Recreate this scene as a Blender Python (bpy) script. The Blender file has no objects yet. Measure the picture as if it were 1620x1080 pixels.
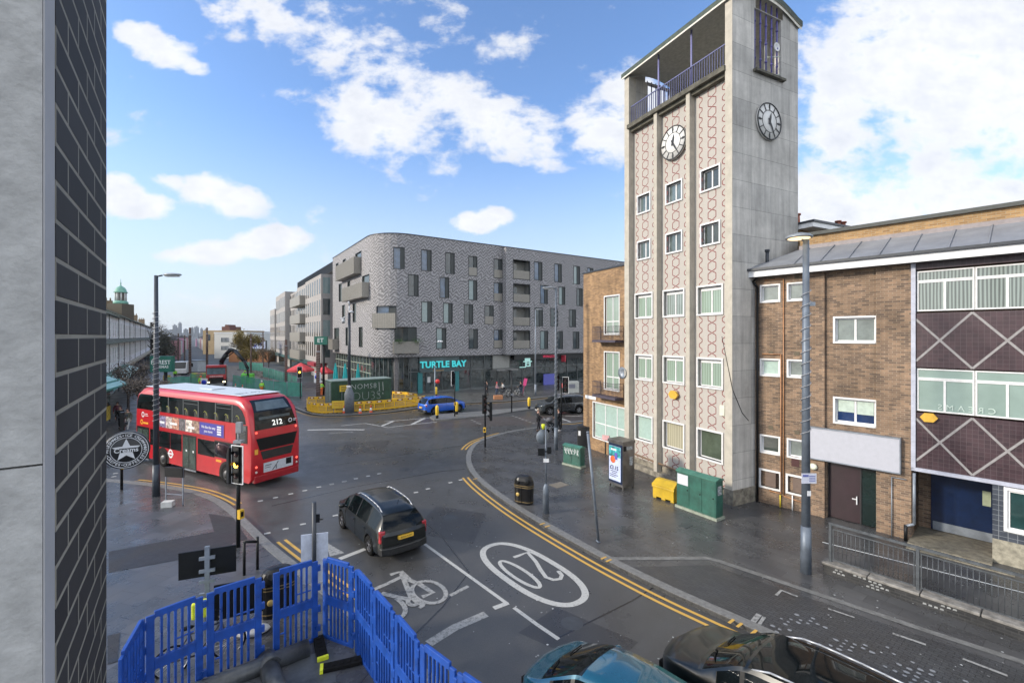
import bpy, math, random
from mathutils import Vector, Matrix
R = math.radians
random.seed(7)
D = bpy.data
SC = bpy.context.scene
COL = SC.collection
# ------------------------------------------------------------------ camera
H = 7.2                      # eye height above the road
F, U0, V0 = 720.0, 810.0, 532.0   # survey constants: focal length and horizon of the photograph
cam_d = D.cameras.new("camera"); cam = D.objects.new("camera", cam_d); COL.objects.link(cam)
cam.location = (0, 0, H); cam.rotation_euler = (R(90), 0, 0)
cam_d.sensor_width = 36; cam_d.lens = 16; cam_d.shift_y = -8/1620
cam_d.clip_start = 0.05; cam_d.clip_end = 20000
SC.camera = cam
SC.view_settings.view_transform = 'Standard'; SC.view_settings.look = 'None'
SC.view_settings.gamma = 1; SC.view_settings.exposure = 1.08
# ------------------------------------------------------------------ sun
SUNDIR = Vector((-0.97, -0.25, 0.42)).normalized()
sd = D.lights.new("sun", 'SUN'); sd.energy = 1.9; sd.angle = R(7); sd.color = (1, .9, .76)
so = D.objects.new("sun", sd); COL.objects.link(so)
so.rotation_euler = SUNDIR.to_track_quat('Z', 'Y').to_euler()
# ------------------------------------------------------------------ sky
world = D.worlds.new("World"); SC.world = world; world.use_nodes = True
def build_sky():
    nt = world.node_tree; N = nt.nodes; L = nt.links; N.clear()
    def n(t, **k):
        x = N.new(t)
        for a, b in k.items(): setattr(x, a, b)
        return x
    def m(op, a, b=None, c=None, clamp=False):
        x = n('ShaderNodeMath', operation=op, use_clamp=clamp)
        for i, q in enumerate((a, b, c)):
            if q is None: continue
            if isinstance(q, (int, float)): x.inputs[i].default_value = q
            else: L.new(q, x.inputs[i])
        return x.outputs[0]
    out = n('ShaderNodeOutputWorld'); bg = n('ShaderNodeBackground'); L.new(bg.outputs[0], out.inputs[0])
    bg.inputs[1].default_value = 0.13
    sky = n('ShaderNodeTexSky', sky_type='NISHITA'); sky.sun_disc = False
    sky.sun_elevation = math.asin(SUNDIR.z); sky.sun_rotation = math.atan2(SUNDIR.x, SUNDIR.y)
    sky.air_density = 1.0; sky.dust_density = 0.6; sky.ozone_density = 2.0
    tc = n('ShaderNodeTexCoord'); sep = n('ShaderNodeSeparateXYZ'); L.new(tc.outputs['Generated'], sep.inputs[0])
    x, y, z = sep.outputs
    ys = m('MAXIMUM', y, 0.05)
    a = m('DIVIDE', x, ys); b = m('DIVIDE', z, ys)
    comb = n('ShaderNodeCombineXYZ'); L.new(a, comb.inputs[0]); L.new(m('MULTIPLY', b, 1.5), comb.inputs[1])
    def noise(vec, scale, det, rough, dist=0.0):
        t = n('ShaderNodeTexNoise'); t.inputs['Scale'].default_value = scale; t.inputs['Detail'].default_value = det
        t.inputs['Roughness'].default_value = rough; t.inputs['Distortion'].default_value = dist
        L.new(vec, t.inputs['Vector']); return t.outputs[0]
    n1 = noise(comb.outputs[0], 5.0, 9, 0.58, .3); n2 = noise(comb.outputs[0], 16.0, 6, 0.6)
    nn = m('ADD', m('MULTIPLY', n1, .62), m('MULTIPLY', n2, .38))
    # cloud positions as bearings (tangent plane of the view to the north)
    blobs = [(222,58,38,24,.3,1.1),(262,84,48,26,.35,1.15),(300,106,34,15,.3,1.0),(425,20,150,52,.25,.75),(535,60,95,60,.3,.8),(625,115,120,62,.6,.85),(600,190,92,58,.3,1.0),
             (720,160,85,45,.6,.8),(775,195,85,48,.4,1.0),(850,215,62,48,.4,.85),(950,200,62,62,-.7,1.05),(1000,150,50,50,0,1.0),(192,314,48,25,.1,1.25),(235,324,42,20,.1,1.15),(184,294,30,20,0,1.1),
             (328,300,42,27,0,1.25),(368,318,52,25,.1,1.2),(268,288,36,15,.25,.9),(345,399,72,17,0,1.1),(418,386,58,24,-.1,1.25),(290,404,48,12,0,.9),(748,353,32,17,0,1.2),(778,346,32,17,-.1,1.15),(790,60,48,62,.8,.55),(720,20,60,45,.5,.4),(1490,100,185,150,0,1.3),
             (1620,130,170,150,0,1.35),(1320,190,75,110,.1,.95),(1450,330,330,75,0,1.15),(1330,330,200,60,0,1.0),(700,265,26,30,0,.5),(515,345,34,18,.3,.55),
             (445,155,52,22,0,.45),(1620,360,240,70,0,1.2),(865,35,40,25,.5,.35),(350,475,90,14,0,.45),(200,400,60,20,0,.4),(1560,250,160,60,.0,.8)]
    dens = None
    for (u, v, ru, rv, rot, k) in blobs:
        ca, cb = (u-U0)/F, (V0-v)/F
        da = m('SUBTRACT', a, ca); db = m('SUBTRACT', b, cb)
        c, s = math.cos(-rot), math.sin(-rot)      # rot: down to the right
        p = m('MULTIPLY_ADD', da, c*F/ru, m('MULTIPLY', db, s*F/ru))
        q = m('MULTIPLY_ADD', da, -s*F/rv, m('MULTIPLY', db, c*F/rv))
        r2 = m('MULTIPLY_ADD', p, p, m('MULTIPLY', q, q))
        e = m('MULTIPLY', m('SUBTRACT', 1.0, m('MULTIPLY', r2, .5)), k)
        dens = e if dens is None else m('SMOOTH_MAX', dens, e, .25)
    dens = m('MAXIMUM', dens, 0.0)
    cov = m('ADD', dens, m('MULTIPLY', m('SUBTRACT', nn, .5), 4.4))
    front = n('ShaderNodeMapRange'); front.interpolation_type = 'SMOOTHSTEP'; L.new(cov, front.inputs[0])
    front.inputs[1].default_value = .28; front.inputs[2].default_value = .95
    # the rest of the sky: broken cloud
    ng = noise(tc.outputs['Generated'], 2.2, 7, .55)
    gen = n('ShaderNodeMapRange'); gen.interpolation_type = 'SMOOTHSTEP'; L.new(ng, gen.inputs[0])
    gen.inputs[1].default_value = .40; gen.inputs[2].default_value = .56
    isf = n('ShaderNodeMapRange'); L.new(y, isf.inputs[0]); isf.inputs[1].default_value = .18; isf.inputs[2].default_value = .32
    mixf = n('ShaderNodeMix'); L.new(isf.outputs[0], mixf.inputs[0]); L.new(gen.outputs[0], mixf.inputs[2]); L.new(front.outputs[0], mixf.inputs[3])
    # low pale haze towards the horizon
    hz = n('ShaderNodeMapRange'); L.new(z, hz.inputs[0]); hz.inputs[1].default_value = -.02; hz.inputs[2].default_value = .42
    hz.inputs[3].default_value = .85; hz.inputs[4].default_value = 0.0; hz.interpolation_type = 'SMOOTHSTEP'
    # cloud shading: thick centres slightly grey
    shade = n('ShaderNodeMapRange'); L.new(m('ADD', m('MULTIPLY', n2, .7), m('MULTIPLY', n1, .6)), shade.inputs[0])
    shade.inputs[1].default_value = .45; shade.inputs[2].default_value = .85
    cc = n('ShaderNodeMix', data_type='RGBA'); L.new(shade.outputs[0], cc.inputs[0])
    cc.inputs[6].default_value = (4.1, 4.12, 4.18, 1); cc.inputs[7].default_value = (3.1, 3.2, 3.45, 1)
    skc = n('ShaderNodeMix', data_type='RGBA', blend_type='MULTIPLY'); skc.inputs[0].default_value = 1
    L.new(sky.outputs[0], skc.inputs[6]); skc.inputs[7].default_value = SKYTINT
    hm = n('ShaderNodeMix', data_type='RGBA'); L.new(hz.outputs[0], hm.inputs[0]); L.new(skc.outputs[2], hm.inputs[6])
    hm.inputs[7].default_value = (2.75, 2.95, 3.25, 1)
    # unseen clouds round and behind the viewpoint, brightened to add ambient fill
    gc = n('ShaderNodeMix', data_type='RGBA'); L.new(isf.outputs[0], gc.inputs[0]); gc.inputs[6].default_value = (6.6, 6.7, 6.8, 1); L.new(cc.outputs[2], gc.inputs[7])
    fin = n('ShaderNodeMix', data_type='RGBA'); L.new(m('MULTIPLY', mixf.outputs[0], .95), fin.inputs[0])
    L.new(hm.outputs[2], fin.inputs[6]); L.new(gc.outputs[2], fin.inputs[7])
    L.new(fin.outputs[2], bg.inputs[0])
SKYTINT = (.80, .90, 1.06, 1)
build_sky()

# ------------------------------------------------------------------ survey helpers: where the things stand on the ground
def G(u, v, z=0.0):
    Y = (H-z)*F/(v-V0); return Vector(((u-U0)/F*Y, Y, z))
class Plane:
    def __init__(s, o, d): l = math.hypot(*d[:2]); s.o = o; s.d = (d[0]/l, d[1]/l)
    def t(s, u):
        k = (u-U0)/F; return (k*s.o[1]-s.o[0])/(s.d[0]-k*s.d[1])
    def z(s, u, v): return H-(v-V0)/F*(s.o[1]+s.d[1]*s.t(u))
    def r(s, u0, v0, u1, v1):      # rectangle on the wall
        return (s.t(u0), s.t(u1), s.z(u0, v1), s.z(u0, v0))
# ------------------------------------------------------------------ materials
MATS = {}
def nodes_of(name):
    m = D.materials.new(name); m.use_nodes = True
    return m, m.node_tree.nodes, m.node_tree.links, m.node_tree.nodes['Principled BSDF']
def mat(name, col, rough=.6, metal=0, var=.12, scale=6, bump=.0, bscale=40, spec=.5, coat=0, emit=None, dirt=0, coord='Object', rvar=0):
    if name in MATS: return MATS[name]
    m, N, L, B = nodes_of(name)
    B.inputs['Roughness'].default_value = rough; B.inputs['Metallic'].default_value = metal
    B.inputs['Specular IOR Level'].default_value = spec; B.inputs['Coat Weight'].default_value = coat
    B.inputs['Coat Roughness'].default_value = .04
    tc = N.new('ShaderNodeTexCoord')
    no = N.new('ShaderNodeTexNoise'); no.inputs['Scale'].default_value = scale; no.inputs['Detail'].default_value = 6; no.inputs['Roughness'].default_value = .65
    L.new(tc.outputs[coord], no.inputs['Vector'])
    mx = N.new('ShaderNodeMix'); mx.data_type = 'RGBA'
    c0 = [c*(1-var) for c in col]; c1 = [min(1, c*(1+var)) for c in col]
    if dirt: c0 = [c*(1-var)*(1-dirt)+d*dirt for c, d in zip(col, (.05, .045, .035))]
    mx.inputs[6].default_value = (*c0, 1); mx.inputs[7].default_value = (*c1, 1)
    mr = N.new('ShaderNodeMapRange'); mr.inputs[1].default_value = .35; mr.inputs[2].default_value = .65
    L.new(no.outputs[0], mr.inputs[0]); L.new(mr.outputs[0], mx.inputs[0]); L.new(mx.outputs[2], B.inputs['Base Color'])
    if rvar:
        rr = N.new('ShaderNodeMapRange'); L.new(no.outputs[0], rr.inputs[0]); rr.inputs[1].default_value = .35; rr.inputs[2].default_value = .65
        rr.inputs[3].default_value = max(0, rough-rvar); rr.inputs[4].default_value = min(1, rough+rvar); L.new(rr.outputs[0], B.inputs['Roughness'])
    if bump:
        b2 = N.new('ShaderNodeTexNoise'); b2.inputs['Scale'].default_value = bscale; b2.inputs['Detail'].default_value = 4
        L.new(tc.outputs[coord], b2.inputs['Vector'])
        bp = N.new('ShaderNodeBump'); bp.inputs['Strength'].default_value = bump; bp.inputs['Distance'].default_value = .02
        L.new(b2.outputs[0], bp.inputs['Height']); L.new(bp.outputs[0], B.inputs['Normal'])
    if emit:
        B.inputs['Emission Color'].default_value = (*emit[0], 1); B.inputs['Emission Strength'].default_value = emit[1]
    MATS[name] = m; return m
def wallvec(N, L, uv):
    tc = N.new('ShaderNodeTexCoord')
    if uv: return tc.outputs['UV'], tc
    sp = N.new('ShaderNodeSeparateXYZ'); L.new(tc.outputs['Object'], sp.inputs[0])
    ad = N.new('ShaderNodeMath'); ad.operation = 'ADD'; L.new(sp.outputs[0], ad.inputs[0]); L.new(sp.outputs[1], ad.inputs[1])
    cb = N.new('ShaderNodeCombineXYZ'); L.new(ad.outputs[0], cb.inputs[0]); L.new(sp.outputs[2], cb.inputs[1])
    return cb.outputs[0], tc
def brick(name, c1, c2, mortar, w=.225, h=.075, mort=.01, rough=.85, uv=False, offset=.5, bias=0, blotch=.35, flat=False, bump=.5, streak=0, msmooth=.1, rot=0):
    if name in MATS: return MATS[name]
    m, N, L, B = nodes_of(name); B.inputs['Roughness'].default_value = rough
    if flat:
        tc = N.new('ShaderNodeTexCoord'); vec = tc.outputs['Object']
        if rot:
            mp = N.new('ShaderNodeMapping'); mp.inputs['Rotation'].default_value = (0, 0, rot); L.new(vec, mp.inputs[0]); vec = mp.outputs[0]
    else: vec, tc = wallvec(N, L, uv)
    bt = N.new('ShaderNodeTexBrick'); L.new(vec, bt.inputs['Vector']); bt.inputs['Scale'].default_value = 1
    bt.inputs['Brick Width'].default_value = w; bt.inputs['Row Height'].default_value = h; bt.inputs['Mortar Size'].default_value = mort
    bt.inputs['Mortar Smooth'].default_value = msmooth; bt.inputs['Bias'].default_value = bias; bt.offset = offset
    bt.inputs['Color1'].default_value = (*c1, 1); bt.inputs['Color2'].default_value = (*c2, 1); bt.inputs['Mortar'].default_value = (*mortar, 1)
    no = N.new('ShaderNodeTexNoise'); no.inputs['Scale'].default_value = .7; no.inputs['Detail'].default_value = 8; no.inputs['Roughness'].default_value = .7
    L.new(vec, no.inputs['Vector'])
    mx = N.new('ShaderNodeMix'); mx.data_type = 'RGBA'; mx.blend_type = 'MULTIPLY'; mx.inputs[0].default_value = 1
    mr = N.new('ShaderNodeMapRange'); L.new(no.outputs[0], mr.inputs[0]); mr.inputs[1].default_value = .3; mr.inputs[2].default_value = .7
    mr.inputs[3].default_value = 1-blotch; mr.inputs[4].default_value = 1+blotch*.6
    fac = mr.outputs[0]
    if streak:
        mp2 = N.new('ShaderNodeMapping'); mp2.inputs['Scale'].default_value = (3.0, .22, 1); L.new(vec, mp2.inputs[0])
        n2 = N.new('ShaderNodeTexNoise'); n2.inputs['Scale'].default_value = 1; n2.inputs['Detail'].default_value = 6; n2.inputs['Roughness'].default_value = .7; L.new(mp2.outputs[0], n2.inputs['Vector'])
        m2 = N.new('ShaderNodeMapRange'); L.new(n2.outputs[0], m2.inputs[0]); m2.inputs[1].default_value = .35; m2.inputs[2].default_value = .7; m2.inputs[3].default_value = 1+streak*.4; m2.inputs[4].default_value = 1-streak
        q = N.new('ShaderNodeMath'); q.operation = 'MULTIPLY'; L.new(mr.outputs[0], q.inputs[0]); L.new(m2.outputs[0], q.inputs[1]); fac = q.outputs[0]
    cb = N.new('ShaderNodeCombineColor')
    for i in range(3): L.new(fac, cb.inputs[i])
    L.new(bt.outputs[0], mx.inputs[6]); L.new(cb.outputs[0], mx.inputs[7]); L.new(mx.outputs[2], B.inputs['Base Color'])
    if rough < .6:
        rr = N.new('ShaderNodeMapRange'); L.new(no.outputs[0], rr.inputs[0]); rr.inputs[1].default_value = .35; rr.inputs[2].default_value = .65
        rr.inputs[3].default_value = rough-.14; rr.inputs[4].default_value = rough+.16; L.new(rr.outputs[0], B.inputs['Roughness'])
    if bump:
        bp = N.new('ShaderNodeBump'); bp.inputs['Strength'].default_value = bump; bp.inputs['Distance'].default_value = .01; bp.invert = True
        L.new(bt.outputs[1], bp.inputs['Height']); L.new(bp.outputs[0], B.inputs['Normal'])
    MATS[name] = m; return m
def glass(name, col=(.02, .03, .035), rough=.04, var=.3, scale=1.2, spec=.9):
    return mat(name, col, rough, var=var, scale=scale, spec=spec)
def curtain(name, col, rough=.12, stripes=14, amt=.35):
    """window glass with a pleated curtain right behind it"""
    if name in MATS: return MATS[name]
    m, N, L, B = nodes_of(name); B.inputs['Roughness'].default_value = .35; B.inputs['Coat Weight'].default_value = .9; B.inputs['Coat Roughness'].default_value = .03
    vec, tc = wallvec(N, L, False)
    wv = N.new('ShaderNodeTexWave'); wv.inputs['Scale'].default_value = stripes/6.28; wv.inputs['Distortion'].default_value = 2.5; wv.inputs['Detail'].default_value = 2
    mp = N.new('ShaderNodeMapping'); mp.inputs['Scale'].default_value = (1, .12, 1); L.new(vec, mp.inputs[0]); L.new(mp.outputs[0], wv.inputs[0])
    mx = N.new('ShaderNodeMix'); mx.data_type = 'RGBA'; L.new(wv.outputs[1], mx.inputs[0])
    mx.inputs[6].default_value = (*[c*(1-amt) for c in col], 1); mx.inputs[7].default_value = (*col, 1); L.new(mx.outputs[2], B.inputs['Base Color'])
    MATS[name] = m; return m

# ------------------------------------------------------------------ mesh builder
class MB:
    def __init__(s): s.v = []; s.f = []; s.mi = []; s.sm = []; s.uv = {}; s.M = None; s.m = 0; s.smooth = False
    def _v(s, p):
        p = Vector(p)
        if s.M is not None: p = s.M @ p
        s.v.append(p); return len(s.v)-1
    def face(s, idx, uv=None):
        s.f.append(idx); s.mi.append(s.m); s.sm.append(s.smooth)
        if uv: s.uv[len(s.f)-1] = uv
    def poly(s, pts, uv=None): s.face([s._v(p) for p in pts], uv)
    def box(s, x0, y0, z0, x1, y1, z1):
        if x0 > x1: x0, x1 = x1, x0
        if y0 > y1: y0, y1 = y1, y0
        if z0 > z1: z0, z1 = z1, z0
        i = [s._v(p) for p in ((x0,y0,z0),(x1,y0,z0),(x1,y1,z0),(x0,y1,z0),(x0,y0,z1),(x1,y0,z1),(x1,y1,z1),(x0,y1,z1))]
        for q in ((0,3,2,1),(4,5,6,7),(0,1,5,4),(1,2,6,5),(2,3,7,6),(3,0,4,7)): s.face([i[k] for k in q])
        return s
    def cbox(s, c, d, yaw=0):
        c = Vector(c); M0 = s.M; T = Matrix.Translation(c) @ Matrix.Rotation(yaw, 4, 'Z')
        s.M = T if M0 is None else M0 @ T
        s.box(-d[0]/2, -d[1]/2, -d[2]/2, d[0]/2, d[1]/2, d[2]/2); s.M = M0; return s
    def prism(s, pts, z0, z1, cap=True):
        a = [s._v((p[0], p[1], z0)) for p in pts]; b = [s._v((p[0], p[1], z1)) for p in pts]; n = len(pts)
        for i in range(n): s.face([a[i], a[(i+1) % n], b[(i+1) % n], b[i]])
        if cap: s.face(b); s.face(a[::-1])
        return s
    def cyl(s, p, q, r, r2=None, n=10, cap=True):
        p = Vector(p); q = Vector(q); r2 = r if r2 is None else r2; d = q-p
        if d.length < 1e-6: return s
        w = d.normalized(); a = w.orthogonal().normalized(); b = w.cross(a); sm = s.smooth; s.smooth = True
        A = [s._v(p+(a*math.cos(t)+b*math.sin(t))*r) for t in [2*math.pi*i/n for i in range(n)]]
        Bq = [s._v(q+(a*math.cos(t)+b*math.sin(t))*r2) for t in [2*math.pi*i/n for i in range(n)]]
        for i in range(n): s.face([A[i], A[(i+1) % n], Bq[(i+1) % n], Bq[i]])
        s.smooth = sm
        if cap: s.face(A[::-1]); s.face(Bq)
        return s
    def tube(s, pts, r, n=6):
        for a, b in zip(pts, pts[1:]): s.cyl(a, b, r, n=n)
        return s
    def lathe(s, c, prof, n=16, axis='Z', caps=True):
        c = Vector(c); sm = s.smooth; s.smooth = True; rings = []
        for (r, z) in prof:
            ring = []
            for i in range(n):
                t = 2*math.pi*i/n; x, y = r*math.cos(t), r*math.sin(t)
                p = {'Z': (x, y, z), 'Y': (x, z, y), 'X': (z, x, y)}[axis]
                ring.append(s._v(c+Vector(p)))
            rings.append(ring)
        for A, Bq in zip(rings, rings[1:]):
            for i in range(n): s.face([A[i], A[(i+1) % n], Bq[(i+1) % n], Bq[i]])
        if caps and prof[0][0] > 1e-4: s.face(rings[0][::-1])
        if caps and prof[-1][0] > 1e-4: s.face(rings[-1])
        s.smooth = sm; return s
    def ell(s, c, r, n=12, k=8):
        prof = [(max(1e-5, math.sin(math.pi*j/k)), -math.cos(math.pi*j/k)) for j in range(k+1)]
        c = Vector(c); sm = s.smooth; s.smooth = True; rings = []
        for (a, z) in prof: rings.append([s._v(c+Vector((a*math.cos(2*math.pi*i/n)*r[0], a*math.sin(2*math.pi*i/n)*r[1], z*r[2]))) for i in range(n)])
        for A, Bq in zip(rings, rings[1:]):
            for i in range(n): s.face([A[i], A[(i+1) % n], Bq[(i+1) % n], Bq[i]])
        s.smooth = sm; return s
    def torus(s, c, R0, r, axis='Y', n=20, k=6):
        c = Vector(c); sm = s.smooth; s.smooth = True; rings = []
        for i in range(n):
            t = 2*math.pi*i/n; ring = []
            for j in range(k):
                q = 2*math.pi*j/k; rad = R0+r*math.cos(q); h = r*math.sin(q)
                p = {'Y': (rad*math.cos(t), h, rad*math.sin(t)), 'Z': (rad*math.cos(t), rad*math.sin(t), h), 'X': (h, rad*math.cos(t), rad*math.sin(t))}[axis]
                ring.append(s._v(c+Vector(p)))
            rings.append(ring)
        for i in range(n):
            A, Bq = rings[i], rings[(i+1) % n]
            for j in range(k): s.face([A[j], A[(j+1) % k], Bq[(j+1) % k], Bq[j]])
        s.smooth = sm; return s
    def ribbon(s, pts, w, z=None, closed=False):
        """flat strip on the ground along pts"""
        P = [Vector((p[0], p[1], 0)) for p in pts]; n = len(P); Lp = []; Rp = []
        for i in range(n):
            if closed: d = P[(i+1) % n]-P[i-1]
            else: d = P[min(i+1, n-1)]-P[max(i-1, 0)]
            d.normalize(); nn = Vector((-d.y, d.x, 0)); zz = pts[i][2] if z is None else z
            Lp.append(s._v((P[i]+nn*w/2)+Vector((0, 0, zz)))); Rp.append(s._v((P[i]-nn*w/2)+Vector((0, 0, zz))))
        for i in range(n if closed else n-1):
            j = (i+1) % n; s.face([Rp[i], Rp[j], Lp[j], Lp[i]])
        return s
    def vribbon(s, pts, w, y):
        """flat strip on a vertical wall, pts are (x, z)"""
        n = len(pts); Lp = []; Rp = []
        for i in range(n):
            a = Vector(pts[max(i-1, 0)]); b = Vector(pts[min(i+1, n-1)]); d = (b-a).normalized(); nn = Vector((-d.y, d.x)); p = Vector(pts[i])
            Lp.append(s._v(((p+nn*w/2).x, y, (p+nn*w/2).y))); Rp.append(s._v(((p-nn*w/2).x, y, (p-nn*w/2).y)))
        for i in range(n-1): s.face([Rp[i], Rp[i+1], Lp[i+1], Lp[i]])
        return s
    def wall(s, path, z0, z1, holes, depth=.15, jamb=None):
        """vertical sheet along a plan path with rectangular openings (s0, s1, z0, z1) and their reveals; outside is to the right of the path"""
        P = [Vector(p) for p in path]; S = [0]
        for a, b in zip(P, P[1:]): S.append(S[-1]+(b-a).length)
        def at(t):
            for i in range(len(S)-1):
                if t <= S[i+1]+1e-9 or i == len(S)-2:
                    d = (P[i+1]-P[i]).normalized(); return P[i]+d*(t-S[i]), Vector((d.y, -d.x))
        xs = sorted(set([round(q, 5) for q in S]+[round(q, 5) for h in holes for q in h[:2]])); zs = sorted(set([z0, z1]+[round(q, 5) for h in holes for q in h[2:]]))
        xs = [q for q in xs if 0 <= q <= round(S[-1], 5)]; zs = [q for q in zs if z0 <= q <= z1]
        for i in range(len(xs)-1):
            a, _ = at(xs[i]); b, _ = at(xs[i+1])
            for j in range(len(zs)-1):
                cx, cz = (xs[i]+xs[i+1])/2, (zs[j]+zs[j+1])/2
                if any(h[0] < cx < h[1] and h[2] < cz < h[3] for h in holes): continue
                s.poly([(a.x, a.y, zs[j]), (b.x, b.y, zs[j]), (b.x, b.y, zs[j+1]), (a.x, a.y, zs[j+1])],
                       [(xs[i], zs[j]), (xs[i+1], zs[j]), (xs[i+1], zs[j+1]), (xs[i], zs[j+1])])
        m0 = s.m
        if jamb is not None: s.m = jamb
        for h in holes:
            a, na = at(h[0]); b, nb = at(h[1]); a2, b2 = a-na*depth, b-nb*depth; zl, zh = max(h[2], z0), min(h[3], z1)
            s.poly([(a.x,a.y,zl),(a.x,a.y,zh),(a2.x,a2.y,zh),(a2.x,a2.y,zl)], [(h[0],zl),(h[0],zh),(h[0]+depth,zh),(h[0]+depth,zl)])
            s.poly([(b.x,b.y,zh),(b.x,b.y,zl),(b2.x,b2.y,zl),(b2.x,b2.y,zh)], [(h[1],zh),(h[1],zl),(h[1]+depth,zl),(h[1]+depth,zh)])
            s.poly([(a.x,a.y,zl),(a2.x,a2.y,zl),(b2.x,b2.y,zl),(b.x,b.y,zl)], [(h[0],zl),(h[0],zl+depth),(h[1],zl+depth),(h[1],zl)])
            s.poly([(a.x,a.y,zh),(b.x,b.y,zh),(b2.x,b2.y,zh),(a2.x,a2.y,zh)], [(h[0],zh),(h[1],zh),(h[1],zh+depth),(h[0],zh+depth)])
        s.m = m0
        return s
    def build(s, name, mats, parent=None, bevel=0, sub=0, recalc=False):
        me = D.meshes.new(name); me.from_pydata([tuple(p) for p in s.v], [], s.f)
        if not isinstance(mats, (list, tuple)): mats = [mats]
        for q in mats: me.materials.append(q)
        for p, k, sm in zip(me.polygons, s.mi, s.sm): p.material_index = k; p.use_smooth = sm
        if s.uv:
            ul = me.uv_layers.new(name="uv")
            for fi, uv in s.uv.items():
                for li, q in zip(me.polygons[fi].loop_indices, uv): ul.data[li].uv = q
        o = D.objects.new(name, me); COL.objects.link(o)
        if parent is not None: o.parent = parent
        if bevel:
            b = o.modifiers.new('b', 'BEVEL'); b.width = bevel; b.segments = 2; b.limit_method = 'ANGLE'; b.angle_limit = R(40)
        if sub:
            b = o.modifiers.new('s', 'SUBSURF'); b.levels = sub; b.render_levels = sub
        return o
def thing(name, label, cat, loc=(0, 0, 0), rz=0, group=None, kind=None):
    o = D.objects.new(name, None); COL.objects.link(o); o.location = loc; o.rotation_euler = (0, 0, rz); o.empty_display_size = .1
    o['label'] = label; o['category'] = cat
    if group: o['group'] = group
    if kind: o['kind'] = kind
    return o
def tag(o, label, cat, group=None):
    o['label'] = label; o['category'] = cat
    if group: o['group'] = group
    return o
def struct(o, kind='structure'): o['kind'] = kind; return o
def dup(root, loc, rz=None, label=None):
    def cp(o, par):
        c = o.copy(); COL.objects.link(c)
        if par is not None: c.parent = par; c.matrix_parent_inverse = o.matrix_parent_inverse.copy()
        for ch in KIDS.get(o.name, []) or [x for x in o.children]: cp(ch, c)
        return c
    r = cp(root, None); r.location = loc
    if rz is not None: r.rotation_euler = (0, 0, rz)
    if label: r['label'] = label
    return r
KIDS = {}
def angle(d): return math.atan2(d[1], d[0])
def text(s, size, m, parent, M, name='lettering', ext=.004, spacing=1.0, align='CENTER', bold=0):
    c = D.curves.new('t', 'FONT'); c.body = s; c.size = size; c.align_x = align; c.align_y = 'CENTER'; c.extrude = ext; c.space_character = spacing; c.offset = bold
    c.resolution_u = 3
    o = D.objects.new('t', c); me = D.meshes.new_from_object(o); D.objects.remove(o); D.curves.remove(c)
    me.materials.clear(); me.materials.append(m); me.transform(M)
    ob = D.objects.new(name, me); COL.objects.link(ob)
    if parent is not None: ob.parent = parent
    return ob
def WM(x, y, z, yaw=0):    # text upright on a wall facing local -y
    return Matrix.Translation((x, y, z)) @ Matrix.Rotation(yaw, 4, 'Z') @ Matrix.Rotation(R(90), 4, 'X')

def hexplate(b, r, d):
    P = [(r*1.15*math.cos(R(60*i)), r*.85*math.sin(R(60*i))) for i in range(6)]
    b.poly([(x, -d/2, z) for x, z in P]); b.poly([(x, d/2, z) for x, z in P[::-1]])
    for i in range(6): j = (i+1) % 6; b.poly([(P[i][0], d/2, P[i][1]), (P[j][0], d/2, P[j][1]), (P[j][0], -d/2, P[j][1]), (P[i][0], -d/2, P[i][1])])
# shared materials
white_paint = mat('white_paint', (.72, .73, .74), .4, var=.06, dirt=.05)
upvc = mat('window_white', (.68, .68, .68), .4, var=.08)
black_metal = mat('black_metal', (.006, .007, .008), .45, var=.2, spec=.3)
dark_metal = mat('dark_grey_metal', (.03, .036, .046), .45, var=.2)
grey_metal = mat('galvanised_metal', (.22, .25, .29), .45, .3, var=.2, scale=3)
rubber = mat('rubber', (.006, .006, .006), .85, spec=.2)
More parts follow.
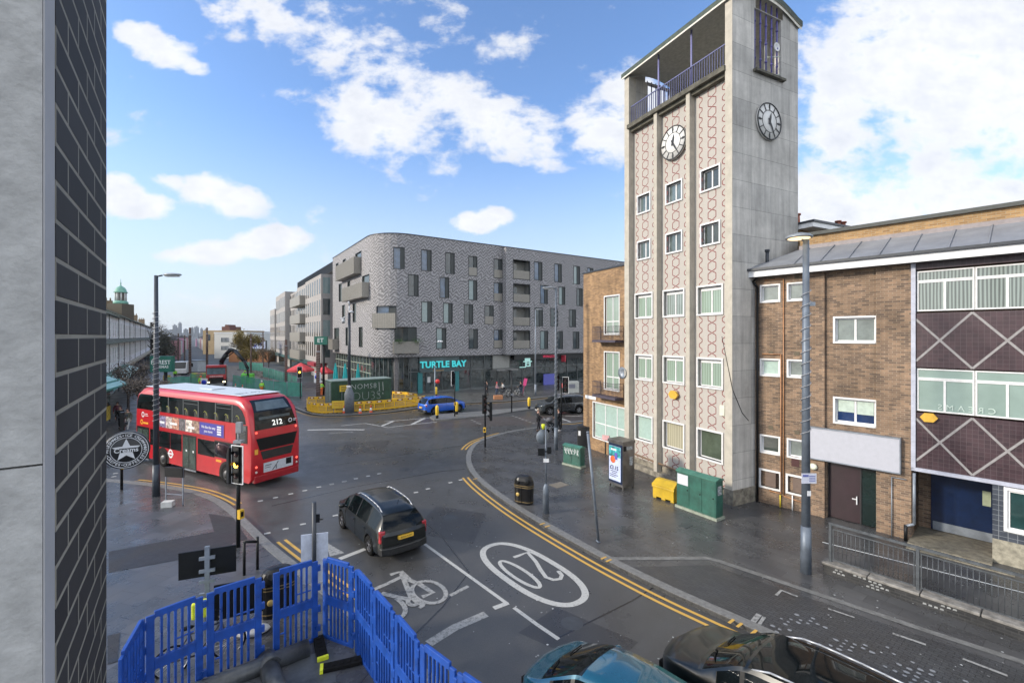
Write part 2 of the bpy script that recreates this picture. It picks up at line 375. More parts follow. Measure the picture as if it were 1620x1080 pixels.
# ================================================================== GROUND
def asphalt(name, base, wet=.3):
    if name in MATS: return MATS[name]
    m, N, L, B = nodes_of(name)
    tc = N.new('ShaderNodeTexCoord')
    def no(sc, det=8, rg=.65):
        t = N.new('ShaderNodeTexNoise'); t.inputs['Scale'].default_value = sc; t.inputs['Detail'].default_value = det; t.inputs['Roughness'].default_value = rg
        L.new(tc.outputs['Object'], t.inputs['Vector']); return t.outputs[0]
    big = no(.16); mid = no(1.3); fine = no(60, 3)
    def mr(s, a, b, c, d):
        q = N.new('ShaderNodeMapRange'); L.new(s, q.inputs[0]); q.inputs[1].default_value = a; q.inputs[2].default_value = b; q.inputs[3].default_value = c; q.inputs[4].default_value = d; return q.outputs[0]
    def mul(a, b):
        q = N.new('ShaderNodeMath'); q.operation = 'MULTIPLY'; L.new(a, q.inputs[0]); L.new(b, q.inputs[1]); return q.outputs[0]
    k = mul(mul(mr(big, .3, .7, .75, 1.25), mr(mid, .3, .7, .85, 1.15)), mr(fine, .3, .7, .7, 1.3))
    cb = N.new('ShaderNodeCombineColor')
    for i in range(3): L.new(k, cb.inputs[i])
    mx = N.new('ShaderNodeMix'); mx.data_type = 'RGBA'; mx.blend_type = 'MULTIPLY'; mx.inputs[0].default_value = 1
    mx.inputs[6].default_value = (*base, 1); L.new(cb.outputs[0], mx.inputs[7]); L.new(mx.outputs[2], B.inputs['Base Color'])
    rg = N.new('ShaderNodeMath'); rg.operation = 'ADD'; L.new(mr(big, .35, .65, wet, wet+.2), rg.inputs[0]); L.new(mr(mid, .35, .65, -.06, .1), rg.inputs[1]); L.new(rg.outputs[0], B.inputs['Roughness'])
    bp = N.new('ShaderNodeBump'); bp.inputs['Strength'].default_value = .25; bp.inputs['Distance'].default_value = .01; L.new(fine, bp.inputs['Height']); L.new(bp.outputs[0], B.inputs['Normal'])
    MATS[name] = m; return m
road_m = asphalt('asphalt', (.062, .062, .062), .25)
b = MB(); b.poly([(-3000, -600, 0), (3000, -600, 0), (3000, 6000, 0), (-3000, 6000, 0)])
struct(b.build('ground', mat('far_ground', (.055, .06, .06), .7, var=.4, scale=.02)))
b = MB(); b.poly([(-75, -12, .004), (60, -12, .004), (60, 72, .004), (-75, 72, .004)]); struct(b.build('road', road_m))
RD = (-.6, .8)      # direction of the near road, away from the camera
rang = angle(RD)
pave = brick('granite_paving', (.074, .075, .077), (.052, .053, .056), (.03, .03, .032), w=.75, h=.45, mort=.006, rough=.29, flat=True, rot=-rang, blotch=.28, bump=.2)
pave2 = brick('wet_paving', (.088, .09, .098), (.055, .058, .063), (.022, .022, .025), w=.9, h=.6, mort=.006, rough=.29, flat=True, rot=-R(75), blotch=.5, bump=.25)
kerb_m = mat('granite_kerb', (.16, .16, .155), .5, var=.25, scale=8, bump=.2)
KR = [(925,667),(888,671),(848,678),(809,683),(776,692),(753,700),(740,713),(736,730),(742,748),(757,765),(785,787),(815,808),(850,830),(900,859),(950,887),(1000,913),(1060,943),(1120,970),(1180,997),(1300,1053),(1450,1122),(1700,1240)]
KL = [(120,757),(197,763),(253,769),(308,778),(345,791),(371,808),(397,832),(419,854),(441,873),(475,900),(560,966),(640,1035),(720,1105),(800,1190)]
KF = [(395,640),(455,641),(480,653),(505,659),(560,658),(621,653),(664,646),(705,641),(767,637),(810,635.5),(864,629),(922,624),(1000,616)]
def smooth2(P, it=2):
    for _ in range(it):
        Q = [P[0]]
        for a, b_ in zip(P, P[1:]): Q += [a.lerp(b_, .25), a.lerp(b_, .75)]
        P = Q+[P[-1]]
    return P
def offs(P, d):
    out = []
    for i, p in enumerate(P):
        t = (P[min(i+1, len(P)-1)]-P[max(i-1, 0)]).normalized(); out.append(p+Vector((-t.y, t.x, 0))*d)
    return out
def pavement(name, ks, close, side, m, kname='kerb'):
    P = smooth2([G(u, v) for u, v in ks]); inner = offs(P, side*.3)
    b = MB(); b.prism([tuple(p[:2]) for p in (P+[Vector((*c, 0)) for c in close])], 0.0, .11)
    struct(b.build(name, m))
    b = MB()
    for i in range(len(P)-1):
        a, c, d, e = P[i], P[i+1], inner[i+1], inner[i]
        for q in ([(*a[:2],0),(*c[:2],0),(*c[:2],.125),(*a[:2],.125)], [(*a[:2],.125),(*c[:2],.125),(*d[:2],.125),(*e[:2],.125)], [(*e[:2],.125),(*d[:2],.125),(*d[:2],.1),(*e[:2],.1)]): b.poly(q)
    struct(b.build(kname, kerb_m))
    return P
PR = pavement('pavement', KR, [(40, -11), (58, -11), (58, 70), (14, 70)], 1, pave)
PLf = pavement('pavement', KL, [(3, -11), (-74, -11), (-74, 30)], -1, pave2)
PF = pavement('pavement', KF, [(58, 71), (-48, 71)], 1, brick('shop_paving', (.10, .098, .095), (.07, .07, .068), (.03, .03, .03), w=.9, h=.6, mort=.01, rough=.4, flat=True, rot=.5, blotch=.4, bump=.2))
b = MB(); b.prism([tuple(G(u, v)[:2]) for u, v in ((60,745),(150,705),(222,684),(243,655),(262,632),(285,604),(290,575),(200,568),(-60,600))], 0, .11)
struct(b.build('pavement', brick('brown_paving', (.12, .105, .09), (.08, .07, .06), (.04, .04, .04), w=.6, h=.4, mort=.01, rough=.42, flat=True, rot=.8, blotch=.4, bump=.2)))
# ribbed tactile strips on the left pavement
tact = brick('tactile_paving', (.05, .05, .054), (.04, .04, .044), (.012, .012, .012), w=.4, h=.05, mort=.012, rough=.5, flat=True, rot=-R(60), blotch=.3, bump=.8)
for zq, q in enumerate(([(330,812),(368,818),(392,852),(352,862),(338,838)], [(172,872),(352,838),(372,868),(172,905)], [(170,1005),(190,1000),(186,1045),(170,1050)])):
    b = MB(); b.poly([tuple(G(u, v, .115+.003*zq)) for u, v in q]); struct(b.build('tactile_paving', tact))
# parking bay of setts and its bands
sett = brick('setts', (.055, .057, .06), (.042, .043, .047), (.024, .024, .026), w=.2, h=.1, mort=.007, rough=.42, flat=True, rot=-rang, blotch=.4, bump=.8)
sheet = lambda name, pts, z, m: struct((lambda b: (b.poly([tuple(G(u, v, z)) for u, v in pts]), b.build(name, m))[1])(MB()))
sheet('parking_bay', [(990,897),(1125,893),(1300,952),(1470,1010),(1640,1066),(1800,1120),(1640,1196),(1446,1108),(1300,1042),(1180,988),(1060,933)], .114, sett)
b = MB(); b.ribbon([G(*p) for p in ((968,889),(1040,888.5),(1118,888),(1135,892),(1300,948),(1470,1006),(1640,1062),(1800,1116))], .2, .119); struct(b.build('stone_band', mat('pale_granite', (.15, .15, .145), .5, var=.25, scale=6)))
# patches and seams of newer and older tarmac, iron covers
old = asphalt('asphalt_patch_dark', (.036, .036, .038), .22); old2 = asphalt('asphalt_patch_pale', (.075, .074, .072), .34)
sheet('asphalt_patch', [(690,800),(770,812),(748,860),(652,842)], .0062, old); sheet('asphalt_patch', [(480,672),(640,668),(636,684),(474,690)], .0054, old2)
sheet('asphalt_patch', [(880,960),(1010,1015),(960,1062),(820,1000)], .0058, old); sheet('asphalt_patch', [(548,700),(618,696),(606,716),(536,720)], .0062, old)
sheet('asphalt_patch', [(600,665),(930,655),(930,668),(600,682)], .0048, asphalt('asphalt_buff', (.07, .06, .055), .28))
for pts in ([(430,800),(560,770),(700,745),(735,742)], [(620,1040),(700,960),(742,905),(700,850),(640,800)], [(500,740),(620,722),(760,700)], [(880,1010),(1000,950),(1040,925)]):
    b = MB(); b.ribbon([G(u, v) for u, v in pts], .05, .0072); struct(b.build('tar_seam', mat('tar_seam', (.018, .018, .02), .25)))
for (u, v, r_) in ((712,818,.3), (640,742,.3), (905,985,.28)):
    b = MB(); g = G(u, v, .0078); b.poly([(g.x+r_*math.cos(R(20*k)), g.y+r_*math.sin(R(20*k)), g.z) for k in range(18)]); struct(b.build('iron_cover', mat('cover_iron', (.08, .085, .09), .4, .5)))
# painted markings -----------------------------------------------------
def paint(name, col, worn=.45, scale=14):
    if name in MATS: return MATS[name]
    m, N, L, B = nodes_of(name); B.inputs['Roughness'].default_value = .5
    tc = N.new('ShaderNodeTexCoord'); t = N.new('ShaderNodeTexNoise'); t.inputs['Scale'].default_value = scale; t.inputs['Detail'].default_value = 10; t.inputs['Roughness'].default_value = .8
    L.new(tc.outputs['Object'], t.inputs['Vector'])
    q = N.new('ShaderNodeMapRange'); L.new(t.outputs[0], q.inputs[0]); q.inputs[1].default_value = worn-.12; q.inputs[2].default_value = worn+.02
    mx = N.new('ShaderNodeMix'); mx.data_type = 'RGBA'; L.new(q.outputs[0], mx.inputs[0]); mx.inputs[6].default_value = (.10, .10, .10, 1); mx.inputs[7].default_value = (*col, 1)
    L.new(mx.outputs[2], B.inputs['Base Color']); MATS[name] = m; return m
wp = paint('road_paint_white', (.42, .42, .40)); wp2 = paint('worn_road_paint', (.30, .30, .29), .5, 9); yp = paint('road_paint_yellow', (.55, .33, .07), .38)
def stripe(pts, w, m=wp, name='road_marking', z=.009):
    b = MB(); b.ribbon([G(u, v) for u, v in pts], w, z); return struct(b.build(name, m))
iR = [p for p in PR]
def kerbline(P, a, b_, dists, side, name='yellow_line'):
    b = MB()
    for d in dists: b.ribbon([(p.x, p.y) for p in offs(P, side*d)][a:b_], .1, .009)
    return struct(b.build(name, yp))
def nearest(P, u, v):
    g = G(u, v); return min(range(len(P)), key=lambda i: (P[i]-g).length)
kerbline(PR, nearest(PR, 745, 752), nearest(PR, 1330, 1066), (.25, .5), -1)
kerbline(PR, nearest(PR, 795, 687), nearest(PR, 739, 715), (.25, .5), -1)
kerbline(PR, 0, nearest(PR, 888, 671), (.25,), -1)
kerbline(PLf, nearest(PLf, 200, 763), nearest(PLf, 371, 808), (.25, .5), 1)
kerbline(PLf, nearest(PLf, 428, 860), nearest(PLf, 560, 966), (.25, .5), 1)
kerbline(PF, nearest(PF, 470, 645), nearest(PF, 1000, 616), (.3,), -1)
kb = MB()        # yellow loading blips on the kerb
for (u, v) in ((858,828),(866,832),(955,882),(963,886),(752,757),(1157,982),(1170,988),(1193,999),(745,703),(757,697)):
    g = G(u, v, .13); kb.M = Matrix.Translation(g) @ Matrix.Rotation(rang+R(90), 4, 'Z'); kb.box(-.12, -.035, 0, .12, .035, .003)
kb.M = None; struct(kb.build('kerb_marking', yp))
stripe([(663,854),(735,906),(803,955)], .11); stripe([(804,953.5),(781,962)], .16, z=.0105); stripe([(813,961),(850,988),(884,1011)], .11)
stripe([(537,884),(578,868)], .2); stripe([(678,1018),(720,992),(769,971)], .26, wp2); stripe([(712,942),(741,927)], .13, wp2)
b = MB(); b.poly([tuple(G(u, v, .009)) for u, v in ((515,857),(521,860),(545,874),(522,880))]); struct(b.build('road_marking', wp2))
# the 20 roundel
c0 = G(838, 902); ax = Vector((.6, -.8, 0)); ay = Vector((-.8, -.6, 0))
def g20(a, s_): p = c0+ax*a+ay*s_; return (p.x, p.y)
b = MB(); n = 56; b.ribbon([g20(math.copysign(abs(math.cos(t))**.8, math.cos(t))*2.1, math.copysign(abs(math.sin(t))**.85, math.sin(t))*.88) for t in [2*math.pi*i/n for i in range(n)]], .2, .009, closed=True)
struct(b.build('road_marking', wp))
b = MB(); b.ribbon([g20(math.cos(t)*.95-.05, math.sin(t)*.24+.38) for t in [2*math.pi*i/28 for i in range(28)]], .12, .009, closed=True)
two = [(.55,-.68),(.8,-.6),(.93,-.42),(.85,-.22),(.6,-.14),(.2,-.28),(-.3,-.5),(-.95,-.68),(-.95,-.3),(-.95,-.1)]
b.ribbon([g20(a, s_) for a, s_ in two], .13, .009); struct(b.build('road_marking', wp))
# the bicycle symbol, traced stroke by stroke on the ground
b = MB()
Z4 = lambda x, y: (400+x/3.177, 740+y/3.177)
for st, w in (([(690,537),(745,521),(790,565),(840,585),(905,628),(850,648)], .16), ([(748,530),(775,600),(800,660)], .15), ([(600,615),(680,580),(752,545)], .15), ([(645,630),(720,648),(782,660)], .16), ([(800,655),(830,680),(862,692)], .12), ([(835,705),(860,690)], .12)):
    zi = globals().get('zi', .008)+.0012; b.ribbon([G(*Z4(*p)) for p in st], w, zi)
for cx, cy, rx, ry, a0, a1 in ((885,625,88,52,0,360), (650,700,120,62,-62,35), (803,675,24,16,0,360)):
    k = 24; pts = [(cx+rx*math.cos(R(a0+(a1-a0)*i/k))*.96-ry*.28*math.sin(R(a0+(a1-a0)*i/k)), cy+ry*math.sin(R(a0+(a1-a0)*i/k))+rx*.22*math.cos(R(a0+(a1-a0)*i/k))) for i in range(k+1)]
    zi += .0012; b.ribbon([G(*Z4(*p)) for p in pts], .13, zi)
struct(b.build('road_marking', wp2))
dots = [(160+x/2.7, 680+y/2.7) for x, y in ((680,302),(745,288),(810,272),(870,258),(930,243),(985,230),(1040,218),(710,440),(788,421),(862,401),(935,381))]
dots += [Z4(x, y) for x, y in ((397,82),(458,68),(518,53),(580,40),(635,28),(338,258),(415,238),(820,122),(880,104),(993,73),(1045,59))]
dots += [(600+x/9, 560+y/9) for x, y in ((1320,938),(1355,957),(1398,977),(1435,993))]+[(760+x/9, 560+y/9) for x, y in ((225,788),(265,800),(465,877),(512,895),(560,912),(603,928),(655,945),(705,963),(760,985))]
dots += [(160+x/9.82, 680+y/9.82) for x, y in ((150,820),(175,775),(197,722),(222,672))]
b = MB()
for (u, v) in dots: b.cbox(G(u, v, .010), (.2, .14, .004), R(30))
struct(b.build('crossing_marking', wp))
Z9 = lambda x, y: (600+x/9, 560+y/9)
for pts, w in (([(30,1025),(200,955)], .25), ([(465,1000),(660,905)], .3), ([(70,962),(400,935),(720,905)], .14), ([(0,1020),(120,1045),(465,1003),(820,965)], .14), ([(-540,1020),(-200,985),(0,1022)], .12), ([(850,940),(1200,905),(1620,870)], .12), ([(1180,875),(1480,838)], .12), ([(1210,712),(1420,690)],.15)):
    stripe([Z9(*p) for p in pts], w)
Z5 = lambda x, y: (440+x/5.0625, 560+y/5.0625)
stripe([Z5(235,608),(Z5(460,603)),Z5(692,606)], .32); stripe([Z5(410,636),Z5(600,622)], .12, wp2)
ZA = lambda x, y: (760+x/9, 560+y/9)
stripe([ZA(1150,915),ZA(1340,985)], .2); stripe([ZA(1210,885),ZA(1450,880)], .15); stripe([ZA(1150,948),ZA(1215,945)], .15)
b = MB(); b.ribbon([G(*ZA(1155,1000), .12), G(*ZA(1330,992), .12), G(*ZA(1450,975), .12)], .12, .12); struct(b.build('yellow_line', yp))
# traffic island
b = MB(); b.prism([tuple(G(u, v)[:2]) for u, v in ((680,661),(687,665.5),(705,665),(770,659),(822,651),(850,647.5),(850,645),(790,649),(765,652),(720,655),(690,657))], 0, .12); struct(b.build('traffic_island', kerb_m))
# worn bay lettering on the setts and bay corners
b = MB(); rnd = random.Random(3)
o = G(1262, 965); e1 = Vector((.6, -.8, 0)).normalized(); e2 = Vector((-.8, -.6, 0))
for i in range(44):
    for j in range(14):
        s_ = i*.16; band = abs(((i % 15)-7))/7
        p = G(1255, 962, .12)+e1*s_+e2*(j*.16-.1)
        if rnd.random() < .62*(.35+.65*math.sin(i*.42+j*.25)**2)*(1 if 1 < j < 13 else .4):
            h = .038+.03*rnd.random(); b.poly([tuple(p+e1*(h*rnd.uniform(.75, 1.15)*math.cos(R(60*q_)))+e2*(h*.85*rnd.uniform(.7, 1.1)*math.sin(R(60*q_)))+Vector((0, 0, .002))) for q_ in (5, 4, 3, 2, 1, 0)])
struct(b.build('worn_marking', paint('worn_bay_paint', (.22, .23, .245), .42, 20)))
for pts, w in (([(1228,941),(1236,933),(1262,943)], .1), ([(1310,962),(1352,976)], .08), ([(1412,1001),(1465,1019)], .1), ([(1523,1041),(1594,1068)], .1), ([(1186,989),(1201,971)], .16), ([(1197,993),(1209,975)], .1)):
    b = MB(); b.ribbon([G(u, v, .124) for u, v in pts], w*.8, .124); struct(b.build('road_marking', wp2))
b = MB(); b.ribbon([G(1301,857,.12), G(1620,937,.12), G(1760,973,.12)], .06, .122); struct(b.build('ramp_line', mat('ramp_line_white', (.6,.62,.62), .5)))
# gum, leaves and grit
b = MB(); rnd = random.Random(11)
for i in range(620):
    v = 700+rnd.random()**1.3*380; u = rnd.uniform(170, 1620); g = G(u, v)
    onp = (u > 760 and v < 700+(u-740)*.52)
    z = .014 if not onp else .128
    g = G(u, v, z); k = rnd.uniform(.006, .03)
    b.poly([tuple(g+Vector((math.cos(t+i)*k*rnd.uniform(.6, 1.3), math.sin(t+i)*k*rnd.uniform(.6, 1.3), .001))) for t in (0, 1.3, 2.5, 3.8, 5)])
struct(b.build('litter', mat('litter_specks', (.32, .33, .33), .6, var=.5, scale=3)), 'stuff')
# manhole covers
def cover(u, v, sx, sy, m, name, label):
    b = MB(); g = G(u, v, .118); b.M = Matrix.Translation(g) @ Matrix.Rotation(rang+R(90), 4, 'Z'); b.box(-sx/2, -sy/2, -.02, sx/2, sy/2, .004); b.M = None
    for k in range(3): pass
    tag(b.build(name, m), label, 'cover')
cover(884.5, 766.5, .75, .6, mat('cover_stone', (.17, .15, .12), .6), 'access_cover', 'square pale brown cover set in the wet pavement between bin and phone kiosk')
cover(1084, 831, .5, .32, mat('cover_iron', (.08, .085, .09), .4, .5), 'drain_cover', 'small iron drain cover in the pavement before the large green cabinet')

# ================================================================== CLOCK TOWER
TD = (.442, -.897); C0 = Vector((9.23, 19.06, 0)); TL = Vector((C0.x-.442*6.805, C0.y+.897*6.805, 0))
TW, TDp = 6.8, 4.44
conc_sun = mat('concrete_pilaster', (.42, .39, .33), .85, var=.12, scale=2.5, bump=.15, bscale=60)
conc = brick('concrete_panels', (.56, .54, .50), (.42, .41, .385), (.22, .22, .205), w=1.33, h=1.15, mort=.008, rough=.85, offset=.0, blotch=.28, bump=.5, streak=.3)
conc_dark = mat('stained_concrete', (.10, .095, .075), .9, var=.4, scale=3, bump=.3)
peb = mat('pebbledash_panel', (.42, .395, .36), .9, var=.10, scale=90, bump=.5, bscale=130)
red_line = mat('red_render_line', (.20, .045, .045), .8, var=.3, scale=12)
tower = thing('clock_tower', 'tall grey concrete clock tower with red zigzag panels and two clocks', 'tower', TL, angle(TD))
b = MB()
P_REC = .35
bays = [(.27, 2.23), (2.42, 4.32), (4.53, 6.45)]
pil = [(0, .36), (2.23, 2.45), (4.32, 4.54), (6.45, 6.8)]
b.box(0, .002, .35, .27, TDp, 18.6)
b.box(.27, P_REC+.25, .35, 6.45, TDp-.3, 18.6)                     # core
struct_core = b.build('core', conc, tower)
b = MB()
for a, c in pil[1:3]: b.box(a, 0, .35, c, P_REC+.26, 18.62)
b.box(-.002, -.004, .3, .36, .5, 21.38)
b.box(6.45, -.004, .3, 6.8, .5, 21.38)
b.build('pilasters', conc_sun, tower)
# east wall with belfry opening
eo = (1.39, 3.22, 18.72, 21.4)
b = MB()
b.wall([(6.803, .0), (6.803, TDp)], .75, 21.42, [eo], .32)
crown = 22.02
nseg = 12
def archz(y): return 21.42+.62*math.sin(math.pi*y/TDp)
for i in range(nseg):       # arched gable over the wall head, left open over the belfry
    y0, y1 = TDp*i/nseg, TDp*(i+1)/nseg
    ym = (y0+y1)/2
    if eo[0] < ym < eo[1]: continue
    b.poly([(6.803, y0, 21.42), (6.803, y1, 21.42), (6.803, y1, archz(y1)), (6.803, y0, archz(y0))], [(y0,21.42),(y1,21.42),(y1,archz(y1)),(y0,archz(y0))])
b.box(6.48, .5, .75, 6.79, 1.36, 21.4); b.box(6.48, 3.25, .75, 6.79, TDp-.002, 21.4); b.box(6.48, 1.36, .75, 6.79, 3.25, 18.7)
b.wall([(6.8, TDp+.002), (0, TDp+.002)], .3, 18.6, [], .1)
b.build('east_wall', conc, tower)
b = MB(); b.box(6.4, -.03, .1, 6.86, TDp, .75); b.box(.0, -.02, 0, 6.4, .3, .36)
b.box(.27, P_REC-.05, .3, 6.45, P_REC+.3, .62)
b.build('plinth', mat('plinth_concrete', (.22, .20, .16), .9, var=.35, scale=4, bump=.4, dirt=.3), tower)
b = MB(); b.cyl((.4, .12, .86), (6.3, .12, .66), .05, n=8); b.cyl((5.0, .12, .3), (5.0, .12, .74), .05, n=8); b.build('low_pipe', mat('brown_pipe', (.2, .13, .08), .6), tower)
# patterned panels
def panel(x0, x1, idx, wins):
    b = MB(); y = P_REC; z0, z1 = .62, 18.35
    b.wall([(x0, y), (x1, y)], z0, z1, [(w[0]-x0, w[1]-x0, w[2], w[3]) for w in wins], .14)
    o = b
    b.m = 1; W = x1-x0; cx = (x0+x1)/2; per = .46; hw = .21
    def runs():
        zs = [z0]+[q for w in sorted(wins, key=lambda w: w[2]) for q in (w[2]-.1, w[3]+.1)]+[z1]
        return list(zip(zs[::2], zs[1::2]))
    def line(fx, gaps):
        for a, c in gaps:
            k = max(2, int((c-a)/(per/18))); pts = [(fx(a+(c-a)*i/k), a+(c-a)*i/k) for i in range(k+1)]
            b.vribbon(pts, .038, y-.004)
    tri = lambda z, ph=0: max(-1, min(1, 2.3*math.asin(math.sin(2*math.pi*z/per+ph))/(math.pi/2)))
    # centre chain of hexagons
    line(lambda z: cx+hw*abs(tri(z/2*1.0, 0)) , runs()); line(lambda z: cx-hw*abs(tri(z/2*1.0, 0)), runs())
    sx = W*.36
    clear = []
    narrow = [w for w in wins if (w[1]-w[0]) < 1.2]; wide = [w for w in wins if w not in narrow]
    zs = [z0]+[q for w in sorted(wide, key=lambda w: w[2]) for q in (w[2]-.1, w[3]+.1)]+[z1]; rr = list(zip(zs[::2], zs[1::2]))
    line(lambda z: cx-.62+.08*tri(z), rr); line(lambda z: cx+.62-.08*tri(z), rr)
    return b.build('patterned_panel', [peb, red_line], tower)
ZR = [(13.76, 14.81, 0), (11.29, 12.33, 0), (8.15, 9.52, 1), (4.86, 6.24, 1), (1.6, 3.0, 1)]
gl_green = curtain('net_curtain_green', (.28, .37, .30), amt=.3); gl_dark = glass('dark_window', (.035, .045, .04)); gl_grey = glass('grey_window', (.10, .13, .13), .06)
gl_mint = mat('blind_mint', (.36, .48, .43), .1, var=.08, coat=.8); gl_cream = curtain('cream_curtain', (.45, .42, .30), amt=.35)
gl_sky = glass('sky_window', (.05, .07, .085), .02)
def window(par, x0, x1, z0, z1, y, fm, pm, fw=.055, mull=(.5,), trans=(), sur=.07, proud=.03, rec=.12, name='window', top=0):
    b = MB()
    if sur:
        b.box(x0-sur, y-proud, z0-sur, x0, y+rec+.03, z1+sur); b.box(x1, y-proud, z0-sur, x1+sur, y+rec+.03, z1+sur)
        b.box(x0, y-proud, z1, x1, y+rec+.03, z1+sur); b.box(x0, y-proud-.02, z0-sur, x1, y+rec+.03, z0)
    e = .003; yy = y+rec-.03
    b.box(x0+e, yy, z0+e, x0+fw, yy+.05, z1-e); b.box(x1-fw, yy, z0+e, x1-e, yy+.05, z1-e)
    b.box(x0+fw, yy, z1-fw-top, x1-fw, yy+.05, z1-e); b.box(x0+fw, yy, z0+e, x1-fw, yy+.05, z0+fw)
    for q in mull: xm = x0+(x1-x0)*q; b.box(xm-fw*.6, yy-.004, z0+fw, xm+fw*.6, yy+.046, z1-fw-top)
    for q in trans: zm = z0+(z1-z0)*q; b.box(x0+fw, yy+.002, zm-fw*.55, x1-fw, yy+.044, zm+fw*.55)
    o = b.build(name, fm, par)
    p = MB(); p.box(x0+fw*.5, yy+.02, z0+fw*.5, x1-fw*.5, yy+.032, z1-fw*.5); p.build('pane', pm, o)
    return o
W1 = {0: (.64, 1.68), 1: (2.72, 3.82), 2: (4.86, 5.96)}; W2 = {0: (.47, 1.84), 1: (2.54, 3.95), 2: (4.67, 6.1)}
pm = {(0,0): gl_grey, (1,0): gl_grey, (2,0): gl_dark, (0,1): gl_grey, (1,1): gl_grey, (2,1): gl_dark, (0,2): gl_green, (1,2): curtain('net_grey', (.30,.36,.34), amt=.5), (2,2): gl_green,
      (0,3): gl_green, (1,3): gl_green, (2,3): gl_green, (0,4): gl_mint, (1,4): gl_cream, (2,4): glass('murky_window', (.07,.09,.065), .1)}
tw = []
for i in range(3):
    ws = []
    for j, (a, c, wd) in enumerate(ZR):
        x0, x1 = (W2 if wd else W1)[i]
        ws.append((x0+.07, x1-.07, a+.07, c-.07))
    panel(*bays[i], i, ws)
    for j, w in enumerate(ws):
        window(tower, *w, P_REC, upvc, pm[(i, j)], mull=() if j == 4 else (.5,), proud=.06, rec=.16, top=.12 if j in (2, 3) else 0)
# balcony level, roof slab, railings
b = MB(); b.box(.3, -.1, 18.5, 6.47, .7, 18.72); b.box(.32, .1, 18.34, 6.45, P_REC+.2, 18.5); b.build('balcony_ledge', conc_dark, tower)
b = MB(); b.box(.3, .7, 18.45, 6.6, TDp-.3, 18.66); b.build('belfry_floor', conc, tower)
b = MB(); b.m = 0       # roof: arched slab running the length of the tower, green edge, white fascia below
def roofsec(z_off, y0=-.12, y1=TDp+.12, k=14):
    return [(y0+(y1-y0)*i/k, 21.45+.62*math.sin(math.pi*max(0, min(1, (y0+(y1-y0)*i/k)/TDp)))+z_off) for i in range(k+1)]
lo, hi = roofsec(0), roofsec(.24)
b.m = 0
for x in (-.14, 6.95):
    for i in range(len(lo)-1): b.poly([(x, *lo[i]), (x, *lo[i+1]), (x, *hi[i+1]), (x, *hi[i])])
for i in range(len(lo)-1):
    b.poly([(-.14, *hi[i]), (6.95, *hi[i]), (6.95, *hi[i+1]), (-.14, *hi[i+1])])
b.poly([(-.14, *lo[0]), (6.95, *lo[0]), (6.95, *hi[0]), (-.14, *hi[0])]); b.poly([(-.14, *lo[-1]), (6.95, *lo[-1]), (6.95, *hi[-1]), (-.14, *hi[-1])])
b.m = 1
for i in range(len(lo)-1): b.poly([(-.14, *lo[i]), (6.95, *lo[i]), (6.95, *lo[i+1]), (-.14, *lo[i+1])])
b.m = 2
b.box(-.1, -.125, 21.38, 6.9, -.1, 21.46)
for i in range(len(lo)-1):
    (ya, za), (yb, zb) = lo[i], lo[i+1]; b.poly([(6.9, ya, za-.14), (6.9, yb, zb-.14), (6.9, yb, zb), (6.9, ya, za)])
b.build('roof', [mat('green_copper_edge', (.045, .065, .05), .7, var=.3), mat('soffit', (.42, .41, .36), .9, var=.15), mat('fascia_pale', (.62, .6, .52), .6)], tower)
blue_rail = mat('blue_painted_steel', (.09, .10, .22), .5, var=.2)
b = MB(); b.box(.4, .1, 19.69, 6.44, .14, 19.74); b.box(.4, .11, 18.83, 6.44, .13, 18.86)
for i in range(44): x = .42+i*.139; b.box(x-.011, .11, 18.72, x+.011, .132, 19.7)
b.build('railing', blue_rail, tower)
b = MB()
for x in (2.35, 4.45): b.cyl((x, .22, 18.7), (x, .22, 21.5), .045, n=8)
b.build('slender_posts', mat('lilac_steel', (.20, .2, .38), .5), tower)
b = MB(); b.wall([(.0, TDp), (.0, 0)], 18.6, 21.44, [(TDp-3.22, TDp-1.39, 18.72, 21.44)], .3)
for i in range(12):
    y0, y1 = TDp*i/12, TDp*(i+1)/12
    if not (1.39 < (y0+y1)/2 < 3.22): b.poly([(.02, y0, 21.43), (.02, y1, 21.43), (.02, y1, archz(y1)), (.02, y0, archz(y0))])
b.box(.3, .5, 18.66, .302, 1.36, 21.4); b.box(.3, 3.25, 18.66, .302, TDp-.1, 21.4)
b.box(.3, TDp-.3, 18.6, 6.5, TDp-.02, 21.6)
b.build('belfry_back_wall', conc, tower)
b = MB()
for i in range(6): y = 1.5+i*.32; b.cyl((.15, y, 18.72), (.15, y, 21.6), .03, n=6)
b.box(.1, 1.39, 19.66, .2, 3.22, 19.72); b.build('rear_railing', blue_rail, tower)
b = MB()        # east opening: posts, sill
for i in range(5):
    y = 1.55+i*.38; b.cyl((6.70, y, 18.8), (6.70, y, 21.95), .035, n=8)
    for z in (19.3, 20.1, 20.9): b.cyl((6.70, y, z), (6.70, y, z+.07), .055, n=8)
b.build('east_railing', mat('violet_steel', (.10, .09, .30), .45), tower)
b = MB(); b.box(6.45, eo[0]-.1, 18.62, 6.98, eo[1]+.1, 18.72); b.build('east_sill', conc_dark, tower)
b = MB(); b.M = Matrix.Translation((6.72, 2.95, 20.15)); b.lathe((0, 0, 0), [(.001, -.03), (.14, 0), (.2, .07), (.19, .08), (.13, .02), (.001, -.0)], 16, 'X'); b.M = None
b.build('satellite_dish', white_paint, tower)
b = MB(); b.cyl((6.6, 2.45, 18.75), (6.6, 2.45, 20.3), .05, n=8); b.box(6.25, 1.7, 18.75, 6.3, 2.1, 19.9); b.cyl((6.5, 2.6, 19.75), (6.8, 3.15, 19.75), .02); b.cyl((6.5, 2.6, 18.95), (6.8, 3.15, 18.95), .02)
b.build('aerial', mat('pale_aerial', (.5, .55, .5), .5), tower)
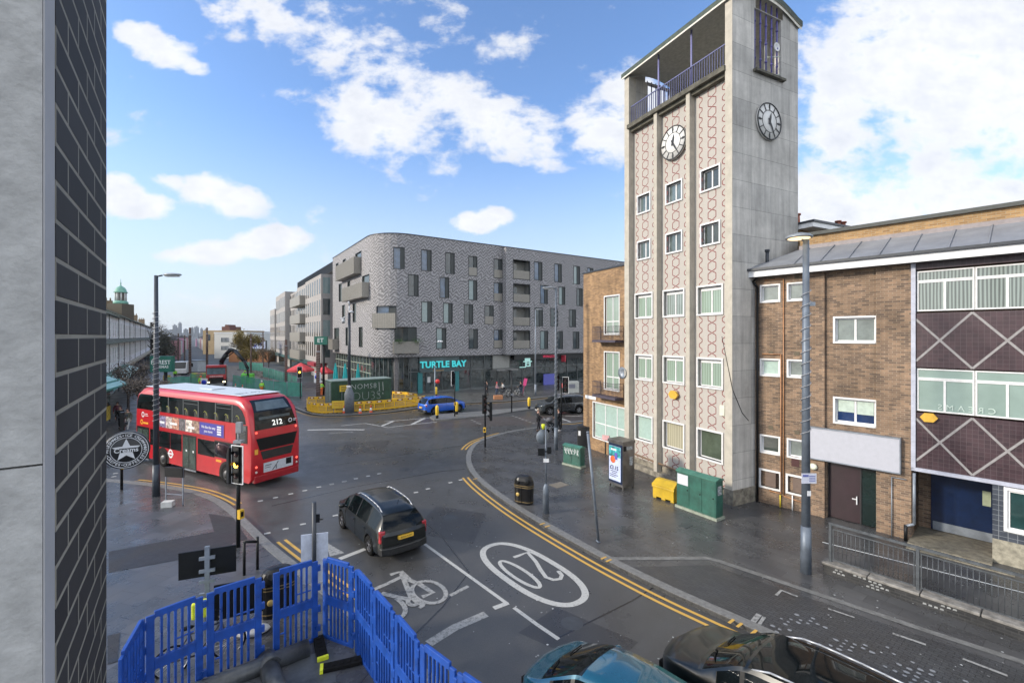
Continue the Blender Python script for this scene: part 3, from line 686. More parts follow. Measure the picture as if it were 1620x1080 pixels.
# clocks: 25 past 12
def clock(M, r):
    face = mat('clock_white', (.68, .68, .66), .5, var=.05); blk = mat('clock_black', (.02, .022, .025), .5)
    b = MB(); b.M = M
    b.lathe((0, 0, 0), [(.001, -.05), (r, -.05), (r, .02), (.001, .02)], 40, 'Y')
    o = b.build('clock_face', face, tower)
    b = MB(); b.M = M
    b.torus((0, -.055, 0), r-.015, .028, 'Y', 40, 6); b.torus((0, -.055, 0), r*.60, .014, 'Y', 40, 6)
    for i in range(12):
        b.M = M @ Matrix.Rotation(-R(30*i), 4, 'Y')
        if i % 3 == 0: b.ell((0, -.055, r*.8), (.06, .012, r*.14), 8, 6)
        b.box(-.02, -.075, r*.6, .02, -.055, r*.99)
    b.build('dial', blk, o)
    for ang, ln, w in ((12.5, r*.5, .06), (150, r*.82, .045)):
        b = MB(); b.M = M @ Matrix.Rotation(R(ang), 4, 'Y'); b.poly([(-w, -.085, -r*.18), (w, -.085, -r*.18), (w*.9, -.085, ln*.5), (0, -.085, ln), (-w*.9, -.085, ln*.5)]); b.poly([(-w, -.075, -r*.18), (-w*.9, -.075, ln*.5), (0, -.075, ln), (w*.9, -.075, ln*.5), (w, -.075, -r*.18)])
        b.build('clock_hand', blk, o)
clock(Matrix.Translation((3.34, P_REC-.12, 16.66)), .80)
clock(Matrix.Translation((6.86, 2.25, 16.62)) @ Matrix.Rotation(R(90), 4, 'Z'), .80)
b = MB(); b.M = Matrix.Translation((3.35, P_REC-.14, 4.35)); hexplate(b, .26, .1); b.M = None
b.build('alarm_box', mat('alarm_yellow', (.6, .35, .04), .5), tower)
b = MB(); b.box(5.95, P_REC-.08, 3.75, 6.2, P_REC-.003, 4.2); b.build('letter_plate', mat('cream_plate', (.6, .6, .5), .5), tower)
b = MB(); b.tube([(6.3, .0-.01, 7.2), (6.82, -.02, 5.0), (6.82, .6, 3.95), (6.82, 1.0, 3.6)], .012); b.build('cable', black_metal, tower)

# ================================================================== BROWN BRICK HOUSE LEFT OF THE TOWER
stock = brick('yellow_stock_brick', (.38, .23, .11), (.21, .12, .06), (.32, .25, .17), blotch=.4, streak=.25, mort=.007)
sb = .5
NL = TL + Vector((.897, .442, 0))*sb
house = thing('brick_house', 'three storey yellow brick block with small balconies left of the clock tower', 'building', NL, angle(TD))
pn = Plane((NL.x, NL.y), TD)
xl = pn.t(923)
ztop = pn.z(955, 427)
hw = []
def pr(u0, v0, u1, v1): return pn.r(u0, v0, u1, v1)
wA = pr(957, 470, 979.5, 528); wB = pr(957, 557, 979.5, 614); wC = pr(939, 636, 990, 690)
b = MB(); b.wall([(xl, 0), (0.2, 0)], 0, ztop, [(a-xl, c-xl, d, e) for a, c, d, e in (wA, wB, wC)], .14)
b.box(xl, .6, 0, .2, 9, ztop-.01); b.poly([(xl,0,0),(xl,0,ztop),(xl,.6,ztop),(xl,.6,0)]); b.poly([(xl,0,ztop),(.2,0,ztop),(.2,.6,ztop),(xl,.6,ztop)])
b.build('wall', stock, house)
b = MB(); b.box(xl-.06, -.06, ztop, .19, 9.05, ztop+.09); b.build('roof_edge', dark_metal, house)
window(house, *wA, 0, upvc, curtain('net_green_b', (.34,.42,.36)), trans=(.33,), mull=(.5,), rec=.12); window(house, *wB, 0, upvc, gl_green, trans=(.33,), rec=.12)
window(house, *wC, 0, upvc, gl_mint, mull=(.36, .72), trans=(.42,), rec=.12)
for (a, c, d, e) in (wA, wB):
    b = MB(); b.box(a-.45, -.62, d-.5, c+.4, 0, d-.38)
    for z in (d-.38, d+.1, d+.42): b.box(a-.44, -.6, z, c+.39, -.58, z+.02); b.box(a-.44, -.6, z, a-.42, -.01, z+.02); b.box(c+.37, -.6, z, c+.39, -.01, z+.02)
    k = 18
    for i in range(k+1): x = a-.43+(c-a+.81)*i/k; b.box(x-.008, -.598, d-.38, x+.008, -.582, d+.42)
    for i in range(7): y = -.6+i*.095; b.box(a-.438, y, d-.38, a-.422, y+.012, d+.42); b.box(c+.372, y, d-.38, c+.388, y+.012, d+.42)
    b.build('balcony', mat('balcony_iron', (.06, .05, .07), .6), house)
    b = MB(); b.box(a, .02, d-.4, c, .1, d); b.build('door_panel', mat('red_panel', (.16, .06, .05), .6), house)
b = MB(); b.box(xl+.25, -.03, pn.z(935, 631), xl+1.35, -.004, pn.z(935, 631)+.2); b.build('street_nameplate', white_paint, house)
b = MB(); b.M = Matrix.Translation((-.15, -.5, pn.z(985, 588))); b.lathe((0, 0, 0), [(.001, .12), (.2, .06), (.34, -.05), (.2, .03), (.001, .09)], 16, 'Y'); b.M = None
b.box(-.17, -.45, pn.z(985, 588)-.05, -.13, 0, pn.z(985, 588)); b.build('satellite_dish', grey_metal, house)

# ================================================================== BRICK AND TILE BUILDING ON THE RIGHT
BD = (.6555, -.7552); B0 = Vector((10.535, 19.703, 0))
brown = brick('brown_brick', (.30, .195, .125), (.12, .082, .062), (.30, .24, .17), blotch=.45, streak=.25, mort=.007)
bl = thing('brick_office', 'brown brick office with white fascia and purple tiled wing on the right', 'building', B0, angle(BD))
pb = Plane((B0.x, B0.y), BD); X1 = 5.12; ZE = 9.86
sm = []; Rn = []
for (xa, xb) in ((.23, .95), (1.27, 1.98)):
    for (za, zb) in ((8.67, 9.36), (5.55, 6.22), (2.27, 2.98), (.82, 1.48)): sm.append((xa, xb, za, zb))
bigw = [(2.85, 4.13, 6.98, 7.92), (2.85, 4.13, 3.89, 4.83)]
door = (pb.t(1307), pb.t(1391), .1, 2.55)
b = MB(); b.wall([(0, 0), (2.55, 0)], 0, ZE, [s_ for s_ in sm], .15)
b.wall([(4.15, .0), (X1, .0)], 0, ZE, [], .1)
b.wall([(2.55, 0), (2.55, .12)], 0, ZE, [], .1)
b.wall([(2.55, .12), (4.15, .12)], 0, ZE, [(w[0]-2.55, w[1]-2.55, w[2], w[3]) for w in bigw]+[(door[0]-2.55+.0, 1.6, door[2], door[3])], .25)
b.box(0, .5, 0, X1, 7.5, ZE-.05); b.poly([(0,0,0),(0,0,ZE),(0,.5,ZE),(0,.5,0)]); b.wall([(X1, 0), (X1, 2.4)], 0, 2.6, [], .1)
b.build('wall', brown, bl)
pmats = {0: glass('frosted_pane', (.16, .19, .18), .25), 1: gl_mint}
for i, s_ in enumerate(sm):
    if s_[3] < 1.6:      # bricked-up frames with meter boxes
        q = MB(); x0, x1, z0, z1 = s_; t = .08
        q.box(x0-t, -.03, z0-t, x0, .1, z1+t); q.box(x1, -.03, z0-t, x1+t, .1, z1+t); q.box(x0, -.03, z1, x1, .1, z1+t); q.box(x0, -.03, z0-t, x1, .1, z0); o = q.build('frame', upvc, bl)
        q = MB(); q.box(x0+.001, .09, z0+.001, x1-.001, .14, z1-.001); q.build('infill', brown, o)
        q = MB(); q.box(x0+.2, -.08, z0+.05, x1-.12, .085, z1-.02); q.build('meter_box', mat('meter_box_brown', (.14, .10, .08), .6), o)
    else: window(bl, s_[0]+.02, s_[1]-.02, s_[2]+.02, s_[3]-.02, 0, upvc, [pmats[0], gl_mint, gl_dark][i % 3 if s_[3] < 4 else (1 if i == 1 else 0)], mull=(), sur=.06, rec=.12)
for i, w in enumerate(bigw):
    o = window(bl, w[0]+.02, w[1]-.02, w[2]+.02, w[3]-.02, .12, upvc, pmats[0] if i == 0 else glass('blue_pane', (.012, .03, .09), .05), rec=.14, sur=.065)
    if i == 1:
        q = MB(); q.box(w[0]+.1, .225, w[2]+.42, w[0]+.6, .24, w[3]-.07); q.box(w[0]+.69, .225, w[2]+.38, w[1]-.09, .24, w[3]-.07); q.build('blind', mat('blind_pale', (.42, .5, .44), .7), o)
o = MB(); o.box(door[0]+.03, .30, .14, pb.t(1358), .35, 2.5); dr = o.build('door', mat('maroon_door', (.024, .011, .015), .35, var=.25, scale=2), bl)
o = MB(); xh = pb.t(1352); o.box(xh-.13, .22, 1.03, xh+.02, .25, 1.06); o.box(xh, .22, .85, xh+.03, .3, 1.15); o.build('handle', white_paint, dr)
o = MB(); o.box(pb.t(1358)+.04, .30, .14, door[1]-.1, .32, 2.5); sg = o.build('side_light', glass('dark_green_glass', (.006, .015, .013), .05, spec=.5), bl)
o = MB(); o.box(pb.t(1358), .26, .1, pb.t(1358)+.04, .36, 2.5); o.box(door[1]-.1, .26, .1, door[1]-.03, .36, 2.5); o.box(door[0], .26, .1, door[0]+.03, .36, 2.5); o.build('door_frame', mat('black_frame', (.02,.02,.022), .5), bl)
# blank sign board
sx0, sx1 = pb.t(1281), pb.t(1424.5)
o = MB(); o.box(sx0, -.18, 2.42, sx1, -.02, 3.60); s0 = o.build('sign_board', mat('blank_sign_white', (.42, .43, .48), .4, var=.04), bl)
o = MB(); o.box(sx0-.03, -.2, 3.60, sx1+.03, -.01, 3.64); o.box(sx0-.03, -.2, 2.38, sx1+.03, -.01, 2.42); o.box(sx0-.03, -.19, 2.42, sx0, -.01, 3.6); o.box(sx1, -.19, 2.42, sx1+.03, -.01, 3.6); o.build('sign_frame', grey_metal, s0)
# fascia, gutter, lead roof, upper brick storey
XE = 14.0
o = MB(); o.box(-.25, -.42, 9.72, XE, -.38, 9.98); o.box(-.29, -.4, 9.72, -.25, .6, 9.98); o.build('fascia', white_paint, bl)
o = MB(); o.box(-.25, -.38, 9.72, XE, .1, 9.76); o.build('soffit', mat('soffit_grey', (.13, .13, .13), .8), bl)
o = MB(); o.box(-.3, -.52, 9.985, XE, -.40, 10.08); o.build('gutter', dark_metal, bl)
lead = mat('lead_roof', (.20, .21, .23), .45, var=.15, scale=1.5)
o = MB(); o.poly([(-.3,-.45,10.06),(XE,-.45,10.06),(XE,1.6,10.98),(1.2,1.6,10.98)]); o.poly([(-.3,-.45,10.06),(1.2,1.6,10.98),(-.3,1.6,10.06)])
for i in range(16):
    x = 1.6+i*.9; o.M = Matrix.Translation((x, -.45, 10.07)) @ Matrix.Rotation(math.atan2(.92, 2.05), 4, 'X'); o.box(-.015, 0, 0, .015, 2.19, .03); o.M = None
rf = o.build('roof', lead, bl)
o = MB(); o.box(1.2, 1.55, 10.93, XE, 1.75, 11.12); o.build('roof_kerb', mat('pinkish_lead', (.25, .22, .22), .6), rf)
yel = brick('golden_brick', (.44, .27, .12), (.26, .15, .065), (.36, .30, .20), blotch=.3, mort=.007)
def up(u, v, y):  # height of a point on the plane y behind the facade
    o2 = B0+Vector((-BD[1], BD[0], 0))*y; q = Plane((o2.x, o2.y), BD); return q.t(u), q.z(u, v)
zu = 11.52
o = MB(); o.box(1.2, 1.7, 9.9, XE, 7, zu); o.build('upper_storey', yel, bl)
o = MB(); o.box(1.1, 1.55, zu, XE, 7, zu+.14); o.build('upper_roof_edge', mat('roof_felt', (.08, .085, .08), .8), bl)
sb_ = thing('stair_block', 'small brick block with white eaves and clay chimney pots behind the clock tower', 'building', TL, angle(TD))
o = MB(); o.box(.5, 4.6, 0, 6.75, 8.6, 12.15); o.build('wall', yel, sb_)
o = MB(); o.box(.2, 4.5, 12.15, 7.45, 8.9, 12.36); o.build('eaves', white_paint, sb_)
o = MB(); o.box(.15, 4.46, 12.36, 7.5, 8.95, 12.46); o.build('roof', dark_metal, sb_)
o = MB(); o.tube([(7.3, 7.4, 12.2), (6.82, 7.3, 11.8), (6.82, 7.3, 10.6)], .045, 8); o.build('drainpipe', black_metal, sb_)
for x, y in ((6.4, 5.05), (6.5, 8.2), (6.5, 8.65)):
    o = MB(); o.cyl((x, y, 12.4), (x, y, 12.95), .13, .10, 12); o.cyl((x, y, 12.95), (x, y, 13.02), .15, .15, 12)
    o.build('chimney_pot', mat('terracotta', (.30, .10, .06), .8), sb_)
o = MB(); o.cyl((.35, .35, 10.2), (.35, .35, 10.85), .07, n=12); o.cyl((.35, .35, 10.85), (.35, .35, 10.95), .1, n=12); o.build('roof_vent', dark_metal, bl)
o = MB(); o.box(-.12, .3, 10.1, .0, .42, 10.55); o.build('roof_vent', dark_metal, bl)
# purple tiled wing
ptile = brick('purple_tile', (.055, .028, .035), (.036, .019, .025), (.085, .06, .066), w=.135, h=.135, mort=.005, rough=.42, offset=0, blotch=.25, bump=.3)
o = MB(); o.box(X1+.12, -.002, 2.68, XE, .3, 4.58); o.box(X1+.12, -.002, 6.14, XE, .3, 8.0); o.box(X1+.12, -.002, 9.5, XE, .3, 9.74); o.build('tiled_wall', ptile, bl)
o = MB(); o.box(X1+.12, .31, 2.68, XE, 7.4, 9.9); o.build('wing', brown, bl)
strip = mat('diamond_strip', (.27, .26, .26), .6, var=.15)
per = pb.t(1594)-pb.t(1487)     # crossing-to-crossing
xc = pb.t(1487)
for (za, zb) in ((2.72, 4.56), (6.16, 7.98)):
    o = MB(); zm = (za+zb)/2; hp = per/2
    for k in range(-1, 6):
        x = xc+k*per
        for sgn in (1, -1):
            p0 = (x-hp, zm-sgn*(zb-za)/2); p1 = (x+hp, zm+sgn*(zb-za)/2)
            if p0[0] < X1+.12:
                f_ = (X1+.12-p0[0])/(p1[0]-p0[0]); p0 = (X1+.12, p0[1]+(p1[1]-p0[1])*f_)
            if p1[0] > XE: continue
            if p1[0] <= X1+.2: continue
            o.vribbon([p0, p1], .065, -.012 if sgn == 1 else -.009); 
    o.build('diamond_trim', strip, bl)
o = MB(); o.box(X1, -.06, 2.56, X1+.12, .2, 9.74); o.box(X1, -.06, 2.56, XE, .2, 2.68); o.build('wing_frame', mat('lilac_grey_frame', (.40, .42, .50), .5), bl)
bt_ = pb.t
g2 = {0: curtain('net_wing', (.26, .31, .29), stripes=22, amt=.7), 1: mat('pale_green_blind', (.24, .32, .29), .12, var=.12, coat=.7, scale=.6)}
module = bt_(1542)-bt_(1446)
for r_, (za, zb, zt) in enumerate(((8.06, 9.44, 9.08), (4.64, 6.10, 5.75))):
    for k in range(5):
        x0 = X1+.14+k*1.42; x1 = x0+1.41
        if x1 > XE: break
        window(bl, x0, x1, za, zt, .0, upvc, g2[r_], mull=(.5,), sur=0, rec=.06, fw=.05)
        window(bl, x0, x1, zt, zb, .0, upvc, g2[r_], mull=(), sur=0, rec=.06, fw=.045, name='top_light')
M_ = WM(X1+1.35, .018, 4.82)
lt = text('CREAMS', .26, mat('faded_letters', (.45, .55, .5), .5), bl, M_ @ Matrix.Scale(-1, 4, (1, 0, 0)), spacing=1.6, ext=.001)
o = MB(); o.M = Matrix.Translation((pb.t(1470), -.06, pb.z(1470, 660))); hexplate(o, .2, .1); ab = o.build('alarm_box', mat('alarm_yellow', (.6, .35, .04), .5), bl)
# porch with blue doors, grey tiled pier
gt = brick('grey_blue_tile', (.05, .06, .08), (.04, .048, .065), (.22, .24, .26), w=.2, h=.16, mort=.006, rough=.4, offset=0, blotch=.2, bump=.4)
xp = pb.t(1570); pd = 1.5
o = MB(); o.box(xp, .0, .85, XE, .35, 2.56); o.build('tiled_pier', gt, bl)
o = MB(); o.box(xp, -.03, 0, XE, .35, .85); o.build('pier_plinth', mat('pier_render', (.30, .28, .22), .9, var=.25, dirt=.2), bl)
o = MB(); o.box(X1, pd, 0, XE, pd+.1, 2.68); o.box(xp+.0, .35, 0, xp+.1, pd, 2.6); o.build('porch_wall', brown, bl)
o = MB(); o.box(X1, 0, 2.6, xp, pd, 2.66); o.build('porch_ceiling', mat('porch_ceiling', (.2, .2, .2), .8), bl)
o = MB(); o.box(X1-.02, -.6, .0, xp+.02, pd, .22); o.box(X1-.02, -.9, 0, xp+.5, -.6, .15); o.build('porch_step', mat('worn_step', (.17, .155, .12), .7, var=.3, dirt=.2), bl)
xd0, xd1 = X1+.35, X1+2.15
o = MB(); o.box(xd0, pd-.08, .25, xd1, pd-.01, 2.5); dd = o.build('blue_doors', mat('blue_door', (.003, .014, .055), .3, var=.2), bl)  # door blue darkened, the deep porch shade is put into its colour
o = MB(); o.box(xd0+.05, pd-.1, .25, xd1-.1, pd-.085, .55); o.build('kick_plate', grey_metal, dd)
o = MB(); o.box(xd1-.5, pd-.1, 1.45, xd1-.3, pd-.085, 1.95); o.build('notice', mat('notice_green', (.35,.4,.28), .6), dd)
o = MB(); o.box(xd1+.08, pd-.12, 1.2, xd1+.42, pd-.003, 1.8); o.build('letter_box', mat('letterbox_grey', (.38, .38, .33), .5), bl)
wx = (pb.t(1594), 9.4, 1.25, 2.45)
window(bl, *wx, -.002, upvc, glass('dark_teal', (.02,.05,.05), .05), mull=(.5,), rec=.0, proud=.08, sur=.08)
# pipes, vents, lamp, meter cabinets
cop = mat('copper_pipe', (.38, .19, .09), .45, var=.2)
o = MB(); o.tube([(1.02, -.05, .75), (1.02, -.05, 6.45), (.3, -.05, 6.45)], .022, 8); o.tube([(1.12, -.05, .62), (1.12, -.05, 9.58), (.4, -.05, 9.58)], .022, 8); o.tube([(.6, -.05, .75), (.6, -.05, .68), (1.02, -.05, .68), (1.02, -.05, .76)], .022, 8); o.tube([(1.12, -.05, .62), (1.9, -.05, .5)], .022, 8); o.build('gas_pipes', cop, bl)
o = MB(); o.cyl((1.0, -.06, 0), (1.0, -.06, .62), .03, n=8); o.build('yellow_pipe', mat('yellow_pipe', (.55, .42, .03), .5), bl)
o = MB(); o.cyl((1.45, -.06, 0), (1.45, -.06, .72), .025, n=8); o.build('white_pipe', white_paint, bl)
o = MB(); o.tube([(.12, -.1, 0), (.12, -.1, 9.3), (-.02, -.2, 9.55), (.3, -.38, 9.78)], .05, 8); o.build('drainpipe', black_metal, bl)
o = MB(); o.tube([(5.22, -.16, 2.5), (5.22, -.16, .75), (5.0, -.18, .62)], .045, 8); o.build('rainwater_pipe', grey_metal, bl)
o = MB(); o.cyl((5.0, -.18, .1), (5.0, -.18, .66), .055, n=8); o.build('rainwater_pipe_foot', black_metal, bl)
o = MB(); o.tube([(4.6, -.06, .1), (4.6, -.06, 2.2), (5.0, -.06, 2.2)], .018, 6); o.build('conduit', grey_metal, bl)
for x, z in ((.62, 9.62), (.62, 6.5), (.62, 3.35), (1.6, 9.62), (1.6, 6.5), (1.6, 3.3)):
    o = MB(); o.box(x-.09, -.015, z-.08, x+.09, .01, z+.08); o.build('air_brick', mat('air_brick', (.12, .10, .07), .9), bl)
o = MB(); o.box(1.4, -.02, 1.9, 1.68, .01, 2.3); o.build('vent_grille', mat('vent_brown', (.06, .02, .02), .7), bl)
o = MB(); o.M = Matrix.Translation((pb.t(1287), -.05, 2.05)); o.ell((0, 0, 0), (.15, .09, .13)); o.M = None; o.build('bulkhead_lamp', [mat('lamp_white', (.7, .72, .6), .4)], bl)
# ================================================================== GREY APARTMENT BLOCK
O2 = Vector((-15.77, 53.35, 0)); XD = (.832, .5547); YD = (-.5547, .832)
def chevron(name, c0, c1, uv=True):
    m, N, L, B = nodes_of(name); B.inputs['Roughness'].default_value = .8
    vec, tc = wallvec(N, L, uv)
    nd = N.new('ShaderNodeTexNoise'); nd.inputs['Scale'].default_value = .55; nd.inputs['Detail'].default_value = 3; L.new(vec, nd.inputs['Vector'])
    sp = N.new('ShaderNodeSeparateXYZ'); L.new(vec, sp.inputs[0])
    def M(op, a, b=None):
        q = N.new('ShaderNodeMath'); q.operation = op
        for i, w in enumerate((a, b)):
            if w is None: continue
            if isinstance(w, (int, float)): q.inputs[i].default_value = w
            else: L.new(w, q.inputs[i])
        return q.outputs[0]
    pp = M('PINGPONG', M('ADD', sp.outputs[0], M('MULTIPLY', nd.outputs[0], 1.6)), .45)
    w = M('FRACT', M('MULTIPLY', M('ADD', M('ADD', pp, sp.outputs[1]), M('MULTIPLY', nd.outputs[0], 1.1)), 2.35))
    st = M('LESS_THAN', w, .5)
    bt = N.new('ShaderNodeTexBrick'); L.new(vec, bt.inputs['Vector']); bt.inputs['Scale'].default_value = 1; bt.inputs['Brick Width'].default_value = .225; bt.inputs['Row Height'].default_value = .085
    bt.inputs['Mortar Size'].default_value = .008; bt.inputs['Color1'].default_value = (.75, .75, .75, 1); bt.inputs['Color2'].default_value = (1.2, 1.2, 1.2, 1); bt.inputs['Mortar'].default_value = (.8, .8, .8, 1)
    mx = N.new('ShaderNodeMix'); mx.data_type = 'RGBA'; L.new(st, mx.inputs[0]); mx.inputs[6].default_value = (*c0, 1); mx.inputs[7].default_value = (*c1, 1)
    m2 = N.new('ShaderNodeMix'); m2.data_type = 'RGBA'; m2.blend_type = 'MULTIPLY'; m2.inputs[0].default_value = 1; L.new(mx.outputs[2], m2.inputs[6]); L.new(bt.outputs[0], m2.inputs[7])
    L.new(m2.outputs[2], B.inputs['Base Color'])
    bp = N.new('ShaderNodeBump'); bp.inputs['Strength'].default_value = .5; bp.inputs['Distance'].default_value = .03; L.new(st, bp.inputs['Height']); L.new(bp.outputs[0], B.inputs['Normal'])
    MATS[name] = m; return m
chev = chevron('chevron_brick', (.19, .185, .19), (.35, .34, .345))
pale_brick = brick('pale_grey_brick', (.36, .335, .31), (.28, .26, .245), (.30, .29, .27), blotch=.12, bump=.2, uv=True)
ab_ = thing('apartment_block', 'grey patterned brick apartment block with rounded corner above glazed restaurant', 'building', O2, angle(XD))
pR = Plane((O2.x, O2.y), XD); pL = Plane((O2.x, O2.y), YD)
ow = O2+Vector((-YD[0], -YD[1], 0))*.9; pW = Plane((ow.x, ow.y), XD)
LEN = 23.1; RAD = 4.0
arc = [(RAD-RAD*math.cos(t), RAD-RAD*math.sin(t)) for t in [R(90)*i/8 for i in range(9)]]
xs_ = pR.t(800); pathA = [(0, LEN)]+arc+[(xs_, 0)]
arcl = sum(math.dist(a, b_) for a, b_ in zip(arc, arc[1:]))
sL = lambda u: LEN-pL.t(u)
sR = lambda u: (LEN-RAD)+arcl+pR.t(u)-RAD
ZT = 19.6; ZB = 4.72
rowsz = {1: (16.35, 19.0-.15), }
def hole(fs, pl, u0, v0, u1, v1): return (fs(u0), fs(u1), pl.z((u0+u1)/2, v1), pl.z((u0+u1)/2, v0))
RW = [hole(sR, pR, *q) for q in ((623.2,390.3,640.6,425.3),(666,394.8,682.8,428.9),(704.4,399.4,719.4,433.3),(645.5,434,662.3,468.6),(695.6,438.3,710.6,471.3),(741,442.8,755,474.7),(666.5,476.6,683.4,510),(701,479,716,511.5),(734,481,748.4,512.5),(690,518.3,706,551.6),(741.3,520,756,551.6))]
RB = [hole(sR, pR, *q) for q in ((741,405,755,436.7),(781,409.4,795,440.2),(781,446.7,795,477.2),(766.5,483,781,513.4),(781,521,795,551))]
RP = hole(sR, pR, 625, 517, 659.3, 551)
LW = [hole(sL, pL, *q) for q in ((531.7,416.2,535.5,444.5),(562.4,398.8,572,430),(542.5,410,547,437),(536.2,448.5,540.7,477),(573.2,435,583.7,466),(550,444.5,554,472),(541.5,482.3,546,511.2),(558.2,479.3,563.2,509.6),(547,517.8,551.5,546.7),(568,516.8,573.6,549),(529,518.4,536.5,552.7))]
sa = LEN-RAD+arcl*.32; sb2 = LEN-RAD+arcl*.74
AW = (sa, sb2, 8.05, 10.9)
holesA = RW+RB+[RP]+LW+[AW]
b = MB(); b.wall(pathA, ZB, ZT, holesA, .25); b.build('wall', chev, ab_)
# wing to the right, standing slightly proud
XW = 62.0; xw0 = pW.t(800.5)
loggia = [pW.r(*q) for q in ((811.4,409.7,838.6,441),(811.7,447.8,838.6,478),(811.4,484.7,838.6,515.3),(811.4,522,838.6,552))]
WW = [pW.r(*q) for q in ((844.6,413,858,443),(876.7,416.3,888.7,446),(907,420,917.4,449.4),(928.6,423,938.6,452),(854.5,450.5,866.5,480.5),(883.8,453,894,482),(911.8,455.5,921.8,484),(845.3,486,858.8,516),(870.5,487,882.8,516.5),(900,489,911,517.5),(854.3,522.8,867,552.3),(881,523.3,890.4,552.3),(906.2,524,916.4,552))]
ZT2 = 19.4
b = MB(); b.wall([(xw0, -.9), (XW, -.9)], ZB, ZT2, [(a-xw0, c-xw0, d, e) for a, c, d, e in WW+loggia], .25)
b.wall([(xw0, 0), (xw0, -.9)], ZB, ZT2, [], .1); b.build('wing_wall', chev, ab_)
core_m = mat('dark_core', (.03, .03, .032), .9)
b = MB(); b.prism([(.6, LEN-.1)]+[(.6+(p[0])*.9+.1, p[1]*.95+.75) for p in arc]+[(XW, .6), (XW, LEN)], ZB+.02, ZT-.3); b.build('core', core_m, ab_)
b = MB(); b.prism([(0, LEN)]+arc+[(xs_, 0), (XW, 0), (XW, LEN)], ZB-.12, ZB); b.prism([(xw0, -.9), (XW, -.9), (XW, 0), (xw0, 0)], ZB-.12, ZB); b.build('underside', mat('dark_soffit', (.06, .06, .06), .7), ab_)
b = MB()
pr_ = [(-.06, LEN)]+[(p[0]-.06*math.cos(t), p[1]-.06*math.sin(t)) for p, t in zip(arc, [R(90)*i/8 for i in range(9)])]+[(xs_, -.06)]
b.prism([(p[0], p[1]) for p in pr_]+[(xs_, .4)]+[(p[0]*.9+.4, p[1]*.9+.4) for p in arc[::-1]]+[(.4, LEN)], ZT, ZT+.1); b.prism([(xw0-.05, -.96), (XW, -.96), (XW, .4), (xw0-.05, .4)], ZT2, ZT2+.1); b.build('parapet_cap', dark_metal, ab_)
b = MB(); b.poly([(-.0, LEN, ZT-.05), (XW, LEN, ZT-.05), (XW, .3, ZT-.05), (4, .3, ZT-.05), (.3, 4, ZT-.05)][::-1]); b.build('roof', mat('roof_grey', (.12, .12, .12), .8), ab_)
fr_dark = mat('anthracite_frame', (.022, .026, .03), .45)
sg_m = [glass('apartment_glass', (.06, .10, .16), .03, var=.5, scale=.8), glass('apartment_glass_dark', (.04, .055, .06), .04), mat('apartment_blind', (.20, .27, .27), .1, coat=.8)]
slot_m = glass('slot_glass', (.05, .06, .055), .06); shutter_m = mat('vent_panel', (.035, .042, .042), .5); bal_m = mat('zinc_balustrade', (.27, .255, .225), .5, .2, var=.1)
def atpath(path, t):
    P = [Vector(p) for p in path]; s_ = 0
    for a, c in zip(P, P[1:]):
        l = (c-a).length
        if t <= s_+l or c is P[-1]:
            d = (c-a)/l; return a+d*(t-s_), d
        s_ += l
def apt_window(path, hl, kind, gm):
    a, _ = atpath(path, hl[0]); c, _ = atpath(path, hl[1]); d = (c-a); w = d.length; d.normalize(); mid = (a+c)/2
    z0, z1 = hl[2], hl[3]; x0, x1 = -w/2, w/2; t = .07
    b = MB(); b.box(x0, -.03, z0, x0+t, .2, z1); b.box(x1-t, -.03, z0, x1, .2, z1); b.box(x0+t, -.03, z1-t, x1-t, .2, z1); b.box(x0+t, -.03, z0, x1-t, .2, z0+t)
    o = b.build('window', fr_dark, ab_); o.location = (mid.x, mid.y, 0); o.rotation_euler = (0, 0, math.atan2(d.y, d.x))
    xm = x0+w*(.62 if kind != 'slot' else .99)
    b = MB(); b.box(x0+t, .12, z0+t, xm-.02, .14, z1-t); b.build('pane', gm, o)
    if kind != 'slot':
        b = MB(); b.box(xm, .06, z0+t, x1-t, .12, z1-t); b.box(xm-.03, .04, z0+t, xm, .14, z1-t); b.build('side_panel', shutter_m, o)
    if kind == 'bal':
        zb = z0+(z1-z0)*.43; b = MB(); b.box(x0+t, -.02, z0+.08, x1-t, .02, zb)
        for i in range(6): x = x0+t+(w-2*t)*(i+.5)/6; b.box(x-.01, -.03, z0+.08, x+.01, -.021, zb)
        b.build('balustrade', bal_m, o)
    return o
rnd = random.Random(5)
gi = [0, 0, 1, 1, 0, 2, 2, 2, 1, 2, 1]
for hl, k in zip(RW, gi): apt_window(pathA, hl, 'win', sg_m[k])
for hl in RB: apt_window(pathA, hl, 'bal', sg_m[rnd.choice((0, 1))])
for hl in LW: apt_window(pathA, hl, 'slot', slot_m)
gi = [0, 0, 2, 0, 0, 2, 1, 1, 1, 1, 2, 1, 1]
for hl, k in zip(WW, gi): apt_window([(0, -.9), (XW, -.9)], hl, 'win', sg_m[k])
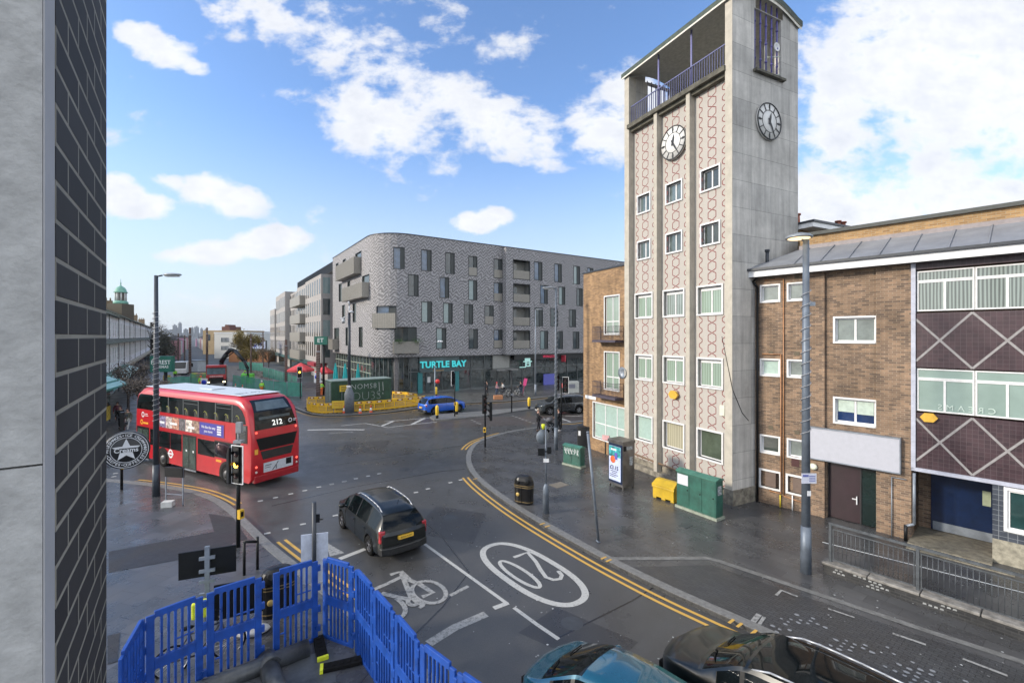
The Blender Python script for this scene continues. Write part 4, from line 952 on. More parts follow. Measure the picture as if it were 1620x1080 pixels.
for hl in loggia:
    x0, x1, z0, z1 = hl
    b = MB(); b.box(x0, -.93, z0, x0+.08, -.65, z1); b.box(x1-.08, -.93, z0, x1, -.65, z1); b.box(x0+.08, -.93, z1-.08, x1-.08, -.65, z1); b.box(x0+.08, -.93, z0, x1-.08, -.65, z0+.08)
    o = b.build('loggia', fr_dark, ab_)
    b = MB(); b.box(x0, .45, z0, x1, .5, z1); b.box(x0-.02, -.6, z0-.02, x0, .5, z1); b.box(x1, -.6, z0, x1+.02, .5, z1); b.build('inner_wall', mat('loggia_wall', (.26, .26, .24), .8), o)
    b = MB(); b.box(x0+.3, .38, z0+.2, x0+1.5, .449, z1-.35); b.build('loggia_door', sg_m[1], o)
    b = MB(); b.box(x0+.09, -.9, z0+.09, x1-.09, -.86, z0+(z1-z0)*.45)
    for i in range(24): x = x0+.12+(x1-x0-.24)*i/23; b.box(x-.01, -.915, z0+.1, x+.01, -.901, z0+(z1-z0)*.45)
    b.build('balustrade', bal_m, o)
# corner glazing with projecting balconies
apt_window(pathA, AW, 'win', sg_m[0])
apt_window(pathA, RP, 'win', sg_m[1])
def balcony(path, s0, s1, z0, z1, out=1.3, plant=False):
    a, _ = atpath(path, s0); c, _ = atpath(path, s1); d = (c-a); w = d.length; d.normalize(); mid = (a+c)/2; x0, x1 = -w/2, w/2
    b = MB(); b.box(x0, -out, z0, x1, .4, z0+.16)
    b.box(x0, -out, z0+.16, x1, -out+.05, z1); b.box(x0, -out+.05, z0+.16, x0+.05, .1, z1); b.box(x1-.05, -out+.05, z0+.16, x1, .1, z1)
    n = int(w/.22)
    for i in range(n+1): x = x0+w*i/n; b.box(x-.012, -out-.02, z0, x+.012, -out-.001, z1)
    for i in range(int(out/.22)): y = -out+.1+i*.22; b.box(x0-.02, y, z0, x0-.001, y+.02, z1); b.box(x1+.001, y, z0, x1+.02, y+.02, z1)
    o = b.build('balcony', bal_m, ab_); o.location = (mid.x, mid.y, 0); o.rotation_euler = (0, 0, math.atan2(d.y, d.x))
    if plant:
        b = MB(); r_ = random.Random(2)
        for cx in (x0+.7, x1-.3):
            for i in range(260):
                p = Vector((cx+r_.gauss(0, .38), -out+r_.gauss(-.05, .15), z1+r_.gauss(.1, .18)-abs(r_.gauss(0, .1)))); q = Vector((r_.uniform(-1, 1), r_.uniform(-1, 1), r_.uniform(-1, 1)))*.12
                b.poly([p, p+q, p+q.cross(Vector((0, 0, 1)))*.8+q*.4])
        b.build('planter_foliage', mat('fern_green', (.05, .12, .03), .7, var=.4, scale=5), o)
balcony(pathA, sL(541), sL(571), pL.z(556, 438)-.1, pL.z(556, 414.5), .9)
balcony(pathA, sL(551), sL(583.5), pL.z(567, 474), pL.z(567, 452), .9)
balcony(pathA, LEN-RAD+arcl*.26, LEN-RAD+arcl*.74, 8.2, 10.0, .45)
balcony(pathA, sR(623.8)-.1, sR(661), pR.z(642, 558.7), pR.z(642, 540), .7, True)
balcony(pathA, sL(529), sL(536), pL.z(532, 552.7), pL.z(532, 536), .9)
# ground floor: recessed glazing, mullions, shopfronts
shop = glass('shop_glass', (.035, .045, .045), .05, var=.6, scale=1.6)
IN = .5; SH = ZB-.12
b = MB(); P_ = [(IN, LEN)]+[(p[0]*(1-IN/RAD)+IN, p[1]*(1-IN/RAD)+IN) for p in arc]+[(XW, IN)]
for (a, c) in zip(P_, P_[1:]): b.poly([(*a, .1), (*c, .1), (*c, SH), (*a, SH)])
gf = b.build('shop_glazing', shop, ab_)
mull = mat('mullion_green_white', (.30, .34, .28), .5); mull_d = mat('mullion_grey', (.10, .11, .11), .5)
b = MB(); d_ = MB()
for i in range(13):
    y = 4.4+i*1.5; b.box(IN-.1, y, .11, IN-.01, y+.09, SH); 
for z in (2.5, 3.6): b.box(IN-.09, 4, z, IN-.012, LEN, z+.09)
for i in range(9):
    t = R(10+i*10); d_.cyl((RAD-(RAD-IN+.06)*math.cos(t), RAD-(RAD-IN+.06)*math.sin(t), .11), (RAD-(RAD-IN+.06)*math.cos(t), RAD-(RAD-IN+.06)*math.sin(t), SH), .04, n=6)
for i in range(18):
    x = 4.2+i*2.1; d_.box(x, IN-.1, .11, x+.08, IN-.01, SH)
d_.box(4, IN-.09, 2.75, XW, IN-.012, 2.85); d_.box(4, IN-.085, .11, XW, IN-.013, .35)
b.build('shop_mullions', mull, ab_); d_.build('shop_mullions', mull_d, ab_)
# columns of pinkish stone at the corner and the concrete panel
b = MB(); b.box(2.3, .7, .1, 3.6, 1.6, SH); b.build('corner_pier', mat('pier_stone', (.16, .15, .15), .7, var=.3, scale=3), ab_)
xt0, xt1 = pR.t(665), pR.t(728)
b = MB(); b.box(xt0, .28, 2.85, xt1, .49, SH-.02); fb = b.build('shop_fascia', mat('teal_grey_fascia', (.06, .09, .095), .4, var=.3, scale=.8), ab_)
b = MB(); b.box(xt0+.05, .1, 2.7, xt1+.6, .27, 3.05); b.build('shop_canopy', mat('canopy_dark', (.05, .08, .085), .5), fb)
cyan = mat('cyan_letters', (.05, .50, .52), .4, emit=((.05, .55, .58), .25))
M_ = WM((xt0+xt1)/2+.45, .09, 3.62)
text('TURTLE BAY', 1.12, cyan, fb, M_, ext=.05, spacing=1.02, bold=.03)
text('CARIBBEAN', .26, mat('amber_letters', (.5, .3, .1), .5), fb, WM((xt0+xt1)/2-.3, .09, 2.88), ext=.01, spacing=1.1)
for i, (ua, ub) in enumerate(((663, 670), (721, 728))):
    b = MB(); b.box(pR.t(ua), .3, .1, pR.t(ub), .48, 2.7); b.build('teal_panel', mat('teal_panel', (.02, .17, .18), .4), ab_)
b = MB(); b.box(pR.t(675), .36, .1, pR.t(682), .48, 2.6); dd = b.build('shop_door', mat('shop_door_dark', (.03, .05, .055), .3), ab_)
b = MB(); b.box(pR.t(675)+.25, .345, 1.4, pR.t(675)+.65, .358, 2.1); b.build('poster', mat('poster_pale', (.5, .5, .5), .6), dd)
ux = pR.t
b = MB(); b.box(ux(781), .15, 2.8, ux(807), .48, SH-.03); b.box(ux(781), .14, 3.85, ux(807), .149, 3.9); b.build('concrete_panel', mat('concrete_clad', (.27, .27, .25), .8), ab_)
b = MB(); b.box(ux(779), -1.2, 2.55, ux(812), .14, 2.75); b.build('canopy', mat('canopy_grey', (.18, .18, .17), .6), ab_)
b = MB(); b.box(ux(812), -.25, 3.9, XW, .4, SH-.03); fb2 = b.build('shop_fascia', mat('black_fascia', (.012, .012, .014), .4), ab_)
text("WINGS'S", .5, mat('pink_red_letters', (.6, .03, .10), .4, emit=((.7, .03, .1), .4)), fb2, WM(ux(866.5), -.27, 4.25), ext=.01, spacing=1.15)
b = MB(); b.M = Matrix.Translation((ux(833), -.3, 3.2)) ; mint = mat('mint_logo', (.35, .6, .55), .4, emit=((.35, .6, .55), .25))
b.box(-.75, 0, .35, .75, .05, .5); b.box(-.5, 0, .5, .45, .05, .9); b.box(-.4, 0, -.3, -.2, .05, .35); b.box(.3, 0, -.3, .5, .05, .35); b.box(-.2, 0, -.3, .3, .05, -.15); b.box(-.2, 0, .1, .3, .05, .22); b.box(-1.4, 0, -.42, -.3, .05, -.3); b.M = None
b.build('shop_logo', mint, fb2)
b = MB(); b.box(ux(886), -1.2, 3.4, ux(887), -.25, 4.4); b.box(ux(885), -1.3, 3.5, ux(886)-.05, -.4, 4.4); b.build('projecting_sign', mat('red_sign', (.45, .04, .06), .5), fb2)
b = MB(); b.box(ux(857), -.5, .1, ux(878), -.35, 1.7); b.build('blue_hoarding', mat('violet_blue_board', (.10, .11, .42), .5), ab_)

# receding blocks along the left street (part of the same terrace, each its own building)
ob = Vector((-30.7, 73.2, 0)); pS = Plane((ob.x, ob.y), YD)
BB = [('near', 508, 483, 439, 0.0, 3.3), ('balcony', 483, 465, 451, .6, 0), ('c', 465, 452.5, 462, .9, 0), ('d', 452.5, 443.5, 463.5, -.2, 0), ('e', 443.5, 434.5, 467.5, .3, 0), ('f', 434.5, 427.3, 490, .0, 0)]
lab = {'near': 'pale grey brick block with green sign beside the rounded apartment corner', 'balcony': 'pale grey block with a stack of four wide metal balconies', 'c': 'lower recessed grey block behind the balcony stack',
       'd': 'narrow grey brick block fourth along the receding row', 'e': 'narrow grey brick block fifth along the receding row', 'f': 'lowest grey brick block at the far end of the row'}
ppb = brick('pale_row_brick', (.40, .375, .36), (.31, .29, .28), (.30, .29, .27), blotch=.1, bump=.2)
for key, ua, ub, vt, setb, q in BB:
    t0, t1 = pS.t(ua), pS.t(ub); zt = pS.z((ua+ub)/2, vt)
    zt = pS.z(ua, vt-6) if key == 'near' else zt
    zt = min(zt, 18.6)
    zb = 2.9
    bld = thing('apartment_building', lab[key], 'building', ob, angle(YD), group='grey brick blocks along the left street')
    # local x runs away along the street; outside (street) is +y here
    b = MB(); b.box(t0+.02, -14, zb, t1-.02, -setb, zt); b.box(t0+.02, -14, 0, t1-.02, -setb-1.0, zb-.02); w_ = b.build('wall', ppb, bld)
    n = max(2, int((t1-t0)/1.9)); fl = 4
    for f_ in range(fl):
        z0 = zb+.9+f_*3.45
        if z0+2.3 > zt: break
        for i in range(n):
            xx = t0+(t1-t0)*(i+.5)/n
            b = MB(); b.box(xx-.42, -setb+.002, z0, xx+.42, -setb+.03, z0+2.45); b.build('window', glass('row_window', (.03, .035, .035), .1), w_)
        if key == 'balcony':
            b = MB(); b.box(t0+.6, -setb, z0-1.0, t1-.6, -setb+1.5, z0+.75); b.build('balcony', bal_m, w_)
    if key == 'near':
        for f_ in range(4):
            z0 = zb+1.2+f_*3.45; b = MB(); b.box(t0+.0, -1.35, z0-.3, t0+.015, -.3, z0+2.3); b.build('window', sg_m[2 if f_ in (1, 3) else 1], w_)
b = MB(); q0 = pS.t(507)+2; q1 = pS.t(449)
ph = thing('penthouse', 'dark louvred setback storey above the receding grey blocks', 'building', ob, angle(YD))
b.box(q0, -13, 18.65, q1, -3.0, 20.3); b.build('wall', mat('penthouse_dark', (.07, .075, .08), .6), ph)
b = MB()
for i in range(60): x = q0+(q1-q0)*i/60; b.box(x, -2.98, 18.65, x+.12, -2.9, 20.25)
b.build('louvres', dark_metal, ph)
# long shop canopy of the row with red stall
st_ = thing('shop_row', 'dark shopfronts below the receding grey blocks', 'building', ob, angle(YD))
b = MB(); b.box(3, -1.7, .1, pS.t(430), -1.02, 2.85); b.build('shopfront', shop, st_)
b = MB(); b.box(1, -1.0, 2.3, pS.t(495), .9, 2.9); b.build('fascia', mat('red_fascia', (.30, .02, .035), .5), st_)
b = MB(); b.box(pS.t(494), -1.0, 2.3, pS.t(431), .4, 2.9); b.build('fascia', mat('teal_fascia', (.03, .09, .09), .5), st_)

# ================================================================== FAR LEFT STREET
far = mat('far_city', (.06, .065, .055), .9, var=.35, scale=.012); farg = mat('far_hill_green', (.04, .055, .03), .9, var=.35, scale=.01)
def hill(name, Y, u0, u1, hts, m, zb=-2):
    b = MB(); n = 90; r_ = random.Random(int(Y)); pts = []
    for i in range(n+1):
        u = u0+(u1-u0)*i/n; x = (u-U0)/F*Y; f_ = i/n*(len(hts)-1); k = min(int(f_), len(hts)-2); h = hts[k]*(1-(f_-k))+hts[k+1]*(f_-k)
        h += r_.uniform(-.4, .4)*Y/F; pts.append((x, H+(V0-h)/F*Y))
    for (x0, z0), (x1, z1) in zip(pts, pts[1:]):
        b.poly([(x0, Y, zb), (x1, Y, zb), (x1, Y, z1), (x0, Y, z0)]); b.poly([(x0, Y, z0), (x1, Y, z1), (x1, Y+Y*.3, z1*.9), (x0, Y+Y*.3, z0*.9)])
    return struct(b.build(name, m))
hill('hills', 3600, 180, 1700, [526, 526, 524, 523, 522, 521.5, 521, 521, 522, 522, 523, 524, 525, 526], farg)
hill('hills', 2300, 190, 1700, [529, 528, 527, 526, 525.5, 526, 526, 526, 526, 527, 528], far)
tm = mat('tower_block_grey', (.16, .17, .18), .8, var=.15, scale=.05)
sky_t = [(276.5, 514.5, 4.5), (281, 519.5, 3.0), (284.8, 511, 3.6), (304, 518.5, 3.2), (311, 517.2, 5.0), (319, 520, 3), (262, 521, 5), (294, 521, 5), (270, 522.5, 6), (325, 521.5, 3), (243, 522.5, 5), (255,524,3)]
for i, (u, v, w) in enumerate(sky_t):
    Y = 1750; x = (u-U0)/F*Y; hh = H+(V0-v)/F*Y; k = w/F*Y/2
    t = thing('far_tower', 'hazy blue tower block on the skyline, ' + ['left one of the tall pair', 'squat block between the tall pair', 'tallest of the skyline', 'narrow block left of the wide one', 'wide one right of the tall pair', 'small block right of the wide one', 'low block far left', 'low block between the two clusters', 'lowest block left of the tall pair', 'rightmost small block', 'farthest left low block beside the lamp post', 'tiny block left of the first cluster'][i], 'tower block', (x, Y, 0), .3, group='tower blocks on the skyline')
    b = MB(); b.box(-k, -k, 0, k, k, hh); b.box(-k*.4, -k*.4, hh, k*.4, k*.4, hh+4)
    b.build('body', tm, t)
# low rows of far houses lining the street
houses_c = [(.30, .16, .18), (.36, .34, .33), (.28, .30, .34), (.34, .18, .26), (.22, .2, .19), (.38, .37, .36)]
r_ = random.Random(9)
for i in range(16):
    side = -1 if i < 9 else 1
    Y = 150+(i % 9)*19 if side < 0 else 205+(i % 9)*20
    u = (268 + (i % 9)*3.2) if side < 0 else (336-(i % 9)*3.0)
    x = (u-U0)/F*Y
    c = houses_c[i % 6]
    t = thing('terraced_house', 'small %s house front far down the street, %s' % (['pink', 'white', 'blue grey', 'mauve', 'brown', 'pale grey'][i % 6], ['nearest', 'second', 'third', 'fourth', 'fifth', 'sixth', 'seventh', 'eighth', 'ninth'][i % 9]+(' on the left side' if side < 0 else ' on the right side')), 'house', (x, Y, 0), R(36), group='houses far down the street')
    hgt = r_.uniform(5.2, 6.6)
    b = MB(); b.box(-3, -6, 0, 3, 6, hgt); b.build('wall', mat('house_paint_%d' % (i % 6), c, .8), t)
    b = MB(); b.poly([(-3.2, -6, hgt), (-3.2, 6, hgt), (0, 6, hgt+1.4), (0, -6, hgt+1.4)]); b.poly([(3.2, 6, hgt), (3.2, -6, hgt), (0, -6, hgt+1.4), (0, 6, hgt+1.4)]); b.poly([(-3.2,-6,hgt),(3.2,-6,hgt),(0,-6,hgt+1.4)]); b.build('roof', mat('far_slate', (.09, .09, .1), .8), t)
    for k in range(2):
        b = MB(); b.box(-2.0+k*2.4, -6.06, 2.6, -.9+k*2.4, -6.01, 4.2); b.build('window', glass('far_window', (.04, .05, .06), .1), t)
# white art-deco block, tan block behind, billboard and orange brick parade
def pxbox(name, label, cat, Y, u0, u1, vt, depth, m, yaw=0):
    x0, x1 = (u0-U0)/F*Y, (u1-U0)/F*Y; z = H+(V0-vt)/F*Y
    t = thing(name, label, cat, ((x0+x1)/2, Y, 0), yaw); w = (x1-x0)/2
    b = MB(); b.box(-w, 0, 0, w, depth, z); wl = b.build('wall', m, t); return t, w, z, wl
t, w, z, wl = pxbox('white_building', 'white rendered flat roofed building with grid windows at the end of the street', 'building', 150, 339, 390, 527, 18, mat('white_render', (.62, .61, .57), .8))
b = MB(); b.box(-w-.1, -.1, z, w+.1, 18, z+.35); b.build('parapet', white_paint, t)
for k, (ua, ub) in enumerate(((349.5, 362), (374, 386))):
    for (va, vb) in ((534, 541), (547, 553.5)):
        x0, x1 = (ua-(339+390)/2)/F*150, (ub-(339+390)/2)/F*150; z1, z0 = H+(V0-va)/F*150, H+(V0-vb)/F*150
        b = MB(); b.box(x0, -.05, z0, x1, -.005, z1); o = b.build('window', glass('crittall_glass', (.10, .12, .13), .1), t)
        b = MB()
        for i in range(7): x = x0+(x1-x0)*i/6; b.box(x-.04, -.09, z0, x+.04, -.051, z1)
        b.build('glazing_bars', white_paint, o)
t, w, z, wl = pxbox('tan_building', 'tan brick building behind the white one', 'building', 185, 321, 376, 522.5, 20, mat('tan_brick', (.34, .25, .14), .85, var=.2, scale=.5))
b = MB(); b.box(-w*.1, 2, z, w*.35, 10, z+1.6); b.box(w*.0, 3, z+1.6, w*.2, 8, z+2.4); b.build('chimney', mat('dark_red_brick', (.13, .06, .05), .9), t)
for k in range(3):
    b = MB(); b.box(-w+1.5+k*3, -.05, 5.5, -w+3+k*3, -.005, 8); b.build('window', glass('far_window', (.04, .05, .06), .1), t)
t, w, z, wl = pxbox('advert_board', 'large white and blue billboard right of the golden tree', 'billboard', 135, 397, 421, 538.5, .5, mat('billboard_frame', (.08, .08, .08), .7))
b = MB(); b.box(-w+.2, -.08, z-2.4, w-.2, -.01, z-.2); s_ = b.build('poster', mat('billboard_white', (.5, .56, .72), .5), t)
b = MB(); b.box(-w+.5, -.1, z-1.9, -w+1.7, -.085, z-1.2); b.box(-w+2.2, -.1, z-1.4, -w+3.2, -.085, z-.6); b.build('poster_artwork', mat('billboard_blue', (.05, .07, .3), .5), s_)
t, w, z, wl = pxbox('shop_parade', 'low orange brick parade behind the golden tree', 'building', 128, 362, 424, 556.5, 8, mat('orange_brick', (.36, .16, .07), .85, var=.2))
b = MB(); b.box(-w, -.1, z, w, 8, z+.3); b.build('roof', mat('grey_roof', (.12,.11,.1), .8), t)

# white terrace with shops on the left
TD2 = (-.596, .803); T0 = Vector((-42.7, 48.0, 0)); pT = Plane((T0.x, T0.y), TD2)
render_w = mat('painted_render', (.80, .80, .82), .75, var=.10, scale=.7, dirt=.06)
slate = mat('mossy_slate', (.10, .11, .085), .85, var=.35, scale=2)
cuts = [-14, -6.5, 1.5, 12, 20, 30, 42, 58, 80, 110, 150]
for i, (a, c) in enumerate(zip(cuts, cuts[1:])):
    t = thing('terraced_house', 'white painted terraced house with slate roof, %s of the row from the brick pier' % ['hidden first', 'nearest', 'second', 'third', 'fourth', 'fifth', 'sixth', 'seventh', 'eighth', 'ninth'][i], 'house', T0, angle(TD2), group='white terraced houses on the left')
    he = 9.55 if i < 3 else 9.75
    b = MB(); b.box(a+.01, 0, 3.3, c-.01, 9, he); b.box(a+.01, .4, 0, c-.01, 9, 3.3); b.build('wall', render_w, t)
    b = MB(); b.poly([(a, -.45, he), (c, -.45, he), (c, 4.5, he+2.6), (a, 4.5, he+2.6)]); b.poly([(a, 9.3, he), (a, 4.5, he+2.6), (c, 4.5, he+2.6), (c, 9.3, he)]); b.poly([(a, -.45, he), (a, 4.5, he+2.6), (a, 9.3, he)]); b.poly([(c, -.45, he), (c, 9.3, he), (c, 4.5, he+2.6)])
    b.box(a, -.45, he-.12, c, -.3, he); rf = b.build('roof', slate, t)
    b = MB(); b.box(c-.5, 3.0, he+1.0, c+.4, 4.8, he+3.7)
    for k in range(3): b.cyl((c-.05, 3.3+k*.55, he+3.7), (c-.05, 3.3+k*.55, he+4.2), .13, .1, 8)
    b.build('chimney', mat('chimney_brick', (.22, .16, .10), .9, var=.3, scale=2), rf)
    n = max(2, int((c-a)/2.4))
    for k in range(n):
        x = a+(c-a)*(k+.5)/n
        for z0 in (4.3, 7.2):
            b = MB(); b.box(x-.55, -.09, z0-.1, x+.55, 0, z0); b.box(x-.5, -.06, z0, x-.42, -.005, z0+1.7); b.box(x+.42, -.06, z0, x+.5, -.005, z0+1.7); b.box(x-.42, -.06, z0+1.62, x+.42, -.005, z0+1.7); b.box(x-.42, -.06, z0+.8, x+.42, -.005, z0+.86); o = b.build('window', white_paint, t)
            b = MB(); b.box(x-.42, -.03, z0, x+.42, -.004, z0+1.62); b.build('pane', gl_dark, o)
    b = MB(); b.cyl((c-.2, -.06, 0.2), (c-.2, -.06, he), .035, n=6); b.build('drainpipe', black_metal, t)
    b = MB(); b.poly([(a+.05, -.7, 6.5), (c-.05, -.7, 6.5), (c-.05, -.01, 6.95), (a+.05, -.01, 6.95)]); b.box(a+.05, -.7, 6.42, c-.05, -.6, 6.5); b.build('slate_canopy', slate, t)
    b = MB(); b.box(a+.03, .3, .2, c-.03, .39, 2.6); o = b.build('shop_window', shop, t)
    b = MB(); b.box(a+.02, -.3, 2.6, c-.02, .38, 3.28); b.box(a+.02, -.6, 3.1, c-.02, -.3, 3.28); b.build('shop_fascia', mat('green_fascia', (.05, .19, .15), .5, var=.2) if i < 4 else mat('cream_fascia', (.4, .36, .28), .6), t)
    if i < 4:
        b = MB(); b.poly([(a+.2, -1.6, 2.7), (c-.2, -1.6, 2.7), (c-.2, -.31, 3.3), (a+.2, -.31, 3.3)]); b.box(a+.2, -1.64, 2.62, c-.2, -1.6, 2.72); b.build('shop_canopy', mat('green_glass_canopy', (.10, .30, .26), .3, var=.25), t)
# projecting green shop on the left pavement
q0, q1 = Vector((-29.4, 30.4, 0)), Vector((-33.0, 37.6, 0)); dq = (q1-q0).normalized(); gs = thing('green_shop', 'single storey green fronted shop with glass canopy at the left pavement', 'shop', q0, angle(dq))
b = MB(); b.box(-6, .3, 0, 8, 8, 3.5); b.build('wall', mat('shop_wall_pale', (.3, .3, .28), .8), gs)
b = MB(); b.box(-6, -.05, 2.75, 8.1, .29, 3.55); b.build('fascia', mat('green_fascia', (.05, .19, .15), .5, var=.2), gs)
b = MB(); b.poly([(-6, -1.1, 3.3), (8, -1.1, 3.3), (8, .29, 3.95), (-6, .29, 3.95)]); b.box(-6, -1.14, 3.22, 8, -1.1, 3.34); b.box(-6, -.5, 3.6, 8, -.46, 3.68); b.build('canopy', mat('green_glass_canopy', (.10, .30, .26), .3, var=.25), gs)
for k in range(5):
    x = -5.2+k*2.6; b = MB(); b.box(x, .0, .3, x+2.3, .28, 2.7); o = b.build('shop_window', glass('display_glass', (.05, .05, .045), .08, var=.9, scale=4), gs)
    b = MB(); b.box(x-.2, -.03, .1, x, .29, 2.74); b.build('mullion', mat('green_fascia', (.05, .19, .15), .5), o)
for x, c, n_ in ((1.2, (.55, .6, .62), 'white'), (4.6, (.55, .05, .04), 'red'), (6.4, (.5, .35, .04), 'amber')):
    b = MB(); b.box(x, -.06, .5, x+.9, -.035, 1.6); b.build('poster', mat('shop_poster_'+n_, c, .6, var=.5, scale=5), gs)
# cupola with green dome behind the terrace
cu = thing('cupola', 'green copper domed cupola with finial above the terrace roofs', 'cupola')
Yc = 78; xc_ = (191-U0)/F*Yc; cu.location = (xc_, Yc, 0); zc = lambda v: H+(V0-v)/F*Yc
b = MB(); b.box(-1.25, -1.25, 6, 1.25, 1.25, zc(481)); b.build('base', mat('cupola_base_brick', (.11, .095, .07), .9), cu)
green_cu = mat('verdigris', (.16, .36, .28), .6, var=.2)
b = MB(); b.lathe((0, 0, zc(481)), [(1.05, 0), (1.05, .35), (.85, .5), (.8, .55)], 12); b.build('drum', green_cu, cu)
b = MB()
for i in range(8): t_ = R(45*i); b.cyl((.72*math.cos(t_), .72*math.sin(t_), zc(476)), (.72*math.cos(t_), .72*math.sin(t_), zc(463)), .1, n=8)
b.build('columns', mat('cupola_white', (.55, .56, .55), .6), cu)
b = MB(); b.lathe((0, 0, zc(463)), [(.95, 0), (.95, .12), (.82, .2), (.76, .55), (.54, .9), (.25, 1.1), (.1, 1.2), (.06, 1.5), (.14, 1.6), (.04, 1.75), (.03, 2.3), (.001, 2.35)], 16); b.build('dome', green_cu, cu)
b = MB(); b.box(-.4, -.4, zc(476), .4, .4, zc(463)); b.build('lantern_core', glass('lantern_glass', (.05, .05, .05)), cu)

# ================================================================== OUR OWN WALL (left edge of the frame)
WD = (-.58, .8146); A0 = Vector((-.887, .885, 0))
dark_brick = brick('charcoal_brick', (.034, .032, .032), (.016, .015, .016), (.30, .28, .23), w=.226, h=.075, mort=.006, rough=.8, blotch=.45, bump=1.0, msmooth=.3)
pier = thing('brick_pier', 'charcoal brick pier with pale mortar at the left edge of the view', 'pier', A0, angle(WD))
b = MB(); b.box(0, 0, 0, .675, .6, 14); b.build('brickwork', dark_brick, pier)
stone_m = mat('cast_stone', (.40, .40, .39), .85, var=.16, scale=14, bump=.2, bscale=60)
b = MB(); b.box(-.08, .004, 0, -.0015, .6, 6.968); b.box(-.08, .004, 6.972, -.0015, .6, 14); b.m = 1; b.box(-.078, .001, 0, -.002, .0035, 14)
b.build('stone_jamb', [stone_m, mat('smooth_stone', (.40, .40, .41), .8, var=.06)], pier)
# ================================================================== STREET FURNITURE
PVZ = .11
def base(u, v): return G(u, v, PVZ)
amber_on = mat('amber_lit', (.9, .4, .05), .4, emit=((1, .42, .04), 5))
lens_off = mat('signal_lens_dark', (.05, .02, .02), .2)
def spiral(par, r, z0, z1, turns, m, x=0):
    b = MB(); n = int(turns*10); pts = [(x+r*math.cos(2*math.pi*i/10), r*math.sin(2*math.pi*i/10), z0+(z1-z0)*i/n) for i in range(n+1)]
    b.tube(pts, .012, 4); return b.build('string_lights', m, par)
cable_w = mat('light_cable', (.35, .36, .38), .5)
def lamp_post(u, v, label, h=10.0, r0=.11, r1=.07, armdir=(1, 0), arm=.35, m=grey_metal, lit=False, lights=None, headr=.33, pos=None, disc=False):
    p = pos or base(u, v)
    t = thing('street_lamp', label, 'street lamp', p, 0, group='tall street lamps')
    b = MB(); b.cyl((0, 0, 0), (0, 0, 1.4), r0*1.25, r0*1.15, 14); b.cyl((0, 0, 1.4), (0, 0, h), r0, r1, 14); b.build('column', m, t)
    d = Vector((armdir[0], armdir[1], 0)).normalized()
    b = MB(); e = d*arm; b.cyl((0, 0, h-.05), (e.x*.6, e.y*.6, h), .035, n=8); b.build('arm', m, t)
    c = Vector((e.x*1.6, e.y*1.6, h)) if not disc else Vector((e.x, e.y, h))
    b = MB()
    if disc:
        b.lathe(c, [(.001, .03), (headr, .04), (headr*1.02, .07), (headr*.8, .14), (headr*.35, .19), (.001, .2)], 24)
    else:
        b.M = Matrix.Translation(c) @ Matrix.Rotation(angle(d), 4, 'Z'); b.ell((0, 0, .03), (.42, .17, .075), 14, 8); b.M = None
    hd = b.build('lamp_head', mat('lamp_shell', (.24, .26, .28), .4, .2), t)
    b = MB()
    if disc: b.lathe(c, [(.001, .028), (headr*.82, .028), (headr*.82, .035), (.001, .036)], 24)
    else: b.M = Matrix.Translation(c) @ Matrix.Rotation(angle(d), 4, 'Z'); b.box(-.28, -.1, -.055, .28, .1, -.03); b.M = None
    b.build('diffuser', mat('lamp_glow', (.9, .7, .3), .4, emit=((1, .72, .4), .9)) if lit else mat('lamp_lens', (.5, .5, .48), .3), hd)
    if lights: spiral(t, r0+.01, lights[0], lights[1], lights[2], cable_w)
    return t, p
lampcol = mat('lamp_column_dark', (.04, .05, .065), .45, .2, var=.2)
lampcol2 = mat('lamp_column_bluegrey', (.13, .155, .19), .5, .3, var=.25, scale=2)
t, p = lamp_post(247, 784, 'dark street lamp wrapped in string lights behind the bus', 9.8, .12, .075, (1, .0), .45, lampcol, lights=(3.2, 8.2, 22))
b = MB(); b.box(-.22, -.06, 7.5, -.08, .06, 7.72); b.build('control_box', black_metal, t)
t, p = lamp_post(1275, 905, 'blue grey street lamp with lit disc head before the brick office', 10.0, .12, .085, (-1, .1), .2, lampcol2, lit=True, lights=(4.0, 8.5, 13), headr=.36, disc=True)
b = MB(); b.box(-.22, -.15, 2.72, .22, -.135, 3.02); sp_ = b.build('sign_plate', mat('bay_sign', (.55, .57, .66), .5, var=.08, scale=12), t)
b = MB(); b.box(-.19, -.155, 2.92, -.02, -.151, 2.98)
for k in range(4): b.box(.0, -.155, 2.78+k*.05, .18, -.151, 2.80+k*.05)
b.build('sign_print', mat('sign_print_blue', (.1, .12, .35), .5), sp_)
b = MB(); b.box(-.06, -.16, 2.35, .05, -.15, 2.5); b.build('number_plate', white_paint, t)
b = MB(); b.box(.05, -.1, 8.0, .22, .05, 8.12); b.build('control_box', grey_metal, t)
lamp_post(879.5, 711, 'slim grey street lamp with string lights beside the woman with the pushchair', 10.1, .1, .06, (-1, .0), .28, lampcol2, lights=(2.5, 9.6, 26))
lamp_post(847, 626, 'thin grey street lamp before the parked bicycles', 10.3, .1, .06, (1, .0), .3, grey_metal)
